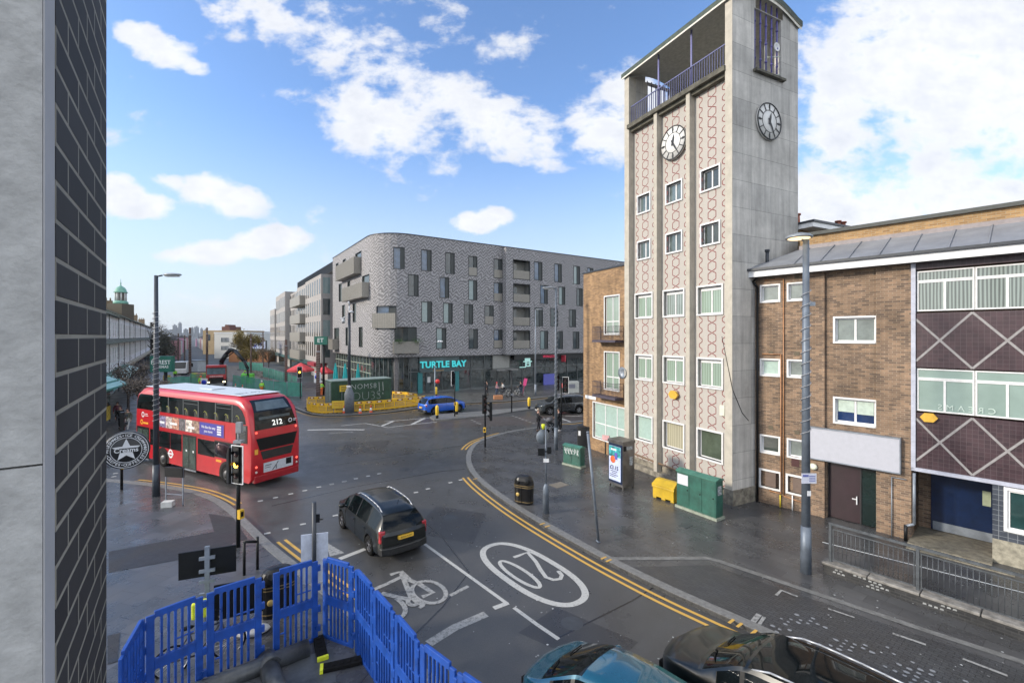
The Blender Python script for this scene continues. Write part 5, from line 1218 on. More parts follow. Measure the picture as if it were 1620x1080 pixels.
# CCTV column with the tapered octagonal base
p = base(552.5, 652); t = thing('camera_column', 'grey camera column on a wide octagonal base beside the green container', 'camera column', p, 0)
b = MB(); b.lathe((0, 0, 0), [(.46, 0), (.46, 1.75), (.2, 2.35), (.14, 2.5)], 8); b.build('base', mat('column_base_grey', (.13, .145, .16), .6, var=.2), t)
b = MB(); b.cyl((0, 0, 2.45), (0, 0, 9.4), .15, .12, 12); b.build('column', dark_metal, t)
b = MB(); b.cyl((0, 0, 9.4), (0, 0, 10.0), .06, n=8); b.lathe((.25, -.2, 9.25), [(.001, .0), (.2, .05), (.24, .14), (.001, .25)], 14); b.box(-.75, -.3, 8.7, -.45, -.1, 8.85); b.ell((-.5, -.2, 8.55), (.14, .14, .16)); b.cyl((0, 0, 9.0), (-.5, -.2, 8.85), .03); b.cyl((0, 0, 10), (0, -.2, 10.3), .08, .08); b.build('camera', mat('camera_white', (.55, .56, .58), .4), t)
b = MB(); b.box(-.18, -.22, 2.38, .18, -.12, 2.52); b.build('bracket', white_paint, t)

def signal_head(par, x, y, z, yaw, lit=None, board=True, border=white_paint, n=3):
    T = Matrix.Translation((x, y, z)) @ Matrix.Rotation(yaw, 4, 'Z'); hh = .2*n
    b = MB(); b.M = T; b.box(-.12, 0, -hh, .12, .16, hh); o = b.build('signal_head', black_metal, par)
    if board:
        b = MB(); b.M = T; w, h = .24, hh+.02; b.box(-w, .05, -h, w, .065, h); b.m = 1
        b.box(-w-.025, .04, -h-.025, w+.025, .07, -h); b.box(-w-.025, .04, h, w+.025, .07, h+.025); b.box(-w-.025, .04, -h, -w, .07, h); b.box(w, .04, -h, w+.025, .07, h)
        b.build('backing_board', [black_metal, border], o)
    for k in range(n):
        zz = (n-1)*.18-k*.36
        b = MB(); b.M = T @ Matrix.Translation((0, -.01, zz)); b.lathe((0, 0, 0), [(.001, -.03), (.06, -.025), (.1, .0), (.1, .01)], 16, 'Y')
        b.build('lens', (amber_on if lit == k else lens_off), o)
        b = MB(); b.M = T @ Matrix.Translation((0, 0, zz))
        m_ = 9
        for i in range(m_):
            a0, a1 = R(180*i/m_), R(180*(i+1)/m_)
            b.poly([(.115*math.cos(a0), 0, .115*math.sin(a0)), (.115*math.cos(a1), 0, .115*math.sin(a1)), (.125*math.cos(a1), -.11, .125*math.sin(a1)), (.125*math.cos(a0), -.11, .125*math.sin(a0))])
        b.build('hood', black_metal, o)
    return o
def facecam(p): return math.atan2(p.x, p.y)*-1      # yaw that turns local -y towards the viewpoint
def signal(u, v, label, heads, h=3.4, box=None, r=.055, extra=None):
    p = base(u, v); t = thing('traffic_light', label, 'traffic light', p, 0, group='traffic lights of the junction')
    b = MB(); b.cyl((0, 0, 0), (0, 0, h), r, n=12); b.cyl((0, 0, h), (0, 0, h+.04), r*1.1, n=12); b.build('pole', black_metal, t)
    for (dx, dy, z, yaw, lit, board) in heads: signal_head(t, dx, dy, z, yaw, lit, board)
    if box:
        b = MB(); T = Matrix.Rotation(box, 4, 'Z'); b.M = T; b.box(-.08, -.18, .98, .08, -.05, 1.28); b.m = 1; b.box(-.05, -.186, 1.05, .05, -.181, 1.22); b.build('push_button_box', [mat('button_yellow', (.62, .38, .03), .5), black_metal], t)
    return t, p
t, p = signal(377, 865, 'nearest traffic light with amber lit and white bordered board beside the bus', [(.0, -.14, 2.8, -.35, 1, True)], 3.5, 1.2, .065)
signal_head(t, -.26, .12, 2.75, 2.4, None, False)
b = MB(); b.box(-.12, -.1, 3.5, .14, .1, 3.6); b.box(-.06, -.06, 3.85, .12, .08, 4.2); b.cyl((0, 0, 3.5), (0, 0, 3.9), .03); b.build('detector', mat('detector_grey', (.25, .26, .27), .5), t)
b = MB(); b.M = Matrix.Translation((-.55, .1, 3.2)) @ Matrix.Rotation(.3, 4, 'Y') @ Matrix.Rotation(.5, 4, 'X'); b.lathe((0, 0, 0), [(.001, -.05), (.2, -.035), (.33, .0), (.33, .02), (.001, .02)], 24, 'Y'); b.build('mirror', mat('mirror_dark', (.10, .06, .065), .12, .6, var=.7, scale=4), t)
t, p = signal(767.5, 707, 'slim black traffic light on the right corner of the crossing', [(.0, -.1, 2.75, .6, None, False), (.28, .0, 2.3, -1.4, None, False)], 4.1, -.2)
t, p = signal(719.4, 658.5, 'black traffic light on the island in front of the blue car', [(-.12, -.12, 3.4, 1.2, None, True)], 3.8, .3)
t, p = signal(475, 630, 'far traffic light with amber lit beside the red parasol', [(0, -.14, 3.0, .45, 1, True)], 3.3)
t, p = signal(192.5, 774.5, 'black traffic light pole under the round star sign', [(.15, 0, 3.0, 2.2, None, False)], 3.3, 1.5)
t, p = signal(888, 676, 'dark traffic light with two heads before the grey estate car', [(-.28, 0, 3.5, .4, None, False), (.3, -.1, 3.3, -.5, None, True), (-.45, .1, 1.2, 1.5, None, False)], 3.9)
p9 = base(809.5, 652); t9 = thing('post', 'thin dark post standing on the crossing island', 'post', p9, 0)
b = MB(); b.cyl((0, 0, 0), (0, 0, 3.9), .06, n=10); b.cyl((0, 0, 3.9), (-.6, 0, 4.0), .03); b.build('pole', black_metal, t9)
b = MB(); b.box(-.07, -.07, 1.6, .07, .07, 1.75); b.build('bracket', grey_metal, t9)
t = thing('post', 'thin pale post standing before the turtle restaurant door', 'post', base(688, 637), 0)
b = MB(); b.cyl((0, 0, 0), (0, 0, 3.8), .055, n=10); b.cyl((0, 0, 3.8), (0, 0, 3.98), .08, n=10); b.build('pole', grey_metal, t)
b = MB(); b.M = Matrix.Translation((.3, -.07, 2.3)); b.lathe((0, 0, 0), [(.001, -.01), (.24, -.01), (.24, .01), (.001, .01)], 18, 'Y'); b.M = None; b.box(.05, -.06, 2.28, .2, -.04, 2.32); b.build('red_disc', mat('sign_red', (.55, .03, .03), .5), t)
# yellow bollards on the islands
def bollard(u, v, label, m=None):
    t = thing('bollard', label, 'bollard', base(u, v), 0, group='yellow reflective bollards')
    b = MB(); b.lathe((0, 0, 0), [(.1, 0), (.11, .3), (.14, .34), (.15, .95), (.12, 1.08), (.04, 1.14), (.001, 1.15)], 12); b.m = 1; b.lathe((0, 0, 0), [(.12, .0), (.125, .26), (.11, .28)], 12); b.build('body', [mat('bollard_yellow', (.75, .50, .04), .4), black_metal], t)
bollard(691.5, 661.5, 'yellow bollard on the island tip behind the blue car'); bollard(837, 646.5, 'yellow bollard on the island before the grey estate car'); bollard(690, 627, 'yellow bollard on the far pavement behind the blue car')
bollard(722.5, 655, 'yellow bollard tight against the island traffic light')
# litter bin
p = base(829, 795); t = thing('litter_bin', 'black twin mouth litter bin with gold bands on the wet pavement', 'litter bin', p, R(-25))
def stadium(w, d, k=1.0, n=8):
    r_ = d/2*k; hx = w/2*k-r_; pts = []
    for i in range(n+1): a = -math.pi/2+math.pi*i/n; pts.append((hx+r_*math.cos(a), r_*math.sin(a)))
    for i in range(n+1): a = math.pi/2+math.pi*i/n; pts.append((-hx+r_*math.cos(a), r_*math.sin(a)))
    return pts
def bin_body(t, mm, gold=True):
    b = MB(); b.smooth = True
    prof = [(0, .96), (.75, 1.0), (.8, 1.02), (.98, .96), (1.1, .8), (1.17, .55), (1.19, .2)]
    for (z0, k0), (z1, k1) in zip(prof, prof[1:]):
        A, Bq = stadium(.86, .5, k0), stadium(.86, .5, k1)
        for i in range(len(A)): j = (i+1) % len(A); b.poly([(*A[i], z0), (*A[j], z0), (*Bq[j], z1), (*Bq[i], z1)])
    b.smooth = False; b.poly([(*q, 1.19) for q in stadium(.86, .5, .2)]); b.build('body', mm, t)
    b = MB()
    for z, k in ((.1, 1.012), (.7, 1.02), (.78, 1.04)):
        A = stadium(.86, .5, k); 
        for i in range(len(A)): j = (i+1) % len(A); b.poly([(*A[i], z), (*A[j], z), (*A[j], z+.03), (*A[i], z+.03)])
    b.build('bands', mat('gold_band', (.18, .13, .06), .5), t)
    for x in (-.2, .2):
        b = MB(); b.M = Matrix.Translation((x, -.2, .98)) @ Matrix.Rotation(R(-35), 4, 'X'); b.lathe((0, 0, 0), [(.001, -.03), (.13, -.03), (.15, .0), (.15, .02)], 16, 'Y'); b.build('mouth', rubber, t)
    b = MB(); b.M = Matrix.Translation((-.18, -.255, .42)); b.lathe((0, 0, 0), [(.001, -.01), (.08, -.01), (.08, .0), (.001, .0)], 16, 'Y'); b.build('emblem', mat('gold', (.5, .35, .1), .4), t)
    b = MB(); b.box(-.006, -.262, .05, .006, -.24, .76); b.build('door_gap', rubber, t)
bin_body(t, mat('bin_black', (.007, .007, .008), .35, var=.2, spec=.4))
t = thing('litter_bin', 'black litter bin standing behind the blue barriers', 'litter bin', base(440, 968), R(30)); bin_body(t, mat('bin_black', (.02, .021, .023), .35))
t = thing('litter_box', 'black rectangular litter box at the brick corner', 'litter box', base(925, 706), R(-20))
b = MB(); b.box(-.42, -.3, 0, .42, .3, 1.25); b.box(-.44, -.32, 1.25, .44, .32, 1.33); b.build('body', mat('bin_grey_black', (.014, .014, .014), .5), t, bevel=.03); b = MB(); b.box(-.35, -.32, .75, -.2, -.301, 1.05); b.build('sticker', white_paint, t)
# sign post with disc seen from behind
t = thing('sign_post', 'grey sign post on flared base carrying a round sign seen from behind', 'sign post', base(863.5, 811), 0)
b = MB(); b.lathe((0, 0, 0), [(.13, 0), (.12, 1.0), (.06, 1.15), (.03, 1.18)], 10); b.cyl((0, 0, 1.1), (0, 0, 3.5), .032, n=8); b.build('pole', lampcol2, t)
b = MB(); b.M = Matrix.Translation((-.12, .05, 3.05)) @ Matrix.Rotation(.5, 4, 'Z'); b.lathe((0, 0, 0), [(.001, -.012), (.3, -.012), (.3, .012), (.001, .012)], 24, 'Y'); b.M = None; b.build('sign_disc', mat('sign_back_grey', (.22, .25, .28), .5, .3), t)
b = MB(); b.box(-.32, -.05, 2.3, -.05, -.03, 2.6); b.box(.05, -.05, 2.38, .22, -.03, 2.66); b.box(-.05, -.04, 2.45, .05, -.035, 2.5); b.build('black_plates', black_metal, t)
b = MB(); b.box(-.1, -.07, 2.05, .12, -.055, 2.2); b.build('label_plate', white_paint, t)
b = MB(); b.M = Matrix.Translation((-.1, .05, 3.36)); b.lathe((0, 0, 0), [(.05, 0), (.08, .18), (.06, .2)], 10); b.M = None; b.build('yellow_lamp', mat('hi_yellow', (.65, .7, .03), .5), t)
# leaning pole
p = base(947, 857); t = thing('leaning_pole', 'bare grey pole leaning to the left on the pavement', 'pole', p, 0)
b = MB(); b.cyl((0, 0, -.02), (-.36, .05, 3.75), .045, .05, 12); b.cyl((-.36, .05, 3.75), (-.365, .05, 3.8), .055, n=12); b.cyl((-.03, 0, .0), (-.0, 0, .05), .08, n=12); b.cyl((-.2, .03, 2.0), (-.205, .03, 2.04), .052, n=12); b.build('pole', lampcol2, t)
# cabinets
gcab = mat('cabinet_green', (.025, .10, .075), .4, var=.25, scale=2.5, dirt=.08)
def cabinet(u0, v0, u1, v1, depth, h, label, doors, name='utility_cabinet'):
    a = base(u0, v0); c = base(u1, v1); d = (c-a); w = d.length; yaw = math.atan2(d.y, d.x)
    t = thing(name, label, 'cabinet', a, yaw)
    b = MB(); b.box(-.05, -.05, 0, w+.05, depth+.05, .1); b.build('plinth', mat('concrete_plinth', (.27, .30, .24), .9, var=.2), t)
    b = MB(); b.box(0, 0, .1, w, depth, h); b.build('body', gcab, t, bevel=.012)
    b = MB(); b.box(-.03, -.04, h, w+.03, depth+.04, h+.04); b.poly([(-.03,-.04,h+.04),(w+.03,-.04,h+.04),(w+.03,depth*.5,h+.12),(-.03,depth*.5,h+.12)]); b.poly([(-.03,depth*.5,h+.12),(w+.03,depth*.5,h+.12),(w+.03,depth+.04,h+.04),(-.03,depth+.04,h+.04)]); b.poly([(w+.03,-.04,h+.04),(w+.03,depth+.04,h+.04),(w+.03,depth*.5,h+.12)]); b.poly([(-.03,-.04,h+.04),(-.03,depth*.5,h+.12),(-.03,depth+.04,h+.04)])
    b.build('lid', mat('cabinet_lid', (.05, .16, .12), .45, var=.2), t)
    for i in range(doors):
        x0 = .03+(w-.06)*i/doors; x1 = .03+(w-.06)*(i+1)/doors; b = MB(); b.box(x0+.01, -.015, .16, x1-.01, -.001, h-.05); o = b.build('door', gcab, t, bevel=.006)
        b = MB(); b.cyl((x1-.08, -.03, h*.55), (x1-.08, -.014, h*.55), .03, n=8); b.build('lock', black_metal, o)
    return t, w, yaw
t, w, yw = cabinet(1070.5, 801, 1133, 824, .45, 1.5, 'large green utility cabinet with white notice against the tower foot', 3)
b = MB(); b.box(.05, -.022, 1.0, .55, -.016, 1.42); b.build('notice', mat('notice_white', (.55, .56, .60), .6, var=.05, scale=20), t)
b = MB(); b.box(w+.001, .1, .95, w+.006, .34, 1.3); b.build('sticker_patch', mat('torn_stickers', (.30, .32, .33), .7, var=.7, scale=18), t)
t, w, yw = cabinet(891, 734, 918, 741, .4, 1.05, 'small green cabinet with white scribbled graffiti', 2)
b = MB(); r_ = random.Random(4)
for k in range(5):
    x = .15+k*.2; b.vribbon([(x+r_.uniform(-.06, .06), .98), (x+.1, .7+r_.uniform(-.1, .1)), (x-.06, .85), (x+.12, .95), (x+.02, .68)], .03, -.018-.0006*k)
b.build('graffiti', white_paint, t)
# grit bin
a = base(1031, 786); c = base(1066, 797); d = c-a; t = thing('grit_bin', 'yellow grit bin with sloping lid beside the large green cabinet', 'grit bin', a, angle(d)); w = d.length
yb = mat('grit_yellow', (.55, .36, .02), .45, var=.12, scale=3)
b = MB(); b.prism([(.03, .03), (w-.03, .03), (w-.03, .52), (.03, .52)], .08, .55); b.box(.03, .05, 0, .2, .5, .08); b.box(w*.5-.1, .05, 0, w*.5+.1, .5, .08); b.box(w-.2, .05, 0, w-.03, .5, .08); b.box(0, 0, .48, w, .55, .55); b.build('tub', yb, t, bevel=.015)
b = MB(); b.prism([(0, 0), (w, 0), (w, .55), (0, .55)], .552, .62)
q = b; q.poly([(0,0,.62),(w,0,.62),(w*.97,.3,.80),(w*.03,.3,.80)]); q.poly([(w*.03,.3,.8),(w*.97,.3,.8),(w*.97,.52,.8),(w*.03,.52,.8)]); q.poly([(0,0,.62),(w*.03,.3,.8),(w*.03,.52,.8),(0,.55,.62)]); q.poly([(w,0,.62),(w,.55,.62),(w*.97,.52,.8),(w*.97,.3,.8)]); q.poly([(0,.55,.62),(w*.03,.52,.8),(w*.97,.52,.8),(w,.55,.62)])
b.build('lid', yb, t)
# advertising kiosk
a = base(962.6, 767); c = base(985.5, 776); d = c-a; w = d.length; t = thing('phone_kiosk', 'steel kiosk with bright drinks poster on the wet pavement', 'kiosk', a, angle(d))
st_m = mat('kiosk_steel', (.20, .19, .18), .3, .7, var=.3, scale=2)
D_ = .75
b = MB(); b.box(.0, .0, .12, w, D_, 2.12); b.box(-.03, -.03, 2.12, w+.03, D_+.03, 2.24)
for x in (.02, w-.08): b.box(x, .02, 0, x+.06, .1, .12); b.box(x, D_-.1, 0, x+.06, D_-.02, .12)
b.build('body', st_m, t, bevel=.01)
b = MB(); b.box(.03, -.02, .25, w-.03, -.001, 2.06); pf = b.build('poster_frame', mat('kiosk_navy', (.01, .02, .05), .3), t)
b = MB(); b.box(.07, -.027, .35, w-.12, -.021, 1.95); pst = b.build('poster', mat('poster_white', (.50, .56, .75), .3), pf)
b = MB(); x1 = w-.12
b.m = 0; b.box(.08, -.031, 1.45, x1-.01, -.028, 1.94)
b.m = 1; b.M = Matrix.Translation((.33, -.031, 1.32)); b.lathe((0, 0, 0), [(.001, -.003), (.16, -.003), (.17, 0)], 20, 'Y'); b.M = None
b.m = 2; b.box(.45, -.036, 1.35, .62, -.033, 1.66); b.m = 3; b.box(.2, -.036, 1.75, .55, -.033, 1.83)
b.build('poster_artwork', [mat('poster_teal', (.04, .28, .30), .4, var=.8, scale=5), mat('poster_orange', (.60, .12, .04), .4, var=.4, scale=12), mat('poster_purple', (.12, .10, .40), .4), white_paint], pst)
text('£3.15', .25, mat('poster_ink', (.02, .02, .06), .5), pst, WM(w*.43, -.030, .93), ext=.001, bold=.008)
b = MB()
for k, (xa, xb) in enumerate(((.18, .6), (.25, .55), (.12, .66), (.12, .5))): b.box(xa, -.030, .76-k*.085, xb, -.028, .79-k*.085)
b.build('small_print', mat('poster_ink', (.02, .02, .06), .5), pst)
b = MB(); b.box(w+.001, .1, 1.85, w+.012, .62, 1.98); b.build('sticker', mat('torn_stickers', (.30, .32, .33), .7, var=.7, scale=18), t)
b = MB(); b.box(w+.001, .42, 1.1, w+.008, .62, 1.5); b.build('sticker', mat('torn_stickers', (.30, .32, .33), .7, var=.7, scale=18), t)
b = MB(); b.box(w+.001, .05, 1.80, w+.03, .2, 2.02); b.build('coin_slot', black_metal, t)
t = thing('small_sign', 'small red and white sign on a short black leg by the brick house', 'sign', base(958, 718), R(-35))
b = MB(); b.box(-.03, -.03, 0, .03, .03, .85); b.build('leg', black_metal, t); b = MB(); b.box(-.2, -.05, .85, .25, -.02, 1.15); b.build('plate', mat('pale_red_plate', (.6, .35, .35), .5), t)

# low wall with railing
wd = Vector((.63, -.777, 0)).normalized(); w0 = G(1302, 911); t = thing('low_wall', 'low dark brick wall with pale worn coping along the ramp', 'wall', (w0.x, w0.y, .10), angle(wd))
bw = brick('black_wet_brick', (.035, .036, .038), (.02, .021, .023), (.05, .05, .05), w=.225, h=.08, blotch=.5, rough=.5)
b = MB(); b.box(0, 0, 0, 10, .28, .28); b.build('brickwork', bw, t)
b = MB(); r_ = random.Random(8)
for k in range(9):
    x = k*1.12-.04; b.box(x+.01, -.05, .28, x+1.11, .33, .36)
b.build('coping', mat('worn_coping', (.20, .19, .175), .8, var=.4, scale=5, bump=.3), t, bevel=.02)
b = MB()
for (x, z, n_) in ((.25,.12,3),(.3,.2,2),(1.1,.2,3),(1.15,.12,4),(1.05,.04,3),(2.6,.2,3),(2.25,.1,4),(.75,.22,3)):
    for k in range(n_): b.poly([(x+k*.11, -.004, z), (x+k*.11+.08, -.004, z+.005), (x+k*.11+.07, -.004, z+.05), (x+k*.11+.01, -.004, z+.045)])
b.build('worn_paint_patches', mat('flaked_paint', (.28, .29, .29), .8, var=.3), t)
def rail_panel(i):
    t = thing('railing', ['galvanised railing panel nearest the street lamp, on the low wall', 'second galvanised railing panel from the street lamp, on the low wall', 'third galvanised railing panel, beyond the right edge', 'last galvanised railing panel'][i], 'railing', Vector((w0.x, w0.y, .46))+wd*(.15+i*1.98)+Vector((wd.y*-.14, wd.x*.14, 0)), angle(wd), group='railing panels on the low wall')
    L_ = 1.98
    railm = mat('weathered_rail', (.085, .095, .105), .5, .3, var=.3, scale=5); b = MB(); b.box(-.035, -.035, 0, .035, .035, 1.16); b.build('post', railm, t)
    b = MB(); b.box(.035, -.03, 1.10, L_-.035, .03, 1.16); b.box(.06, -.012, .97, L_-.06, .012, 1.0); b.box(.06, -.012, .07, L_-.06, .012, .10); b.box(.06, -.012, .1, .085, .012, .97); b.box(L_-.085, -.012, .1, L_-.06, .012, .97); b.build('rails', railm, t)
    b = MB()
    for k in range(1, 17): x = .085+(L_-.17)*k/17; b.cyl((x, 0, .1), (x, 0, .97), .008, n=6)
    b.build('bars', railm, t)
for i in range(4): rail_panel(i)

# ================================================================== BLUE BARRIERS
bluep = mat('barrier_blue', (.008, .062, .32), .42, var=.22, scale=3, dirt=.12, rvar=.15, bump=.08, bscale=25)
def slotpanel(w, h, m, rows=((.16, .90), (1.10, 1.88)), n=6, depth=.05):
    """moulded plastic barrier panel with rounded vertical slots"""
    b = MB(); mg = .13; sw = (w-2*mg)/n
    def slab(x0, z0, x1, z1, y0=-depth/2, y1=depth/2): b.box(x0, y0, z0, x1, y1, z1)
    slab(0, .05, mg, h-.06); slab(w-mg, .05, w, h-.06)
    zs = [.03]
    for (a, c) in rows: zs += [a, c]
    zs += [h]
    for a, c in zip(zs[::2], zs[1::2]): slab(mg, a, w-mg, c, -depth*.55, depth*.55)
    for (a, c) in rows:
        for i in range(1, n): x = mg+sw*i; slab(x-sw*.20, a, x+sw*.20, c, -depth*.42, depth*.42)
        for i in range(n):     # rounded slot ends
            x0, x1 = mg+sw*i+sw*.20*(i > 0), mg+sw*(i+1)-sw*.20*(i < n-1); r_ = (x1-x0)/2; xc = (x0+x1)/2
            for zc, sg in ((a, 1), (c, -1)):
                pts = [(x0, zc), (x0, zc+sg*r_*1.0)]+[(xc-r_*math.cos(R(q)), zc+sg*r_*(1-math.sin(R(q)))) for q in range(0, 181, 30)]+[(x1, zc)]
                P = pts[:1]+pts[2:]
                for y, rev in ((-depth*.35, sg < 0), (depth*.35, sg > 0)):
                    half1 = [(x0, zc)]+[(xc-r_*math.cos(R(q)), zc+sg*r_*(1-math.sin(R(q)))) for q in (0, 30, 60, 90)]+[(xc, zc)]
                    half2 = [(xc, zc)]+[(xc-r_*math.cos(R(q)), zc+sg*r_*(1-math.sin(R(q)))) for q in (90, 120, 150, 180)]+[(x1, zc)]
                    for hh in (half1[:-1]+[(xc, zc)], half2): b.poly([(p[0], y, p[1]) for p in hh])
    slab(mg+sw*.1, (rows[0][0]+rows[0][1])/2, mg+sw, (rows[0][0]+rows[0][1])/2+.03, -depth*.3, depth*.3)
    slab(w*.5, (rows[-1][0]+rows[-1][1])/2-.2, w-mg-.02, (rows[-1][0]+rows[-1][1])/2-.17, -depth*.3, depth*.3)
    for z in (.3, .75, 1.25, 1.7):
        if z < h: b.box(w-.02, -depth*.7, z, w+.06, depth*.7, z+.14)
    return b
tops = [((189.6,1039),(226.7,974.4)), ((230.4,972.6),(321,939)), ((326.7,935.6),(413.7,909.6)), ((432,904),(502.6,883.7)), ((511.6,880),(558.8,893)), ((563,897),(591,928)), ((592,930),(624,965.5)), ((626,968),(662.6,1011)), ((666,1014),(721,1055)), ((725,1058),(795,1106))]
blab = ['at the left end, turned edge on', 'second from the left end', 'third from the left end, before the bicycle', 'left of the inner corner with black bin behind', 'right of the inner corner', 'second right of the inner corner', 'third right of the inner corner', 'fourth right of the inner corner', 'fifth right of the inner corner', 'cut by the bottom edge of the photo']
for i, ((u0, v0), (u1, v1)) in enumerate(tops):
    a = G(u0, v0, 2.0); c = G(u1, v1, 2.0); a.z = c.z = 0; d = c-a; w = d.length
    t = thing('blue_barrier', 'tall blue plastic barrier panel ' + blab[i], 'barrier', (a.x, a.y, .02), angle(d), group='blue plastic barrier panels')
    slotpanel(w, 2.0, bluep, n=6).build('panel', bluep, t, bevel=.008)
def foot(u, v, yaw, label):
    t = thing('rubber_block', label, 'rubber block', G(u, v, .0), yaw, group='black rubber feet of the blue barriers')
    b = MB(); b.prism([(-.42, -.11), (.42, -.11), (.42, .11), (-.42, .11)], 0.12, .2)
    for k in range(5): x = -.3+k*.15; b.box(x-.04, -.05, .2, x+.04, .05, .215)
    b.build('block', rubber, t, bevel=.03); b = MB(); b.box(.36, -.115, .125, .425, .115, .202); b.build('reflector', mat('hi_yellow', (.65, .6, .03), .5), t)
foot(507, 1035, R(-60), 'black rubber barrier foot pointing down from the inner corner'); foot(540, 1062, R(200), 'black rubber barrier foot lying across, right of the inner corner'); foot(380, 1120, R(20), 'black rubber barrier foot under the left barriers')
# canopy roof below with grey membrane pipes
t = thing('pipe_bundle', 'thick grey plastic pipes lying inside the blue barriers', 'pipes', G(440, 1062, 0), R(25))
b = MB(); b.cyl((-1.9, -.3, .18), (.6, .2, .22), .17, .19, 20); b.cyl((-.2, .05, .2), (.1, -1.2, .2), .19, .18, 20); b.cyl((-.24, .2, .2), (-.12, -.14, .2), .22, n=20); b.box(.2, -1.0, .0, 1.1, .1, .12); b.build('pipes', mat('grey_membrane', (.055, .06, .065), .35, var=.5, scale=2.5, bump=.3, bscale=5), t)
t = thing('leaning_board', 'white board leaning against the grey post behind the blue barriers', 'board', G(497, 950, .1), R(15))
b = MB(); b.box(-.34, .07, .45, .34, .1, 1.77); b.build('board', mat('panel_pale', (.50, .54, .62), .5), t); b = MB(); b.cyl((0, 0, 0), (0, 0, 2.66), .055, n=10); b.build('post', dark_metal, t)
b = MB(); b.box(-.05, -.02, 2.1, .14, .02, 2.32); b.build('bracket', black_metal, t)
t = thing('black_sign_board', 'black rectangular sign board seen from behind its grey slotted post', 'sign', G(329, 1005, .1), R(22))
b = MB(); b.box(-.58, -.02, 1.43, .58, .02, 2.06); b.build('board', black_metal, t)
b = MB(); b.box(-.05, -.1, .0, .05, -.03, 2.15)
for z in (1.0, 1.3, 1.55, 1.85): b.box(-.16, -.11, z, .16, -.05, z+.07)
b.build('post', grey_metal, t)
t = thing('black_board', 'second black board low behind the blue barriers, under the slotted sign post', 'sign', G(378, 1010, .1), R(22)); b = MB(); b.box(-.5, -.02, .55, .5, .02, 1.35); b.build('board', black_metal, t)
b = MB(); b.box(-.46, .02, 0, -.4, .06, .6); b.box(.4, .02, 0, .46, .06, .6); b.build('legs', grey_metal, t)
t = thing('hazard_lamp', 'yellow hazard lamp box behind the third blue barrier', 'lamp', G(318, 1035, .1), R(30)); b = MB(); b.cyl((0, 0, 0), (0, 0, .9), .03, n=8); b.build('leg', grey_metal, t); b = MB(); b.box(-.17, -.1, .85, .17, .1, 1.2); b.build('lamp', mat('hi_yellow', (.65, .6, .03), .5), t, bevel=.03)
t = thing('sandbag', 'white sandbag on the pavement behind the blue barriers', 'sandbag', G(400, 1003, .1), R(20)); b = MB(); b.ell((0, 0, .1), (.38, .2, .11), 14, 8); b.build('bag', mat('sandbag_white', (.5, .5, .48), .8), t)
t = thing('cycle_hoop', 'short black double post on the left pavement beside the nearest traffic light', 'post', G(397, 905, .1), R(60))
b = MB()
for x in (-.2, .2): b.tube([(x, 0, 0), (x, 0, 1.0)], .04, 10)
b.tube([(-.2, 0, 1.0), (.2, 0, .85)], .04, 10); b.build('posts', black_metal, t)
t = thing('notice_stand', 'black topped metal frame stand on the left pavement beside the bus', 'frame', G(276, 797, .1), R(-10))
b = MB()
for x in (-.42, .42): b.box(x-.02, -.02, 0, x+.02, .02, 1.55)
b.box(-.42, -.02, .4, .42, .02, .43); b.build('frame', grey_metal, t); b = MB(); b.box(-.44, -.05, 1.15, .44, .05, 1.56); b.build('board', black_metal, t); b = MB(); b.cbox((.0, -.3, .12), (.4, .3, .22), .4); b.build('sandbag', mat('sandbag_white', (.5, .5, .48), .8), t)

# hanging round sign with star
p = Vector(((200.5-U0)/F*7.6, 7.6, H-(711-V0)/F*7.6)); yaw = math.atan2(-p.x, p.y)+R(-8)
t = thing('hanging_sign', 'round black hanging sign with white star and ring of lettering', 'sign', p, yaw)
wl_ = mat('sign_silver', (.55, .57, .60), .5); bk = mat('sign_black', (.01, .011, .014), .4)
Rr = .31
b = MB(); b.lathe((0, 0, 0), [(.001, -.04), (Rr, -.04), (Rr, .04), (.001, .04)], 48, 'Y'); b.build('disc', bk, t)
b = MB(); b.torus((0, -.04, 0), Rr-.02, .006, 'Y', 48, 4); b.torus((0, -.04, 0), Rr*.66, .005, 'Y', 48, 4); b.build('rings', wl_, t)
b = MB(); pts = [((Rr*.62 if i % 2 == 0 else Rr*.27)*math.sin(math.pi*i/5), (Rr*.62 if i % 2 == 0 else Rr*.27)*math.cos(math.pi*i/5)) for i in range(10)]
for i in range(10): j = (i+1) % 10; b.poly([(0, -.046, 0), (pts[i][0], -.044, pts[i][1]), (pts[j][0], -.044, pts[j][1])])
b.build('star', wl_, t)
b = MB(); b.box(-.17, -.05, -.035, .17, -.047, .035); b.build('name_band', bk, t)
text('Creams', .10, wl_, t, WM(0, -.051, 0), ext=.001, bold=.002)
def ringtext(s, a0, a1, flip=False):
    n = len(s)
    for i, ch in enumerate(s):
        if ch == ' ': continue
        a = R(a0+(a1-a0)*i/(n-1)); rr = Rr*.79
        M_ = Matrix.Translation((rr*math.sin(a), -.042, rr*math.cos(a))) @ Matrix.Rotation(a+(math.pi if flip else 0), 4, 'Y') @ Matrix.Rotation(R(90), 4, 'X')
        text('•' if ch == '*' else ch, .062, wl_, t, M_, ext=.001, bold=.001)
ringtext('MILKSHAKES*ICE CREAM*WAFFLES', -90, 128); ringtext('*CREPES*COFFEE', 255, 140, True)
b = MB(); b.cyl((-.32, 0, 0), (-1.6, .1, 0.02), .02, n=8); b.build('bracket', black_metal, t)

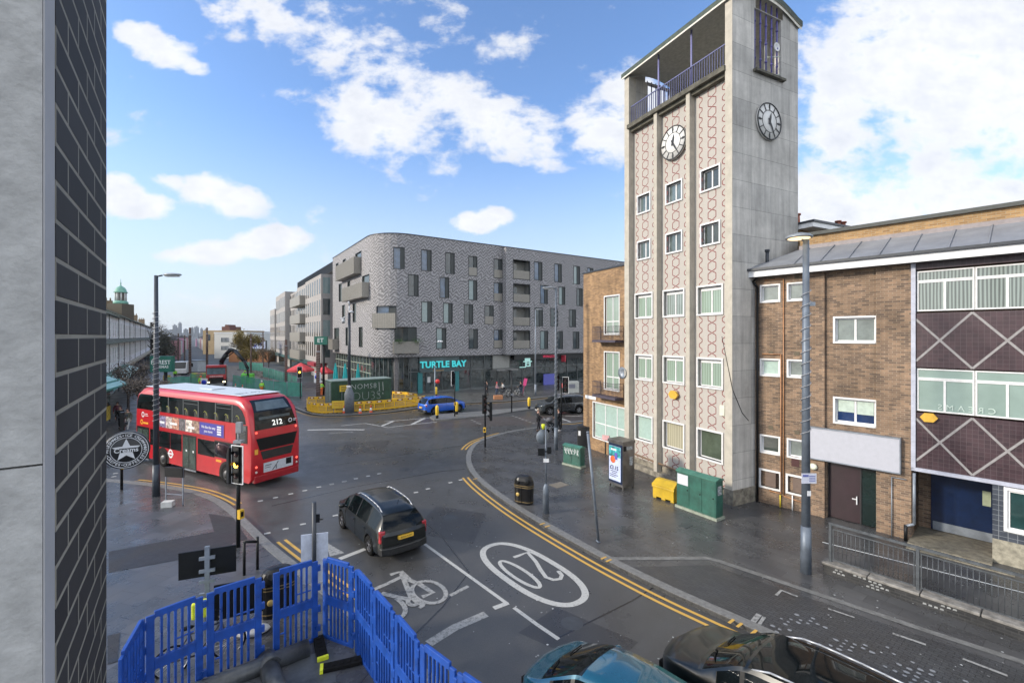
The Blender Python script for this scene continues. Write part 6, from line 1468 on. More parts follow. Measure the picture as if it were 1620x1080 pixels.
# ================================================================== WORKS AREA
# green container with graffiti
a = base(524, 642); c = Vector((-12.9, 48.4, 0)); a = Vector((-17.45, 44.0, PVZ)); d = Vector((.80, .60, 0)); t = thing('container', 'dark green site container with white graffiti beside the camera column', 'container', a, angle(d))
cg = mat('container_green', (.018, .055, .03), .5, var=.3, scale=1.5)
b = MB(); b.box(0, 0, .15, 6.0, 2.0, 2.7); b.build('body', cg, t, bevel=.02)
b = MB(); b.box(-.03, -.03, 2.7, 6.03, 2.03, 2.78); b.build('roof', mat('container_roof', (.20, .26, .24), .6, var=.2), t)
b = MB()
for k in range(2): b.box(-.04, .12+k*.95, .3, -.002, .95+k*.95, 2.6)
b.build('doors', mat('container_door', (.10, .13, .13), .5, var=.4), t)
gw = mat('graffiti_white', (.45, .47, .46), .7)
text('NOMS8', .72, gw, t, WM(3.15, -.012, 2.05), ext=.003, spacing=1.15, bold=-.014)
text('OU3S', 1.25, mat('graffiti_grey', (.22, .26, .24), .7), t, WM(3.4, -.012, 1.05), ext=.003, spacing=1.0, bold=-.032)
b = MB()
for x in (4.7, 5.1): b.vribbon([(x, 2.4), (x+.05, 1.5)], .05, -.015); b.vribbon([(x, 1.3), (x+.02, 1.15)], .06, -.015)
b.build('graffiti', gw, t)
for (x, y, z, w, h, s_) in ((.9, -.25, 1.55, 1.0, .62, 'NOTICE'), ):
    q = thing('works_sign', 'yellow works sign on a post against the green container', 'sign', a+d*1.3+Vector((.15, -.5, 0)), angle(d), group='yellow works signs')
    b = MB(); b.box(-.5, -.03, 1.75, .5, 0, 2.35); o = b.build('board', mat('works_yellow', (.62, .42, .03), .5), q); b = MB(); b.box(-.3, 0, 0, -.26, .03, 1.8); b.build('leg', grey_metal, q)
    b = MB()
    for k in range(3): b.box(-.36, -.034, 1.87+k*.14, .36, -.031, 1.93+k*.14)
    b.build('print', mat('sign_print_dark', (.06, .05, .02), .6), o)
pb_ = G(535, 655, 0); q = thing('works_sign', 'low yellow works sign in front of the yellow barriers beside the column', 'sign', pb_, .3, group='yellow works signs')
b = MB(); b.box(-.55, -.03, .55, .55, 0, 1.25); o = b.build('board', mat('works_yellow', (.62, .42, .03), .5), q)
for x in (-.4, .4): b = MB(); b.box(x-.02, 0, 0, x+.02, .03, .6); b.build('leg', grey_metal, q)
b = MB()
for k in range(3): b.box(-.4, -.034, .7+k*.16, .4, -.031, .76+k*.16)
b.build('print', mat('print_orange', (.45, .2, .03), .6), o)
# yellow pedestrian barriers
yel_b = mat('barrier_yellow', (.72, .42, .02), .45, var=.12)
def ybar(p, q_, label):
    d = q_-p; w = d.length; t = thing('barrier', label, 'barrier', (p.x, p.y, .05), angle(d), group='yellow pedestrian barriers around the container')
    b = MB(); b.box(0, -.025, .72, w, .025, 1.0); b.box(0, -.025, .1, w, .025, .24); b.box(0, -.025, .24, .07, .025, .72); b.box(w-.07, -.025, .24, w, .025, .72)
    n = 9
    for i in range(1, n): x = .07+(w-.14)*i/n; b.box(x-.02, -.015, .24, x+.02, .015, .72)
    b.build('panel', yel_b, t)
    b = MB(); b.box(w*.22, -.03, .82, w*.78, -.026, .95); b.m = 1; b.box(w*.22, -.033, .82, w*.38, -.031, .95); b.box(w*.62, -.033, .82, w*.78, -.031, .95); b.build('reflective_strip', [mat('strip_pale', (.62, .55, .5), .5), mat('strip_dark', (.16, .03, .02), .5)], t)
    b = MB(); b.box(w*.1, -.2, -.03, w*.3, .2, .09); b.box(w*.7, -.2, -.03, w*.9, .2, .09); b.build('feet', rubber, t)
path = [G(u, v, 1.0) for u, v in ((485.3,630.5),(486.5,635),(493,637),(503,638.3),(516,638.5),(530,637.8),(545,637),(560,636.2),(576,635.2),(592,634.4),(608,633.2),(624,631.8),(641,630.2),(657,628.5),(672,626.5))]
for p in path: p.z = 0
for i, (p, q_) in enumerate(zip(path, path[1:])): ybar(p, q_, 'yellow pedestrian barrier in the front chain, number %s from the left end' % ['one', 'two', 'three', 'four', 'five', 'six', 'seven', 'eight', 'nine', 'ten', 'eleven', 'twelve', 'thirteen', 'fourteen'][i])
for (q0, q1, l) in (((487, 628.5), (500, 628), 'left'), ((500, 628), (514, 627.5), 'right')):
    p, q_ = G(*q0, 1.0), G(*q1, 1.0); p.z = q_.z = 0; ybar(p, q_, 'yellow barrier of the back row left of the container, %s one' % l)
for (q0, q1, l) in (((620.5, 619.4), (641, 620.5), 'left'), ((641, 620.5), (660, 623.5), 'right')):
    p, q_ = G(*q0, 1.0), G(*q1, 1.0); p.z = q_.z = 0; ybar(p, q_, 'yellow barrier of the row behind the container end, %s one' % l)
def cone(u, v, label, s_=1.0):
    t = thing('traffic_cone', label, 'traffic cone', G(u, v, .005), 0, group='orange traffic cones')
    b = MB(); b.box(-.22, -.22, 0, .22, .22, .05); b.lathe((0, 0, .05), [(.17, 0), (.13, .22)], 12); b.m = 1; b.lathe((0, 0, .05), [(.13, .22), (.08, .5)], 12); b.m = 0; b.lathe((0, 0, .05), [(.08, .5), (.04, .75), (.001, .76)], 12)
    b.build('cone', [mat('cone_orange', (.65, .09, .03), .5), mat('cone_white', (.6, .6, .6), .5)], t)
cone(544.5, 654.5, 'orange cone directly left of the octagonal column base'); cone(569.8, 655.3, 'orange cone right of the octagonal column base'); cone(586.8, 654, 'rightmost orange cone before the yellow barriers')
cone(372.5, 616, 'orange cone beside the front of the red truck'); cone(383.5, 618, 'small orange cone before the green mesh fence')
# green mesh fences
def mesh_mat():
    m, N, L, B = nodes_of('green_debris_mesh'); B.inputs['Base Color'].default_value = (.06, .30, .22, 1); B.inputs['Roughness'].default_value = .6
    tc = N.new('ShaderNodeTexCoord'); no = N.new('ShaderNodeTexNoise'); no.inputs['Scale'].default_value = 1.2; no.inputs['Detail'].default_value = 6; L.new(tc.outputs['Object'], no.inputs['Vector'])
    mr = N.new('ShaderNodeMapRange'); L.new(no.outputs[0], mr.inputs[0]); mr.inputs[1].default_value = .3; mr.inputs[2].default_value = .7; mr.inputs[3].default_value = .62; mr.inputs[4].default_value = .95
    L.new(mr.outputs[0], B.inputs['Alpha']); MATS['green_debris_mesh'] = m; return m
netm = mesh_mat()
fence_no = [0]
fnames = 'first second third fourth fifth sixth seventh eighth ninth tenth eleventh twelfth thirteenth fourteenth fifteenth sixteenth seventeenth eighteenth nineteenth twentieth'.split()
def fence(pts, where, h=1.9, step=3.3):
    k = 0
    for p, q_ in zip(pts, pts[1:]):
        d = q_-p; n = max(1, round(d.length/step))
        for i in range(n):
            a = p+d*i/n; w = d.length/n
            t = thing('site_fence', 'green netted site fence panel, %s %s' % (fnames[min(k, 19)], where), 'fence', (a.x, a.y, .05), angle(d), group='green netted site fences'); k += 1
            b = MB(); r_ = random.Random(k*7+len(where)); m_ = 8
            zt = [h-.1-r_.uniform(0, .12) for _ in range(m_+1)]; yy = [r_.uniform(-.05, .05) for _ in range(m_+1)]
            for j in range(m_): x0, x1 = w*j/m_, w*(j+1)/m_; b.poly([(x0, yy[j], .1), (x1, yy[j+1], .1), (x1, yy[j+1], zt[j+1]), (x0, yy[j], zt[j])])
            b.build('netting', netm, t)
            b = MB()
            for x in (.04, w-.04): b.cyl((x, 0, 0), (x, 0, h), .025, n=6)
            b.cyl((0, 0, h-.05), (w, 0, h-.05), .02, n=6); b.cyl((0, 0, .15), (w, 0, .15), .02, n=6); b.build('frame', grey_metal, t)
            b = MB(); b.box(-.1, -.3, -.04, .12, .3, .08); b.build('foot', rubber, t)
def gp(*l): 
    out = [G(u, v, 1.9) for u, v in l]
    for p in out: p.z = 0
    return out
fence(gp((454, 603.5), (478, 604)), 'from the left beside the crossing')
fence(gp((368, 591.5), (388, 594), (413, 599), (454, 603.5)), 'along the front of the dig')
fence(gp((416, 580), (434, 583.5), (470, 594.5)), 'along the right edge of the dig')
fence(gp((300, 590.5), (332, 590)), 'left of the red truck')
fence(gp((378, 571), (416, 574)), 'across the back of the dig')
fence(gp((262, 596), (300, 594)), 'by the far left pavement')
# dug earth and kerb stones
b = MB(); r_ = random.Random(6)
for i in range(150):
    f_ = r_.random(); u = 402+f_*60+r_.uniform(-6, 6); v = 590+f_*20+r_.uniform(-3, 2); g = G(u, v, 0); k = r_.uniform(.15, .5)
    b.M = Matrix.Translation(g) @ Matrix.Rotation(r_.uniform(0, 3), 4, 'Z'); b.box(-k, -k*.5, 0, k, k*.5, k*.6)
b.M = None; struct(b.build('rubble', mat('rubble_grey', (.22, .20, .17), .9, var=.4, scale=2)), 'stuff')
sheet('dug_ground', [(300,605),(362,612),(450,628),(478,632),(470,600),(430,586),(380,578),(310,580)], .02, mat('dug_earth', (.16, .14, .12), .9, var=.35, scale=1))
# brown columns with fairy lights
def rustcol(u, v, top, label, w=.16):
    p = base(u, v); h = H-(top-V0)/F*p.y-PVZ
    t = thing('lighting_column', label, 'column', p, 0, group='rust brown lighting columns')
    b = MB(); b.box(-w, -w*.6, 0, w, w*.6, h*.86); b.m = 1; b.box(-w, -w*.6, h*.86, w, w*.6, h*.88); b.m = 0; b.box(-w*.8, -w*.5, h*.88, w*.8, w*.5, h); b.build('column', [mat('corten', (.085, .05, .04), .7, var=.3, scale=3), grey_metal], t)
    spiral(t, w*1.25, .5, h*.8, 16, cable_w)
rustcol(300.5, 603, 518, 'rust brown column right of the cinema sign, the thickest'); rustcol(327.5, 592, 518, 'rust brown column left of the red truck cab'); rustcol(397, 596, 528, 'rust brown column in front of the golden tree', .12)
rustcol(452.5, 612, 537, 'rust brown column before the balcony stack'); rustcol(416, 583, 525, 'slim rust brown column behind the digger arm', .12); rustcol(282, 584, 527, 'slim rust brown column far left', .13); rustcol(503.5, 628, 545, 'rust brown column beside the round blue sign', .2)
rustcol(292, 588, 530, 'slim rust brown column left of the thickest one', .12)
# green cinema sign and second green totem
def totem(u, v, ut0, ut1, vt0, vt1, label, lines, yaw=0):
    p = base(u, v); s_ = p.y/F; t = thing('totem_sign', label, 'sign', p, yaw)
    z0, z1 = H-(vt1-V0)*s_-PVZ, H-(vt0-V0)*s_-PVZ; x0, x1 = (ut0-u)*s_, (ut1-u)*s_
    b = MB(); b.box(x0, -.2, z0, x1, .2, z1); o = b.build('sign_box', mat('totem_green', (.015, .12, .085), .45), t)
    b = MB(); b.cyl(((x0+x1)/2+.3, 0, 0), ((x0+x1)/2+.3, 0, z0), .14, n=10); b.build('post', black_metal, t)
    for (s2, sz, dz) in lines: text(s2, sz, mat('totem_white', (.7, .72, .7), .5), o, WM((x0+x1)/2, -.21, z0+(z1-z0)*dz), ext=.004, bold=.006)
    return t
totem(262, 655, 240, 274, 563, 588, 'green cinema sign board on a black post behind the bus', [('FOREST', .52, .60), ('CINEMAS', .34, .32)])
totem(515, 625, 498, 518, 532, 545, 'small green sign box on the column beside the grey blocks', [('ET', .7, .5)])
def bluedisc(u, v, top, label):
    p = base(u, v); s_ = p.y/F; h = H-(top-V0)*s_-PVZ; t = thing('road_sign', label, 'road sign', p, 0, group='blue disc road signs')
    b = MB(); b.cyl((0, 0, 0), (0, 0, h), .04, n=8); b.build('pole', black_metal, t)
    b = MB(); b.box(-.4, -.08, h-1.2, .4, -.05, h); o = b.build('board', white_paint, t)
    b = MB(); b.M = Matrix.Translation((0, -.09, h-.5)); b.lathe((0, 0, 0), [(.001, -.01), (.3, -.01), (.3, 0)], 20, 'Y'); b.build('disc', mat('sign_blue', (.02, .04, .45), .4), o)
bluedisc(323.5, 625, 598, 'blue disc sign on white board in front of the red truck'); bluedisc(502.5, 628, 589, 'blue disc sign on white board beside the hi-vis worker')
# golden tree and bushy dark tree
def tree(name, label, p, h, rad, mt, ml, n, seed, leaf=.12, bare=False, cz=.6, squash=1.0, trunk=.16, gaps=.5):
    t = thing(name, label, 'tree', p, 0); r_ = random.Random(seed)
    b = MB(); tips = []
    def br(a, d, l, r0, dep):
        e = a+d*l; b.cyl(a, e, r0, r0*.65, 6, cap=False); tips.append((e, dep))
        if dep == 0: return
        for _ in range(3 if dep > 1 else 4):
            nd = (d+Vector((r_.uniform(-1, 1), r_.uniform(-1, 1), r_.uniform(-.35, .8)))*.75).normalized(); br(a+d*l*r_.uniform(.55, 1), nd, l*r_.uniform(.6, .82), r0*.6, dep-1)
    br(Vector((0, 0, 0)), Vector((0, 0, 1)), h*.32, trunk, 5 if bare else 4)
    b.build('trunk', mt, t)
    b = MB(); cl = []
    for _ in range(int(26)):
        v = Vector((r_.gauss(0, .45), r_.gauss(0, .45), r_.gauss(0, .42))); cl.append(Vector((v.x*rad, v.y*rad, h*cz+v.z*h*.42*squash)))
    if bare: cl = [e for e, dd in tips if dd <= 1]
    for i in range(n):
        c = r_.choice(cl); k = rad*(.12 if bare else .22); p0 = c+Vector((r_.gauss(0, k), r_.gauss(0, k), r_.gauss(0, k)))
        if p0.z < h*.12: continue
        a = Vector((r_.uniform(-1, 1), r_.uniform(-1, 1), r_.uniform(-1, 1))).normalized()*leaf; c2 = a.orthogonal().normalized()*leaf*.6
        b.poly([p0, p0+a*.5+c2, p0+a, p0+a*.5-c2])
    b.build('crown', ml, t); return t
tree('bushy_tree', 'dark bushy street tree with thin brown leaves behind the bus', G(225, 668, .1), 5.2, 2.3, mat('bark_dark', (.05, .04, .035), .9), mat('brown_leaves', (.13, .105, .085), .8, var=.6, scale=2), 2300, 12, .09, True, trunk=.13)
tree('bushy_tree', 'dark bushy street tree left of the first, beside the green shops', G(203, 652, .1), 5.4, 2.4, mat('bark_dark', (.05, .04, .035), .9), mat('brown_leaves', (.085, .055, .05),   .8, var=.6, scale=2), 1900, 17, .09, True, trunk=.12)
tree('golden_tree', 'golden green autumn tree behind the crane arm', ((390-U0)/F*112, 112, 0), 8.6, 2.6, mat('bark_dark', (.05, .04, .035), .9), mat('golden_leaves', (.17, .13, .03), .7, var=.55, scale=.9), 9000, 3, .22, cz=.58, squash=.9, trunk=.2)
tree('dark_tree', 'dark green tree mass at the far end of the terrace', ((257-U0)/F*135, 135, 0), 8.5, 3.6, mat('bark_dark', (.05, .04, .035), .9), mat('dull_leaves', (.07, .07, .05), .8, var=.5, scale=.6), 6500, 21, .3, cz=.5, trunk=.25)
tree('bare_tree', 'bare twiggy tree above the terrace roofs', ((242-U0)/F*120, 120, 0), 13.2, 3.2, mat('bark_dark', (.05, .04, .035), .9), mat('brown_leaves', (.085, .055, .05), .8), 500, 31, .12, True, trunk=.2)
tree('bare_tree', 'bare brown young tree inside the green fences', ((425-U0)/F*95, 95, 0), 5.6, 1.8, mat('bark_dark', (.05, .04, .035), .9), mat('rust_leaves', (.12, .08, .04), .8, var=.5), 1500, 35, .12, True, trunk=.1)
# parasols
def parasol(u, Y, top, wpx, m, label, open_=True):
    x = (u-U0)/F*Y; h = H-(top-V0)/F*Y-PVZ; t = thing('parasol', label, 'parasol', (x, Y, PVZ), 0, group='red parasols' if open_ else 'closed turquoise parasols'); r_ = wpx/F*Y/2
    b = MB(); b.cyl((0, 0, 0), (0, 0, h), .04, n=8); b.build('pole', dark_metal, t)
    b = MB()
    if open_:
        n = 8
        for i in range(n):
            a, c = 2*math.pi*i/n, 2*math.pi*(i+1)/n; A = (r_*math.cos(a), r_*math.sin(a), h-.95); C = (r_*math.cos(c), r_*math.sin(c), h-.95)
            b.poly([(0, 0, h), A, C]); b.poly([A, (A[0], A[1], h-1.2), (C[0], C[1], h-1.2), C])
    else:
        n = 8; prof = [(.36, h-2.5), (.34, h-2.3), (.2, h-.9), (.06, h-.05), (.01, h)]
        for k, ((r0, z0), (r1, z1)) in enumerate(zip(prof, prof[1:])):
            for i in range(16):
                q = lambda j, rr: rr*(1.0 if j % 2 else .62); a, c = 2*math.pi*i/16, 2*math.pi*(i+1)/16
                b.poly([(q(i, r0)*math.cos(a), q(i, r0)*math.sin(a), z0), (q(i+1, r0)*math.cos(c), q(i+1, r0)*math.sin(c), z0), (q(i+1, r1)*math.cos(c), q(i+1, r1)*math.sin(c), z1), (q(i, r1)*math.cos(a), q(i, r1)*math.sin(a), z1)])
    b.build('canopy', m, t)
redc = mat('parasol_red', (.60, .06, .07), .7, var=.08); cy = mat('parasol_turquoise', (.02, .40, .42), .7, var=.15)
parasol(476, 64, 573.5, 42, redc, 'wide red parasol left of the amber traffic light'); parasol(513, 68, 578, 30, redc, 'smaller red parasol beside the turquoise ones')
parasol(530.8, 58, 573.5, 10, cy, 'closed turquoise parasol nearest the grey blocks', False); parasol(546, 58, 574, 10, cy, 'closed turquoise parasol directly left of the camera column', False); parasol(566.5, 60, 575, 8, cy, 'closed turquoise parasol right of the camera column', False)
# small things on the far pavement
t = thing('planter_box', 'wooden orange planter box before the bicycles', 'box', base(788, 631), .2); b = MB(); b.box(-.5, -.3, 0, .5, .3, .42); b.build('box', mat('orange_wood', (.45, .2, .09), .7), t, bevel=.02)
t = thing('power_box', 'pale grey equipment cabinet right of the red disc', 'cabinet', base(905, 622), .1); b = MB(); b.box(-.8, -.4, .1, .8, .4, 1.5); b.build('body', mat('pale_cabinet', (.36, .38, .36), .6), t, bevel=.03); b = MB(); b.box(-.5, -.42, .7, .3, -.401, 1.2); b.build('panel', mat('grey_panel', (.15,.16,.2), .5), t)
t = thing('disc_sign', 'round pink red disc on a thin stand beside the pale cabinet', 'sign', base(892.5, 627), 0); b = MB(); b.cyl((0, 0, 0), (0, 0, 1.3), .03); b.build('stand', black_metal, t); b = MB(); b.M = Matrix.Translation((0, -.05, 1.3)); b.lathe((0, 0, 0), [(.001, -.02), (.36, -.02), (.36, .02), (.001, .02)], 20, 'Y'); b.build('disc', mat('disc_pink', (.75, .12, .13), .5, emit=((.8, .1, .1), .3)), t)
# ================================================================== BUS
bred = mat('bus_red', (.46, .010, .018), .3, var=.10, scale=1.2, coat=.35, dirt=.05); bred2 = mat('bus_red_dark', (.30, .008, .015), .3, coat=.5)
bglass = glass('bus_glass', (.007, .009, .010), .05, var=.8, scale=1.5, spec=.5); bblack = mat('bus_black', (.005, .005, .006), .35, spec=.35); bgrey = mat('bus_grey', (.08, .09, .095), .5)
BX = Vector((-.88, .475, 0)).normalized(); p0 = Vector((-12.16, 21.3, 0)); by = Vector((.475, .88, 0))   # by = from the near side to the far side
bus = thing('double_decker_bus', 'red double decker bus with white roof, route 212, turning left at the junction', 'bus', p0, angle(BX))
# local frame: x = 0 at the tail .. 11.2 at the front, y = 0 near side, y = -2.53 far side (left of travel is +y)
LB, WB = 11.2, 2.53
prof = [(.28, .27), (.02, .45), (0, 1.2), (0, 2.45), (.07, 2.75), (.16, 3.1), (.34, 3.6), (.62, 3.98), (1.0, 4.2), (1.5, 4.3), (10.0, 4.3), (10.6, 4.22), (10.95, 3.98), (11.08, 3.5), (11.18, 2.6), (11.2, 1.2), (11.15, .3)]
def bus_shell():
    b = MB(); b.smooth = False; inset = .24
    def ring(y, k):   # profile shrunk towards the middle near the sides: rounded shoulders
        out = []
        for x, z in prof:
            zz = z if z < 3.7 else 3.7+(z-3.7)*(1-k)
            xx = x+(k*.10 if x < 5 else -k*.10)*(1 if z > .3 else 0)
            out.append((xx, y, zz))
        return out
    ys = [(0, 1.0), (-.02, .62), (-.07, .34), (-.16, .12), (-.30, 0)]
    seq = ys+[(-WB-y, k) for y, k in ys[::-1]]
    rings = [ring(y, k) for y, k in seq]; idx = [[b._v(p) for p in r] for r in rings]
    n = len(prof); b.smooth = True
    for i in range(len(idx)-1):
        for j in range(n-1): b.face([idx[i][j], idx[i][j+1], idx[i+1][j+1], idx[i+1][j]])
    b.smooth = False
    b.face(idx[0][::-1]); b.face(idx[-1]); b.face([idx[0][0]]+[idx[0][-1]]+[idx[-1][-1]]+[idx[-1][0]])
    return b
bus_shell().build('body', bred, bus)
def bp(name, m, x0, x1, z0, z1, y0=.008, y1=-.02, par=bus):
    b = MB(); b.box(x0, y0, z0, x1, y1, z1); return b.build(name, m, par)
# roof panel
b = MB(); b.prism([(1.25, -.22), (10.5, -.22), (10.5, -WB+.22), (1.25, -WB+.22)], 4.29, 4.315); b.box(5.0, -1.6, 4.315, 6.2, -.9, 4.37); b.build('roof_panel', mat('bus_roof_white', (.50, .54, .58), .35, var=.06), bus, bevel=.02)
text('BY421', .62, mat('roof_number', (.2, .23, .26), .5), bus, Matrix.Translation((2.1, -1.3, 4.32)) @ Matrix.Rotation(R(-90), 4, 'Z'), ext=.001)
# upper deck windows: rounded at the tail
b = MB(); b.poly([(.48, .006, 3.02), (.56, .006, 3.35), (.78, .006, 3.66), (1.15, .006, 3.86), (1.5, .006, 3.9), (10.55, .006, 3.9), (10.75, .006, 3.8), (10.95, .006, 3.5), (11.02, .006, 3.02)][::-1]); b.poly([(.48, -.004, 3.02), (11.02, -.004, 3.02), (11.02, .006, 3.02), (.48, .006, 3.02)])
uw = b.build('upper_windows', bglass, bus)
for x in (1.58, 3.0, 4.55, 6.0, 7.5, 9.0): b = MB(); b.box(x-.03, .007, 3.03, x+.03, .012, 3.89); b.build('window_pillar', bgrey, uw)
for xa, xb in ((1.7, 2.9), (4.6, 5.9)): b = MB(); b.box(xa, .007, 3.66, xb, .014, 3.68); b.box(xa, .007, 3.84, xb, .014, 3.87); b.build('hopper_frame', bgrey, uw)
b = MB(); r_ = random.Random(1)
for i in range(9):       # seat backs seen through the glass
    x = .95+i*.92; b = MB(); zz = 3.36+r_.uniform(-.04, .05); b.poly([(x-.05, .0075, 3.04), (x+.3, .0075, 3.04), (x+.28, .0075, zz-.05), (x+.2, .0075, zz), (x+.05, .0075, zz), (x-.03, .0075, zz-.05)][::-1]); b.build('seat_back', mat('seat_moquette', (.03, .028, .02), .8, var=.8, scale=14), uw)
b = MB()
for i in range(8): x = 1.0+i*.92; b = MB(); b.tube([(x, .010, 3.2), (x+.08, .010, 3.36), (x+.2, .010, 3.40), (x+.28, .010, 3.34)], .012, 4); b.build('grab_handle', mat('grab_yellow', (.35, .36, .05), .5), uw)
# lower deck windows and doors
for (xa, xb, za, zb) in ((3.1, 4.62, 1.15, 1.95), (6.17, 7.3, 1.08, 1.98), (7.34, 8.5, 1.08, 1.98), (8.54, 9.5, 1.08, 1.98), (1.55, 3.05, 1.25, 1.95)):
    bp('lower_window', bglass, xa, xb, za, zb)
for nm, xa, xb in (('middle_door', 4.74, 6.07), ('front_door', 9.62, 11.0)):
    o = bp(nm, bblack, xa, xb, .2, 2.02, .012, -.02)
    xm = (xa+xb)/2
    for (x0, x1) in ((xa+.06, xm-.05), (xm+.05, xb-.06)):
        b = MB(); b.box(x0, .013, .32, x1, .018, 1.9); b.build('door_glass', glass('bus_door_glass', (.05, .07, .06), .05), o)
        b = MB(); b.box(x0+.15, .019, 1.15, x0+.27, .022, 1.25); b.build('door_sticker', white_paint, o)
    b = MB(); b.box(xa, .0, .18, xb, .03, .24); b.build('door_step', grey_metal, o)
bp('black_side_panel', bblack, .95, 3.1, 1.2, 2.02, .006); bp('rear_side_grille', bblack, .36, 1.3, 2.12, 2.98, .01)
b = MB()
for k in range(7): b.box(.5, .012, 2.2+k*.07, .95, .016, 2.23+k*.07)
b.box(.45, .012, 2.72, .95, .02, 2.96); b.build('grille_slats', bgrey, bus)
# band with advertisement
ad = bp('side_advert', mat('advert_frame', (.25, .02, .03), .4), 2.22, 8.5, 2.16, 2.86, .012)
bp('advert_blue', mat('advert_blue', (.045, .04, .30), .4), 2.28, 4.42, 2.2, 2.82, .016, .012, ad)
cols = [(.30, .20, .15), (.50, .45, .40), (.10, .09, .10), (.42, .22, .15), (.45, .38, .35), (.16, .14, .25)]
xx = 4.45; r_ = random.Random(3)
for k in range(6):
    w = (8.45-4.45)/6; bp('advert_photo', mat('advert_photo_%d' % k, cols[k], .5, var=.85, scale=6), xx, xx+w-.04, 2.2, 2.82, .016, .012, ad); xx += w
b = MB()
for (x, z, w) in ((4.9, 2.38, .6), (6.6, 2.42, .75), (7.9, 2.4, .5)): b.box(x, .017, z, x+w, .019, z+.12)
b.build('advert_caption', white_paint, ad)
# side faces local +y: text must be mirrored into that frame
def sidetext(s, size, m, x, z, par, bold=0): return text(s, size, m, par, Matrix.Translation((x, .021, z)) @ Matrix.Rotation(R(180), 4, 'Z') @ Matrix.Rotation(R(90), 4, 'X'), ext=.001, bold=bold)
sidetext('We like the way', .19, white_paint, 3.62, 2.6, ad, .003); sidetext('you move', .19, white_paint, 3.62, 2.4, ad, .003)
b = MB()
for k in range(4): b.box(2.5, .017, 2.3+k*.12, 2.85, .019, 2.38+k*.12)
b.build('advert_logo', white_paint, ad)
# roundel and operator marks
def ring(x, z, r0, r1, y, m, par, name='roundel'):
    b = MB(); n = 24
    for i in range(n):
        a, c = 2*math.pi*i/n, 2*math.pi*(i+1)/n
        b.poly([(x+r0*math.cos(a), y, z+r0*math.sin(a)), (x+r1*math.cos(a), y, z+r1*math.sin(a)), (x+r1*math.cos(c), y, z+r1*math.sin(c)), (x+r0*math.cos(c), y, z+r0*math.sin(c))])
    return b
b = ring(7.27, .83, .15, .24, .01, white_paint, bus); b.box(6.98, .009, .79, 7.56, .013, .87); b.build('roundel', white_paint, bus)
b = ring(10.3, 2.72, .1, .16, .01, white_paint, bus); b.box(9.75, .009, 2.76, 10.05, .012, 2.79); b.box(9.7, .009, 2.66, 10.05, .012, 2.69); b.build('operator_mark', white_paint, bus)
b = ring(10.45, 2.28, .08, .15, .01, white_paint, bus); b.box(9.7, .009, 2.2, 10.25, .012, 2.3); b.build('operator_mark', mat('mark_amber', (.75, .35, .03), .4), bus)
bp('yellow_label', mat('mark_amber', (.75, .35, .03), .4), 1.6+.9, 1.6+1.35, .98, 1.08, .014)
b = MB(); b.box(.35, .006, 2.04, 9.6, .012, 2.08); b.build('waist_line', bred2, bus)
# wheels
def wheel(par, x, y, r_, w, rimm, tw=1, spokes=5, name='wheel', rimr=.62):
    b = MB(); y0, y1 = y-w/2, y+w/2
    b.lathe((x, 0, r_), [(r_*rimr, y0), (r_*.93, y0), (r_, y0+w*.15), (r_, y1-w*.15), (r_*.93, y1), (r_*rimr, y1)], 28, 'Y', caps=False); o = b.build(name, rubber, par)
    b = MB(); yo = y1-.02 if y > YC[0] else y0+.02; sg = 1 if y > YC[0] else -1
    b.lathe((x, yo-sg*.06, r_), [(.001, 0), (r_*.63, 0)], 24, 'Y', caps=False)
    b.m = 1
    b.torus((x, yo, r_), r_*rimr*.97, .012, 'Y', 24, 6)
    if spokes:
        for k in range(spokes):
            a = 2*math.pi*k/spokes; b.M = Matrix.Translation((x, yo, r_)) @ Matrix.Rotation(a, 4, 'Y'); b.poly([(-.035, 0, .03), (.035, 0, .03), (.06, 0, r_*rimr*.96), (-.06, 0, r_*rimr*.96)]); b.M = None
        b.ell((x, yo, r_), (.06, .02, .06), 10, 6)
    else:
        b.lathe((x, yo-sg*.01, r_), [(.001, sg*.08), (r_*.28, sg*.08), (r_*.33, 0), (r_*.6, -sg*.0)], 20, 'Y')
    b.build('rim', [rubber, rimm], o); return o
YC = [-WB/2]
busrim = mat('bus_rim', (.14, .14, .14), .5, .4)
for x in (2.05, 8.06):
    b = MB(); n = 16
    for y, sg in ((.011, 1), (-WB-.011, -1)):
        b = MB(); b.poly([(x+.62*math.cos(math.pi*i/n), y, .48+.60*math.sin(math.pi*i/n)) for i in range(n+1)]+[(x-.62, y, .27), (x+.62, y, .27)]); b.build('wheel_arch', bblack, bus)
    wheel(bus, x, -.12, .49, .30, busrim, spokes=0); wheel(bus, x, -WB+.12, .49, .30, busrim, spokes=0)
# tail
def tail(name, m, y0, y1, zs, off=.012, par=bus, ks=6):
    """strip following the tail profile between two heights, y0..y1 measured from the near side"""
    def xat(z):
        for (xa, za), (xb, zb) in zip(prof[2:], prof[3:10]):
            if za <= z <= zb: return xa+(xb-xa)*(z-za)/(zb-za)
        return 0
    b = MB(); zz = [zs[0]+(zs[1]-zs[0])*i/ks for i in range(ks+1)]
    pts = []
    for z in zz:
        f_ = (z-zs[0])/(zs[1]-zs[0]); pts.append((xat(z)-off, z, f_))
    for (xa, za, fa), (xb, zb, fb) in zip(pts, pts[1:]):
        q = lambda f_: (y0[0]+(y0[1]-y0[0])*f_, y1[0]+(y1[1]-y1[0])*f_)
        a, c = q(fa), q(fb)
        b.poly([(xa, -a[0], za), (xa, -a[1], za), (xb, -c[1], zb), (xb, -c[0], zb)])
    return b.build(name, m, par)
rw = tail('rear_window', bglass, (.16, .34), (WB-.16, WB-.34), (2.74, 4.1), .015, ks=10)
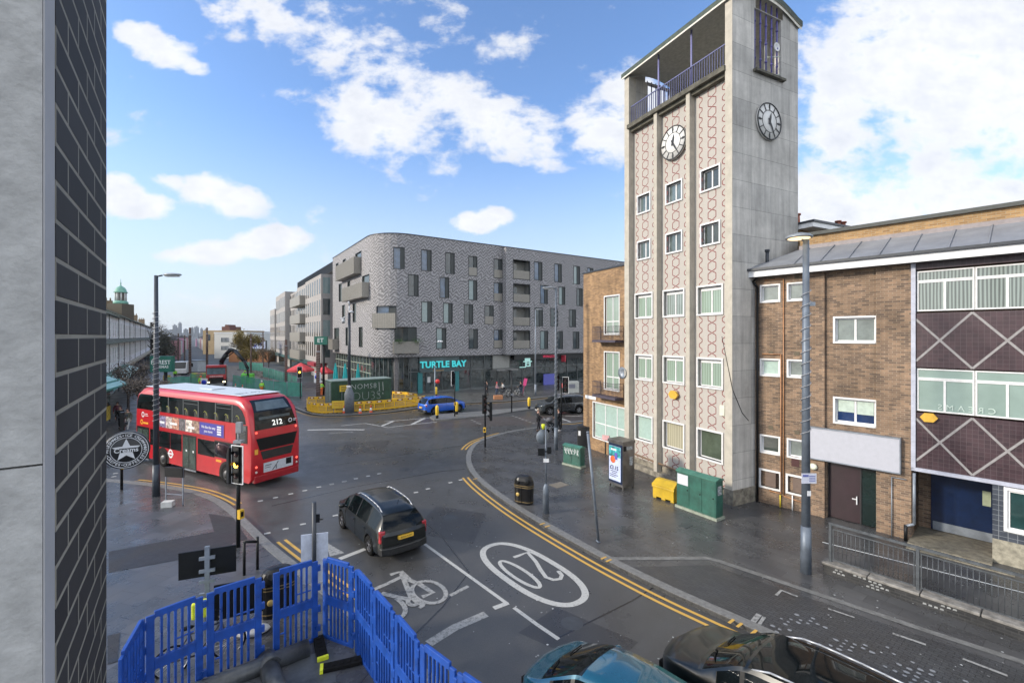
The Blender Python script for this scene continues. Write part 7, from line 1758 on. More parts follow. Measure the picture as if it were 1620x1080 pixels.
tail('window_sky_band', glass('bus_rear_upper', (.10, .13, .14), .08), (.42, .52), (WB-.42, WB-.52), (3.62, 4.02), .022, rw)
tail('parcel_shelf', mat('rear_inner_line', (.06, .075, .075), .3, var=.4), (.45, .45), (WB-.45, WB-.45), (3.2, 3.32), .021, rw)
M_ = Matrix.Translation((.05, -1.3, 2.98)) @ Matrix.Rotation(R(-90), 4, 'Z') @ Matrix.Rotation(R(76), 4, 'X')
text('212', .36, mat('route_white', (.75, .75, .72), .4, emit=((1, 1, .9), .3)), rw, M_, ext=.002, bold=.008)
b = MB(); n = 20
for i in range(n):
    a, c = 2*math.pi*i/n, 2*math.pi*(i+1)/n; f_ = lambda t, r_: (.045-.0, -(2.0+r_*math.cos(t)), 2.98+r_*math.sin(t)); b.poly([f_(a, .07), f_(a, .11), f_(c, .11), f_(c, .07)])
b.box(.04, -2.35, 3.0, .046, -2.17, 3.03); b.box(.04, -2.3, 2.93, .046, -2.17, 2.96); b.build('operator_mark', white_paint, rw)
tail('engine_grille', bblack, (.36, .18), (WB-.36, WB-.18), (1.78, 2.36), .014, ks=2); tail('engine_window', glass('smoked_panel', (.02, .02, .02), .2), (.52, .40), (WB-.52, WB-.40), (1.32, 1.72), .014, ks=2)
o = tail('rear_advert', mat('rear_ad_white', (.50, .52, .55), .5, var=.1, scale=8), (.55, .55), (WB-.42, WB-.42), (.68, 1.14), .016, ks=1)
b = MB(); b.box(-.02, -2.02, .82, -.0175, -1.72, 1.12); b.build('advert_logo', bblack, o)
b = MB(); b.tube([(-.019, -1.0, .72), (-.019, -1.25, 1.0), (-.019, -1.3, 1.08)], .02, 4); b.tube([(-.019, -1.2, .74), (-.019, -1.2, .92)], .02, 4); b.box(-.02, -.95, .98, -.0175, -.62, 1.02); b.box(-.02, -.9, .88, -.0175, -.62, .91); b.build('advert_figure', mat('ad_ink', (.08, .09, .1), .6), o)
b = MB(); b.box(-.03, -1.62, .32, .1, -1.0, .46); b.build('number_plate', mat('plate_yellow', (.75, .45, .05), .5), bus)
lr = mat('tail_lamp', (.6, .03, .03), .3, emit=((1, .12, .08), .8))
for (y, z) in ((.22, 2.63), (WB-.22, 2.63), (.2, 1.02), (.2, .78), (WB-.2, 1.02), (WB-.2, .78)):
    b = MB(); b.M = Matrix.Translation((.03 if z > 2 else 0, -y, z)); b.lathe((0, 0, 0), [(.001, -.03), (.05, -.025), (.06, 0)], 14, 'X'); b.build('tail_light', lr if z != .78 else mat('lamp_pale', (.6, .5, .45), .3), bus)
b = MB(); b.box(-.012, -.28, 1.62, .0, -.12, 1.86); b.build('emergency_flap', mat('flap_amber', (.75, .4, .05), .4), bus)
b = MB(); b.box(-.04, -WB+.1, .27, .2, -.1, .6); b.build('bumper', bred2, bus, bevel=.03)
# front (hidden from here but there)
b = MB(); b.box(11.19, -WB+.15, 1.1, 11.22, -.15, 2.4); b.build('windscreen', bglass, bus)

# ================================================================== CARS
def interp(keys, x):
    if x <= keys[0][0]: return keys[0][1]
    for (a, va), (c, vc) in zip(keys, keys[1:]):
        if x <= c: return va+(vc-va)*(x-a)/(c-a)
    return keys[-1][1]
def make_car(name, label, cat, loc, yaw, L_, W_, H_, paint, T, rim, group=None, glassm=None, plate=None, rails=False, trim=None, lamps='tail', blacktop=None, wr=.34, loose=None):
    t = thing(name, label, cat, loc, yaw, group=group)
    gm = glassm or glass('car_glass', (.005, .007, .008), .05, var=.3, spec=.25)
    top, bot, wid = T['top'], T['bot'], T['wid']; belt = T['belt']*H_; rw_ = T['roofw']
    bx = [q*L_ for q in T['glass']]           # rear glass start, roof rear, roof front, cowl
    sw0, sw1 = T['side'][0]*L_, T['side'][1]*L_; pil = [q*L_ for q in T['pillars']]
    axles = [q*L_ for q in T['axles']]; Ra = wr*1.16
    xs = sorted(set([round(-L_/2+L_*i/56, 4) for i in range(57)]+[round(q, 4) for q in bx+[sw0, sw1]+[p_+s_ for p_ in pil for s_ in (-.035, .035)]]+[round(a+Ra*s_, 4) for a in axles for s_ in (-1, -.97, -.85, -.6, -.3, 0, .3, .6, .85, .97, 1)]))
    def sm(keys, x, w=.016):
        return sum(interp(keys, (x/L_)+d*w) for d in (-1, -.5, 0, .5, 1))/5
    secs = []
    for x in xs:
        zt = sm(top, x)*H_; zb = sm(bot, x)*H_; w = sm(wid, x)*W_/2; bl_ = min(belt+(x/L_)*-T.get('rake', .04)*H_, zt-.015)
        k = min(1, max(0, (zt-bl_)/(.33*H_))); wr_ = w*(.94-(.94-rw_)*k)
        Z = [(0, zb), (.84*w, zb), (.965*w, zb+.05), (w*.995, zb+.16), (w, zb+.55*(bl_-zb)), (.99*w, bl_-.07), (.955*w, bl_), (wr_, bl_+(zt-bl_)*.84), (wr_*.94, bl_+(zt-bl_)*.955), (wr_*.6, zt-.004), (0, zt)]
        for a in axles:
            dx = abs(x-a)
            if dx < Ra:
                za = wr+math.sqrt(max(0, Ra*Ra-dx*dx))
                for j in range(1, 5): Z[j] = (Z[j][0], max(Z[j][1], za+(j-1)*.004))
        secs.append(Z)
    parts = {}
    def P(n):
        if n not in parts: parts[n] = MB(); parts[n].smooth = True
        return parts[n]
    def add(n, pts): P(n).poly(pts)
    vid = {}
    def vert(mb, key, p):
        d_ = vid.setdefault(id(mb), {})
        if key not in d_: d_[key] = mb._v(p)
        return d_[key]
    nz = 11
    def PT(a, c, sg):
        y, z = secs[a][c]; w = secs[a][4][0]; x = xs[a]; k = 0
        if x > bx[2]-.5: k = .17*min(1, (x-bx[2]+.5)/.7)
        elif x < bx[1]+.4: k = -.11*min(1, (bx[1]+.4-x)/.6)
        return (x+k*(1-min(1, y/w)**2), sg*y, z)
    for i in range(len(xs)-1):
        xm = (xs[i]+xs[i+1])/2
        for sg in (1, -1):
            for j in range(nz-1):
                n = 'body'
                if j == 6 and sw0 < xm < sw1 and not any(abs(xm-p_) < .035 for p_ in pil): n = 'side_window%d%d' % (sg+1, sum(xm > p_ for p_ in pil))
                if j in (8, 9):
                    if bx[0] < xm < bx[1]: n = 'rear_window'
                    elif bx[2] < xm < bx[3]: n = 'windscreen'
                    elif blacktop and bx[1]+blacktop[0] < xm < bx[2]-blacktop[1]: n = 'glass_roof'
                if j <= 1 and trim: n = 'trim'
                if j == 6 and n == 'body' and sw0-.05 < xm < sw1+.05: n = 'window_trim%d%d' % (sg+1, sum(xm > p_ for p_ in pil)*2+(i % 1))
                mb = P(n); q = [(i, j), (i+1, j), (i+1, j+1), (i, j+1)]
                idx = [vert(mb, (a, c if True else 0, sg if c not in (0, 10) else 0), PT(a, c, sg)) for a, c in q]
                mb.face(idx if sg < 0 else idx[::-1])
    for a in (0, len(xs)-1):
        S_ = secs[a]; ring_ = [PT(a, c, 1) for c in range(nz)]+[PT(a, c, -1) for c in range(nz-2, 0, -1)]; mb = P('body'); mb.smooth = False; mb.poly(ring_); mb.smooth = True
    mm = {'body': paint, 'rear_window': gm, 'windscreen': gm, 'glass_roof': gm, 'trim': trim or paint, 'window_trim': black_metal}
    for n, mb in parts.items(): mb.build(n.rstrip('0123456789'), black_metal if n.startswith('window_trim') else mm.get(n, gm), t)
    YC[0] = 0
    for a in axles:
        for sg in (1, -1): wheel(t, a, sg*(W_/2-.115), wr, .21, rim)
    b = MB()       # dark wheel wells and underside
    b.box(-L_*.46, -W_*.40, .2, L_*.46, W_*.40, .42); b.build('underside', rubber, t)
    def side_w(x): return sm(wid, x)*W_/2
    b = MB()
    for x in T['doors']:
        x *= L_; w = side_w(x)
        for sg in (1, -1): b.box(x-.006, sg*(w*.985), interp(bot, x/L_)*H_+.12, x+.006, sg*(w+.0025), belt-.08)
    b.build('door_gaps', rubber, t)
    for x in T['handles']:
        for sg in (1, -1): b = MB(); x_ = x*L_; w = side_w(x_); b.box(x_-.09, sg*(w*.985), belt-.16, x_+.09, sg*(w+.025), belt-.125); b.build('door_handle', paint, t, bevel=.006)
    for sg in (1, -1):
        xm_ = T['mirror']*L_; w = side_w(xm_); b = MB(); b.ell((xm_, sg*(w+.10), belt+.07), (.09, .12, .085), 10, 8); b.box(xm_-.04, sg*(w*.9), belt+.0, xm_+.03, sg*(w+.05), belt+.05); b.build('mirror', paint, t)
    w = side_w(-L_/2+.12)
    for sg in (1, -1):     # tail lamps wrap the corner
        z0, z1 = T['tl']; b = MB(); x0 = -L_/2+.02; b.prism([(x0-.01, sg*w*.80), (x0+.02, sg*(w*.98)), (x0+.12, sg*(w+.012)), (x0+.16, sg*w*.9), (x0+.06, sg*w*.76)], z0*H_, z1*H_); b.build('tail_light', [mat('lamp_red', (.35, .02, .03), .15, coat=.8, var=.5, scale=9)], t, bevel=.02)
    wf = side_w(L_/2-.2)
    for sg in (1, -1):
        z0, z1 = T['hl']; x0 = L_/2-.03; b = MB(); b.prism([(x0-.01, sg*wf*.55), (x0-.09, sg*(wf*.86)), (x0-.30, sg*(wf*.985)), (x0-.36, sg*wf*.9), (x0-.16, sg*wf*.58)], z0*H_, z1*H_-.04); b.build('headlight', mat('lamp_clear', (.30, .32, .34), .1, coat=1, var=.6, scale=14), t, bevel=.025)
    b = MB(); b.box(L_/2-.02, -W_*.28, H_*.22, L_/2+.14, W_*.28, H_*.34)
    for k in range(4): pass
    b.build('grille', rubber, t)
    pz = T.get('plate', .5)*H_; b = MB(); b.box(-L_/2-.13, -.26, pz-.055, -L_/2+.1, .26, pz+.055); b.build('number_plate', mat('plate_yellow', (.75, .45, .05), .5), t)
    b = MB(); b.box(L_/2-.02, -.26, H_*.2, L_/2+.185, .26, H_*.2+.11); b.build('number_plate', mat('plate_white', (.7, .7, .68), .5), t)
    b = MB(); b.prism([(-L_/2-.02, -W_*.45), (-L_/2-.11, -W_*.3), (-L_/2-.135, 0), (-L_/2-.11, W_*.3), (-L_/2-.02, W_*.45), (-L_/2+.2, W_*.47), (-L_/2+.2, -W_*.47)], H_*.15, H_*.31); b.build('bumper', trim or paint, t, bevel=.04)
    if rails:
        for sg in (1, -1):
            b = MB(); pts = []
            for q in range(9):
                x = bx[1]+.05+(bx[2]-bx[1]-.1)*q/8; zt = sm(top, x)*H_; w = sm(wid, x)*W_/2; pts.append((x, sg*w*rw_*.93, zt+(.03 if 0 < q < 8 else -.03)))
            b.tube(pts, .017, 6); b.build('roof_rail', mat('rail_alloy', (.5, .51, .53), .4, .5), t)
    for y0 in (-.5, .12):
        b = MB(); pts = []
        for q in range(5):
            yy = y0+.11*q; x = bx[3]-.05-.03*q; pts.append((x+.17*(1-min(1, abs(yy)/(W_/2))**2), yy, sm(top, x)*H_+.012))
        b.tube(pts, .011, 5); b.build('wiper', rubber, t)
    b = MB(); b.cyl((bx[1]+.15, 0, H_-.01), (bx[1]+.0, 0, H_+.2), .006, n=5); b.build('aerial', rubber, t)
    return t
HATCH = dict(top=[(-.5,.50),(-.488,.60),(-.45,.76),(-.405,.885),(-.35,.945),(-.24,.985),(-.05,1.0),(.08,.975),(.15,.93),(.35,.64),(.44,.56),(.48,.48),(.5,.38)],
    bot=[(-.5,.20),(-.45,.14),(-.3,.12),(.3,.12),(.45,.13),(.5,.18)], wid=[(-.5,.84),(-.485,.92),(-.44,.98),(-.3,1.0),(.22,1.0),(.33,.975),(.41,.93),(.455,.87),(.48,.79),(.493,.70),(.5,.58)],
    belt=.60, roofw=.66, glass=(-.485,-.40,.135,.34), side=(-.40,.27), pillars=(-.24,-.02,.17), axles=(-.30,.315), doors=(-.235,-.02,.20), handles=(-.2,.02), mirror=.22, tl=(.40,.64), hl=(.42,.53), plate=.47)
SUV = dict(HATCH, roofw=.78, top=[(-.5,.52),(-.49,.62),(-.46,.78),(-.41,.93),(-.34,.985),(-.15,1.0),(.0,.995),(.10,.96),(.15,.92),(.30,.66),(.42,.60),(.47,.55),(.5,.44)], belt=.62, glass=(-.485,-.40,.135,.29), side=(-.42,.23), pillars=(-.22,.0,.14), axles=(-.29,.31), bot=[(-.5,.22),(-.45,.16),(-.3,.15),(.3,.15),(.45,.15),(.5,.2)], doors=(-.24,-.0,.19), tl=(.50,.62), hl=(.46,.56), plate=.42)
SEDAN = dict(HATCH, top=[(-.5,.52),(-.49,.58),(-.40,.72),(-.30,.90),(-.2,.975),(-.05,1.0),(.05,.99),(.12,.95),(.30,.66),(.42,.58),(.47,.52),(.5,.42)], glass=(-.41,-.26,.09,.30), side=(-.33,.20), pillars=(-.2,.0,.12), belt=.61, tl=(.5,.6))
alloy = mat('alloy_rim', (.30, .31, .33), .35, .7); dalloy = mat('dark_rim', (.10, .10, .11), .4, .6)
blackp = mat('paint_black', (.005, .007, .007), .3, var=.1, coat=.4, spec=.4); bluep2 = mat('paint_blue', (.012, .10, .50), .25, coat=.7, var=.05); greyp = mat('paint_graphite', (.035, .042, .048), .2, .3, coat=1, var=.05)
tealp = mat('paint_teal', (.009, .085, .135), .16, .3, coat=1, var=.05); chr_ = mat('chrome', (.6, .6, .62), .1, 1)
fr = Vector((-.626, .779, 0)); rt = Vector((.779, .626, 0)); rwl = G(582.5, 878)
ct = rwl+rt*(1.76/2)+fr*(4.36*.30)
mv = make_car('people_carrier', 'black people carrier with silver roof rails waiting at the stop line', 'car', ct, angle(fr), 4.36, 1.77, 1.57, blackp, HATCH, dalloy, rails=True, trim=mat('bumper_black', (.015, .016, .017), .45), wr=.32)
text('BD54 KYH', .085, rubber, mv, Matrix.Translation((-2.312, 0, .47*1.57)) @ Matrix.Rotation(R(-90), 4, 'Z') @ Matrix.Rotation(R(90), 4, 'X'), name='plate_print', ext=.0005)
f2 = Vector((.80, .60, 0)).normalized(); rb = G(687.8, 656); ct = rb+Vector((-.6, .8, 0))*.87+f2*(4.3*.29)
make_car('compact_suv', 'bright blue compact car driving away past the traffic island', 'car', ct, angle(f2), 4.3, 1.8, 1.58, bluep2, SUV, dalloy, trim=mat('bumper_black', (.015, .016, .017), .45), wr=.35)
f3 = Vector((-.965, -.26, 0)).normalized(); fw_ = G(873.3, 656.7); rw3 = G(915, 654.4); ct = (fw_+rw3)/2+Vector((-f3.y, f3.x, 0))*-.9
make_car('estate_car', 'dark grey sport utility car heading left behind the brick corner', 'car', ct, angle(f3), 4.75, 1.87, 1.70, greyp, SUV, alloy, rails=True, wr=.37)
f4 = Vector((-.69, .72, 0)).normalized()
make_car('teal_car', 'teal hatchback cut by the bottom edge of the photo', 'car', (2.02, 7.78, 0), angle(f4), 4.0, 1.75, 1.46, tealp, HATCH, alloy, wr=.31)
f5 = Vector((-.62, .785, 0)).normalized()
make_car('black_suv', 'glossy black car with glass roof and silver rails, nearest on the right', 'car', (4.98, 7.72, 0), angle(f5), 4.7, 1.9, 1.66, blackp, SUV, dalloy, rails=True, blacktop=(.1, .05), wr=.37)

# red grab truck with crane arm
p = G(342, 612, 0); dT = Vector((.52, -.855, 0)); truck = thing('grab_truck', 'red cab grab truck with black crane arm among the works', 'truck', p, angle(dT))
redt = mat('truck_red', (.42, .03, .035), .35)
b = MB(); b.prism([(-1.9, -1.25), (0, -1.25), (0, 1.25), (-1.9, 1.25)], .5, 1.05); b.build('chassis', mat('truck_black', (.02, .02, .022), .5), truck, bevel=.04)
b = MB(); b.box(-1.9, -1.22, 1.05, 0, 1.22, 1.75); b.box(-1.9, -1.2, 1.75, -.12, 1.2, 2.75); b.box(-1.9, -1.22, 2.75, .1, 1.22, 3.1); b.build('cab', redt, truck, bevel=.08)
b = MB(); b.box(-.11, -1.12, 1.8, -.08, 1.12, 2.7); b.build('windscreen', glass('truck_glass', (.12, .17, .2), .05), truck)
b = MB(); b.box(.0, -.9, .75, .03, .9, 1.35); b.build('grille', black_metal, truck)
for y in (-.95, .95): b = MB(); b.box(.0, y-.18, .62, .04, y+.18, .8); b.build('headlight', mat('head_lit', (1, .8, .5), .3, emit=((1, .8, .5), 1.5)), truck)
b = MB(); b.box(-.02, -.8, 1.42, .02, .8, 1.62); b.build('name_strip', mat('truck_lettering', (.55, .3, .3), .5, var=.6, scale=9), truck)
b = MB(); b.box(-8.2, -1.25, 1.1, -2.9, 1.25, 1.3); b.box(-8.2, -1.25, 1.3, -2.9, -1.17, 2.7); b.box(-8.2, 1.17, 1.3, -2.9, 1.25, 2.7); b.box(-8.2, -1.25, 1.3, -8.1, 1.25, 2.7); b.box(-3.0, -1.25, 1.3, -2.9, 1.25, 2.9); b.build('tipper_body', mat('tipper_grey', (.25, .23, .21), .6, var=.3), truck)
YC[0] = 0
for x in (-1.2, -5.6, -6.9):
    for y in (-1.08, 1.08): wheel(truck, x, y, .5, .3, busrim, spokes=0)
def world_in(t, w): return Matrix.Rotation(-t.rotation_euler.z, 4, 'Z') @ (Vector(w)-Vector(t.location))
def at(u, v, Y): return Vector(((u-U0)/F*Y, Y, H-(v-V0)/F*Y))
b = MB(); pts = [world_in(truck, at(*q)) for q in ((352, 582, 66.5), (350, 573, 66.5), (358, 560, 66.5), (365, 552.5, 66.5), (372, 555, 66), (386, 571, 65), (392, 583, 64.5))]
for (a, c), r0 in zip(zip(pts, pts[1:]), (.3, .32, .28, .25, .25, .2)): b.cyl(a, c, r0, r0*.95, 8)
b.cyl(pts[2]+Vector((0, 0, -.5)), pts[4], .08, n=6); b.build('crane_arm', black_metal, truck)
b = MB(); e = pts[-1]
for sg in (-1, 1): b.tube([e, e+Vector((sg*.45, 0, -.4)), e+Vector((sg*.4, 0, -1.1)), e+Vector((sg*.05, 0, -1.3))], .12, 6)
b.build('grab', black_metal, truck)
# bright green dumper bag
t = thing('grit_bag', 'bright lime green bulk bag held below the crane grab', 'bag', G(391.5, 612, 0), .4); b = MB(); b.prism([(-.75, -.6), (.75, -.6), (.85, .6), (-.85, .6)], .5, 1.9); b.build('bag', mat('lime', (.12, .55, .04), .6), t, bevel=.12)
# far van and stored boxes
p = G(287, 592, 0); t = thing('van', 'white and green liveried van behind the works on the left', 'van', p, R(-60))
b = MB(); b.prism([(-2.4, -1), (2.4, -1), (2.4, 1), (-2.4, 1)], .35, 1.1); b.prism([(-2.4, -1), (1.3, -1), (1.3, 1), (-2.4, 1)], 1.1, 2.4); b.poly([(1.3,-1,2.4),(1.3,1,2.4),(2.4,1,1.1),(2.4,-1,1.1)]); b.poly([(1.3,-1,1.1),(2.4,-1,1.1),(1.3,-1,2.4)]); b.poly([(1.3,1,1.1),(1.3,1,2.4),(2.4,1,1.1)]); b.build('body', white_paint, t)
b = MB(); b.poly([(1.35,-.9,2.34),(2.3,-.9,1.22),(2.3,.9,1.22),(1.35,.9,2.34)]); b.build('windscreen', bglass, t).location = (.02, 0, .02)
b = MB(); b.box(-2.4, -1.01, 1.0, 1.0, -1.004, 1.7); b.build('green_panel', mat('livery_green', (.03, .35, .12), .5), t)
for x in (-1.5, 1.5):
    for y in (-.9, .9): wheel(t, x, y, .34, .2, alloy, spokes=0)
t = thing('site_cabin', 'pale blue white site cabin behind the thick brown column', 'cabin', G(312, 588, 0), R(-20)); b = MB(); b.box(-1.6, -1, .1, 1.6, 1, 2.3); b.build('wall', mat('cabin_pale', (.45, .5, .55), .6), t); b = MB(); b.box(-1.7, -1.1, 2.3, 1.7, 1.1, 2.4); b.build('roof', grey_metal, t); b = MB(); b.box(-.9, -1.03, 1.1, .2, -1.003, 1.8); b.build('window', bglass, t)
for i, (u, v, c) in enumerate(((308, 598, (.55, .6, .05)), (316, 599, (.62, .12, .05)), (322, 598, (.55, .6, .05)), (264, 602, (.5, .42, .04)))):
    t = thing('plastic_barrier', ['lime', 'orange', 'lime', 'yellow'][i]+' plastic water filled barrier '+['left of the orange one', 'between the two lime ones', 'right of the orange one', 'on its own under the cinema sign'][i], 'barrier', G(u, v, 0), .1*i, group='water filled site barriers'); b = MB(); b.prism([(-.5, -.2), (.5, -.2), (.5, .2), (-.5, .2)], 0, .5); b.prism([(-.5, -.1), (.5, -.1), (.5, .1), (-.5, .1)], .5, .9); b.build('block', mat('plastic_%d' % (i % 2 if i < 3 else 3), c, .5), t, bevel=.04)

# ================================================================== PEOPLE
skin_m = mat('skin', (.42, .25, .18), .6); hair_m = mat('hair_dark', (.03, .02, .015), .7)
def skinmesh(name, V, E, Rr_, m, par, sub=1):
    me = D.meshes.new(name); me.from_pydata(V, E, []); o = D.objects.new(name, me); COL.objects.link(o); me.materials.append(m)
    if par is not None: o.parent = par
    sk = o.modifiers.new('skin', 'SKIN'); sk.use_smooth_shade = True
    for i, r_ in enumerate(Rr_): me.skin_vertices[0].data[i].radius = (r_[0], r_[1]) if isinstance(r_, tuple) else (r_, r_)
    me.skin_vertices[0].data[0].use_root = True
    s_ = o.modifiers.new('s', 'SUBSURF'); s_.levels = sub; s_.render_levels = sub; return o
def person(label, loc, yaw, top, legs, h=1.72, stride=.18, arms='down', coat=False, hat=None, vest_strip=False, bag=None, hair=hair_m, bend=0, shoes=None, group=None):
    t = thing('person', label, 'person', loc, yaw, group=group); k = h/1.75     # faces local +x
    def leg(s_, dx): return [(0, s_*.09, .90), (dx*.55+.02, s_*.10, .50), (dx, s_*.10, .09), (dx+.14, s_*.11, .035)]
    def arm(s_):
        if arms == 'front': return [(0, s_*.19, 1.40), (.03, s_*.25, 1.14), (.28, s_*.2, 1.06), (.36, s_*.18, 1.07)]
        if arms == 'up': return [(0, s_*.19, 1.40), (.10, s_*.27, 1.2), (.30, s_*.16, 1.30), (.38, s_*.12, 1.34)]
        return [(0, s_*.19, 1.40), (-.02*s_-.02, s_*.26, 1.13), (.06+.08*s_*stride, s_*.27, .90), (.08+.08*s_*stride, s_*.265, .80)]
    B_ = lambda p: tuple((p[0]+(max(0, p[2]-.9)*bend), p[1], p[2]-(max(0, p[2]-.9)*abs(bend)*.25)))
    core = [(0, 0, .93), (0, 0, 1.08), (0, 0, 1.25), (0, 0, 1.40), (.0, 0, 1.50), (.02, 0, 1.58), (.03, 0, 1.66), (.02, 0, 1.73)]
    rad = [(.13, .15), (.11, .135), (.12, .155), (.11, .15), (.055, .055), (.085, .072), (.10, .078), (.06, .055)]
    V = core[:]; E = [(i, i+1) for i in range(7)]; RR = rad[:]
    V.append((.115, 0, 1.625)); E.append((6, len(V)-1)); RR.append((.018, .018))
    for s_, dx in ((1, stride), (-1, -stride)):
        L_ = leg(s_, dx); i0 = len(V); V += L_; E += [(0, i0), (i0, i0+1), (i0+1, i0+2), (i0+2, i0+3)]; RR += [(.085, .085), (.06, .06), (.042, .042), (.045, .04)]
        A_ = arm(s_); i0 = len(V); V += A_; E += [(3, i0), (i0, i0+1), (i0+1, i0+2), (i0+2, i0+3)]; RR += [(.055, .055), (.042, .042), (.032, .032), (.035, .02)]
        for q in range(4):
            V.append((A_[3][0]+.04, A_[3][1]+(q-1.5)*.018, A_[3][2]-.045)); E.append((i0+3, len(V)-1)); RR.append((.009, .009))
    S = lambda P: [tuple(c*k for c in B_(p)) for p in P]
    skinmesh('body', S(V), E, [tuple(x*k for x in r_) for r_ in RR], skin_m, t)
    # jacket over torso and arms
    lo = .72 if coat else .88
    V = [(0, 0, lo), (0, 0, 1.08), (0, 0, 1.25), (0, 0, 1.40), (0, 0, 1.47)]; E = [(i, i+1) for i in range(4)]; RR = [(.165, .185), (.145, .165), (.15, .18), (.135, .165), (.07, .07)]
    for s_ in (1, -1):
        A_ = arm(s_)[:3]; i0 = len(V); V += A_; E += [(3, i0), (i0, i0+1), (i0+1, i0+2)]; RR += [(.075, .075), (.062, .062), (.05, .05)]
    skinmesh('jacket', S(V), E, [tuple(x*k for x in r_) for r_ in RR], top, t)
    V = [(0, 0, .93)]; E = []; RR = [(.14, .16)]
    for s_, dx in ((1, stride), (-1, -stride)):
        L_ = leg(s_, dx)[:3]; i0 = len(V); V += L_; E += [(0, i0), (i0, i0+1), (i0+1, i0+2)]; RR += [(.10, .10), (.075, .075), (.055, .055)]
    skinmesh('trousers', S(V), E, [tuple(x*k for x in r_) for r_ in RR], legs, t)
    b = MB()
    for s_, dx in ((1, stride), (-1, -stride)): b.ell(((dx+.06)*k, s_*.105*k, .045*k), (.14*k, .05*k, .045*k), 10, 6)
    b.build('shoes', shoes or rubber, t)
    hp = Vector(S([(.015, 0, 1.685)])[0])
    b = MB()
    if hat: b.ell(hp+Vector((0, 0, .01)), (.135*k, .115*k, .11*k), 14, 8); b.lathe(hp+Vector((.01, 0, .0)), [(.15*k, -.01), (.155*k, .0), (.14*k, .012)], 14); b.build('hard_hat', hat, t)
    else: b.ell(hp+Vector((-.02*k, 0, .0)), (.105*k, .09*k, .10*k), 14, 8); b.build('hair', hair, t)
    if vest_strip:
        b = MB(); q = S([(0, 0, 1.12)])[0]; b.lathe((q[0], 0, q[2]), [(.175*k, 0), (.175*k, .06)], 16); b.build('reflective_band', mat('reflective', (.6, .62, .55), .3), t)
    if bag: 
        b = MB(); q = S([(-.02, .30, .6)])[0]; b.cbox((q[0], q[1], q[2]), (.3, .12, .32)); b.build('bag', bag, t, bevel=.03)
    return t
hv = mat('hi_vis_lime', (.30, .75, .03), .6, emit=None); orp = mat('hi_vis_orange', (.75, .16, .03), .6); wht = mat('hat_white', (.65, .65, .62), .4); olive = mat('coat_olive', (.10, .10, .075), .9); blk = mat('coat_black', (.012, .013, .016), .85)
jeans = mat('jeans', (.05, .07, .12), .9); pale = mat('trousers_pale', (.42, .42, .42), .85); plum = mat('coat_plum', (.13, .03, .05), .9); darkt = mat('trousers_dark', (.02, .02, .025), .9)
grp = 'site workers in high visibility clothing'
person('worker in lime jacket and orange trousers behind the yellow barriers', G(508.5, 626, .1), R(80), hv, orp, 1.75, .05, 'front', hat=wht, vest_strip=True, group=grp)
person('worker in lime vest with white hat among the green fences', G(414, 624, 0), R(100), hv, orp, 1.72, .1, hat=wht, vest_strip=True, group=grp)
person('worker in lime vest with orange hat beside the blue disc sign', G(317.7, 614.5, 0), R(-60), hv, orp, 1.75, .1, hat=orp, vest_strip=True, group=grp)
person('worker bending under the crane arm in a lime jacket', G(383.5, 602, 0), R(10), hv, darkt, 1.7, .12, 'front', hat=hv, bend=.5, group=grp)
person('worker in lime jacket near the green van', G(277, 600, 0), R(-30), hv, darkt, 1.7, .12, hat=wht, group=grp)
person('woman in long black coat and pale hat pushing a pushchair', base(851.5, 681.5), R(15), blk, darkt, 1.68, .14, 'front', coat=True, hair=mat('hat_beige', (.42, .36, .28), .8))
person('person in black coat and white shoes behind the lamp column', base(884, 682), R(170), blk, darkt, 1.72, .12, 'front', coat=True, shoes=white_paint)
person('person in olive coat and pale trousers walking on the left pavement', base(202, 682), R(-80), olive, pale, 1.72, .2, coat=True)
person('person in black jacket beside the olive coat', base(190, 678), R(-70), blk, darkt, 1.75, .2, bag=blk)
person('person in plum coat by the green shopfront', base(186, 667), R(-60), plum, darkt, 1.65, .1, bag=mat('bag_red', (.45, .03, .03), .6))
person('pedestrian in dark coat with pink face before the restaurant', base(770.5, 625), R(190), blk, darkt, 1.7, .15)
person('person in pink and white top with red cap beside the bicycles', base(786, 627), R(-20), mat('pink_top', (.45, .25, .27), .8), jeans, 1.7, .12, 'front', hair=mat('cap_red', (.6, .03, .04), .6))
person('person in white top leaning at the bicycle rack', base(797, 625), R(200), mat('white_top', (.45, .45, .45), .8), darkt, 1.65, .1, 'front', bend=.3)
person('person in dark clothes at the far end of the bicycles', base(824, 625), R(160), blk, jeans, 1.7, .1, 'front')
# pushchair
t = thing('pushchair', 'black pushchair with grey hood between the two people at the corner', 'pushchair', base(871, 683), R(15))
b = MB(); b.tube([(-.5, -.22, 1.0), (-.15, -.22, .62), (.3, -.22, .1)], .014); b.tube([(-.5, .22, 1.0), (-.15, .22, .62), (.3, .22, .1)], .014); b.tube([(-.5, -.22, 1.0), (-.5, .22, 1.0)], .018); b.tube([(.1, -.22, .6), (-.3, -.22, .1)], .014); b.tube([(.1, .22, .6), (-.3, .22, .1)], .014); b.build('frame', grey_metal, t)
b = MB(); b.ell((0, 0, .55), (.32, .22, .16)); b.ell((-.2, 0, .78), (.14, .2, .22)); b.build('seat', blk, t)
b = MB(); b.ell((-.1, 0, .88), (.26, .23, .2)); b.build('hood', mat('hood_grey', (.12, .12, .13), .8), t)
for x in (-.3, .32):
    for y in (-.24, .24): b = MB(); b.torus((x, y, .13), .11, .025, 'Y', 16, 6); b.lathe((x, y, .13), [(.001, -.01), (.1, 0), (.001, .01)], 12, 'Y'); b.build('wheel', rubber, t)
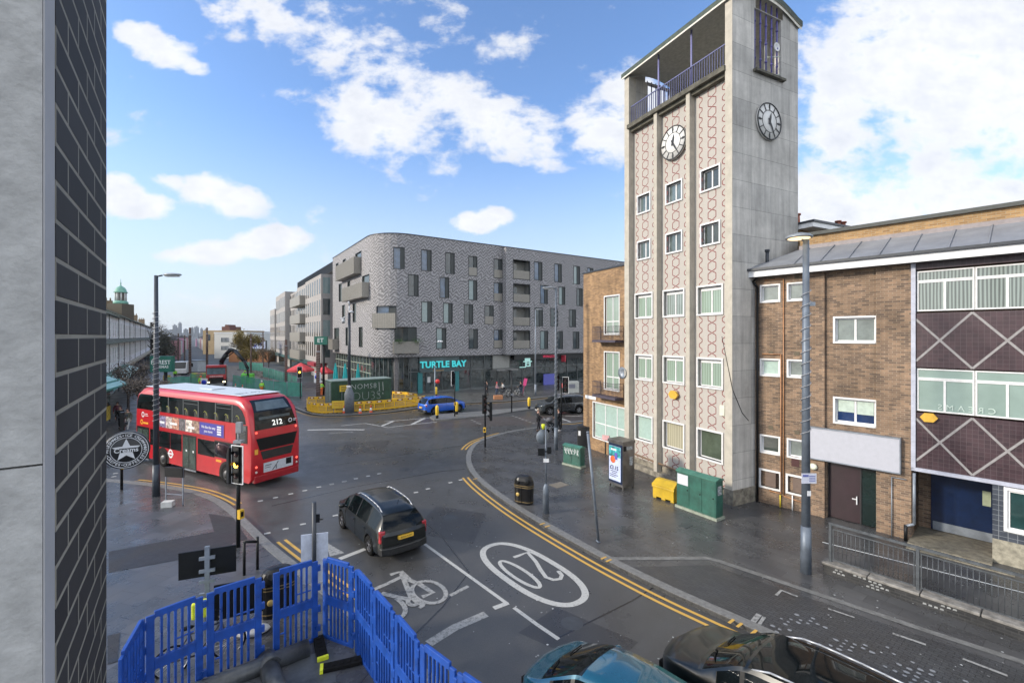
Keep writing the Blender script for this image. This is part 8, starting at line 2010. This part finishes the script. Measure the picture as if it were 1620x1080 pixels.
# bicycles
def make_bike(label, loc, yaw, fm, group='bicycles on the far pavement'):
    t = thing('bicycle', label, 'bicycle', loc, yaw, group=group)
    for x in (-.52, .52):
        b = MB(); b.torus((x, 0, .34), .32, .022, 'Y', 24, 6); o = b.build('wheel', rubber, t); b = MB()
        for k in range(8): a = math.pi*k/8; b.cyl((x-.3*math.cos(a), 0, .34-.3*math.sin(a)), (x+.3*math.cos(a), 0, .34+.3*math.sin(a)), .004, n=4)
        b.torus((x, 0, .34), .295, .01, 'Y', 24, 4); b.build('spokes', mat('rim_alloy', (.45, .45, .45), .4, .5), o)
    b = MB(); h_ = (.38, 0, .85); s_ = (-.2, 0, .80); c_ = (-.08, 0, .30)
    for q in ((h_, s_), (h_, c_), (s_, c_), (s_, (-.52, 0, .34)), (c_, (-.52, 0, .34)), (h_, (.52, 0, .34)), ((.36, 0, .85), (.34, 0, 1.0))): b.cyl(q[0], q[1], .018, n=6)
    b.cyl((-.2, 0, .8), (-.24, 0, .93), .014, n=6); b.build('frame', fm, t)
    b = MB(); b.ell((-.25, 0, .95), (.14, .07, .035), 10, 6); b.build('saddle', rubber, t)
    b = MB(); b.tube([(.28, -.25, 1.04), (.36, -.12, 1.02), (.34, 0, 1.0), (.36, .12, 1.02), (.28, .25, 1.04)], .013, 6); b.build('handlebar', rubber, t)
    return t
bf = [mat('bike_white', (.5, .5, .48), .4), mat('bike_dark', (.04, .04, .05), .4), mat('bike_red', (.4, .04, .04), .4)]
for i, (u, c, l) in enumerate(((797, 1, 'dark bicycle with front basket, leftmost of the row'), (804, 0, 'white framed bicycle second from the left of the row'), (811, 1, 'dark bicycle in the middle of the row'), (817, 0, 'white framed bicycle right of the middle one'), (825, 1, 'dark bicycle at the right end of the row'))):
    make_bike(l, base(u, 627.5+.3*(i % 2)), R(15+9*i), bf[c])
t = thing('delivery_bag', 'pink flat board standing among the bicycles', 'board', base(827, 622), .1); b = MB(); b.M = Matrix.Rotation(R(12), 4, 'Y'); b.box(-.2, -.05, 1.0, .2, .02, 1.9); b.box(-.03, -.02, 0, .03, .02, 1.0); b.build('board', mat('pink_bag', (.75, .08, .25), .5), t)
make_bike('bicycle standing behind the blue barriers at the lower left', G(318, 1055, 0), R(38), bf[1], group=None)
# gull in front of the grey block
t = thing('gull', 'white gull gliding in front of the grey apartment block', 'bird', at(695.5, 540.5, 40), R(20))
gm_ = mat('gull_white', (.7, .7, .7), .7)
b = MB(); b.ell((0, 0, 0), (.22, .07, .065), 12, 8); b.ell((.22, 0, .03), (.07, .045, .045), 10, 6); b.cyl((.27, 0, .03), (.34, 0, .015), .015, .003); b.poly([(-.15, -.04, 0), (-.38, -.09, 0), (-.38, .09, 0), (-.15, .04, 0)])
for s_ in (1, -1):
    for (a, c) in (((.08, .05, .02, -.1), (.10, .35, .12, -.08)), ((.10, .35, .12, -.08), (-.02, .72, .03, -.12))):
        b.poly([(a[0], s_*a[1], a[2]), (c[0], s_*c[1], c[2]), (c[3], s_*c[1], c[2]-.01), (a[3], s_*a[1], a[2]-.01)])
b.build('body', gm_, t)

# ================================================================== HAZE over the far city
hz_ = MB(); hz_.box(-3600, -400, -3, 3600, 5600, 90); ho = hz_.build('haze', (lambda m: m)(D.materials.new('haze'))); struct(ho, 'stuff')
hm_ = ho.data.materials[0]; hm_.use_nodes = True; hn = hm_.node_tree; hn.nodes.clear()
ou = hn.nodes.new('ShaderNodeOutputMaterial'); pv = hn.nodes.new('ShaderNodeVolumePrincipled'); pv.inputs['Color'].default_value = (.80, .88, 1, 1); pv.inputs['Density'].default_value = .00011
hn.links.new(pv.outputs[0], ou.inputs['Volume'])
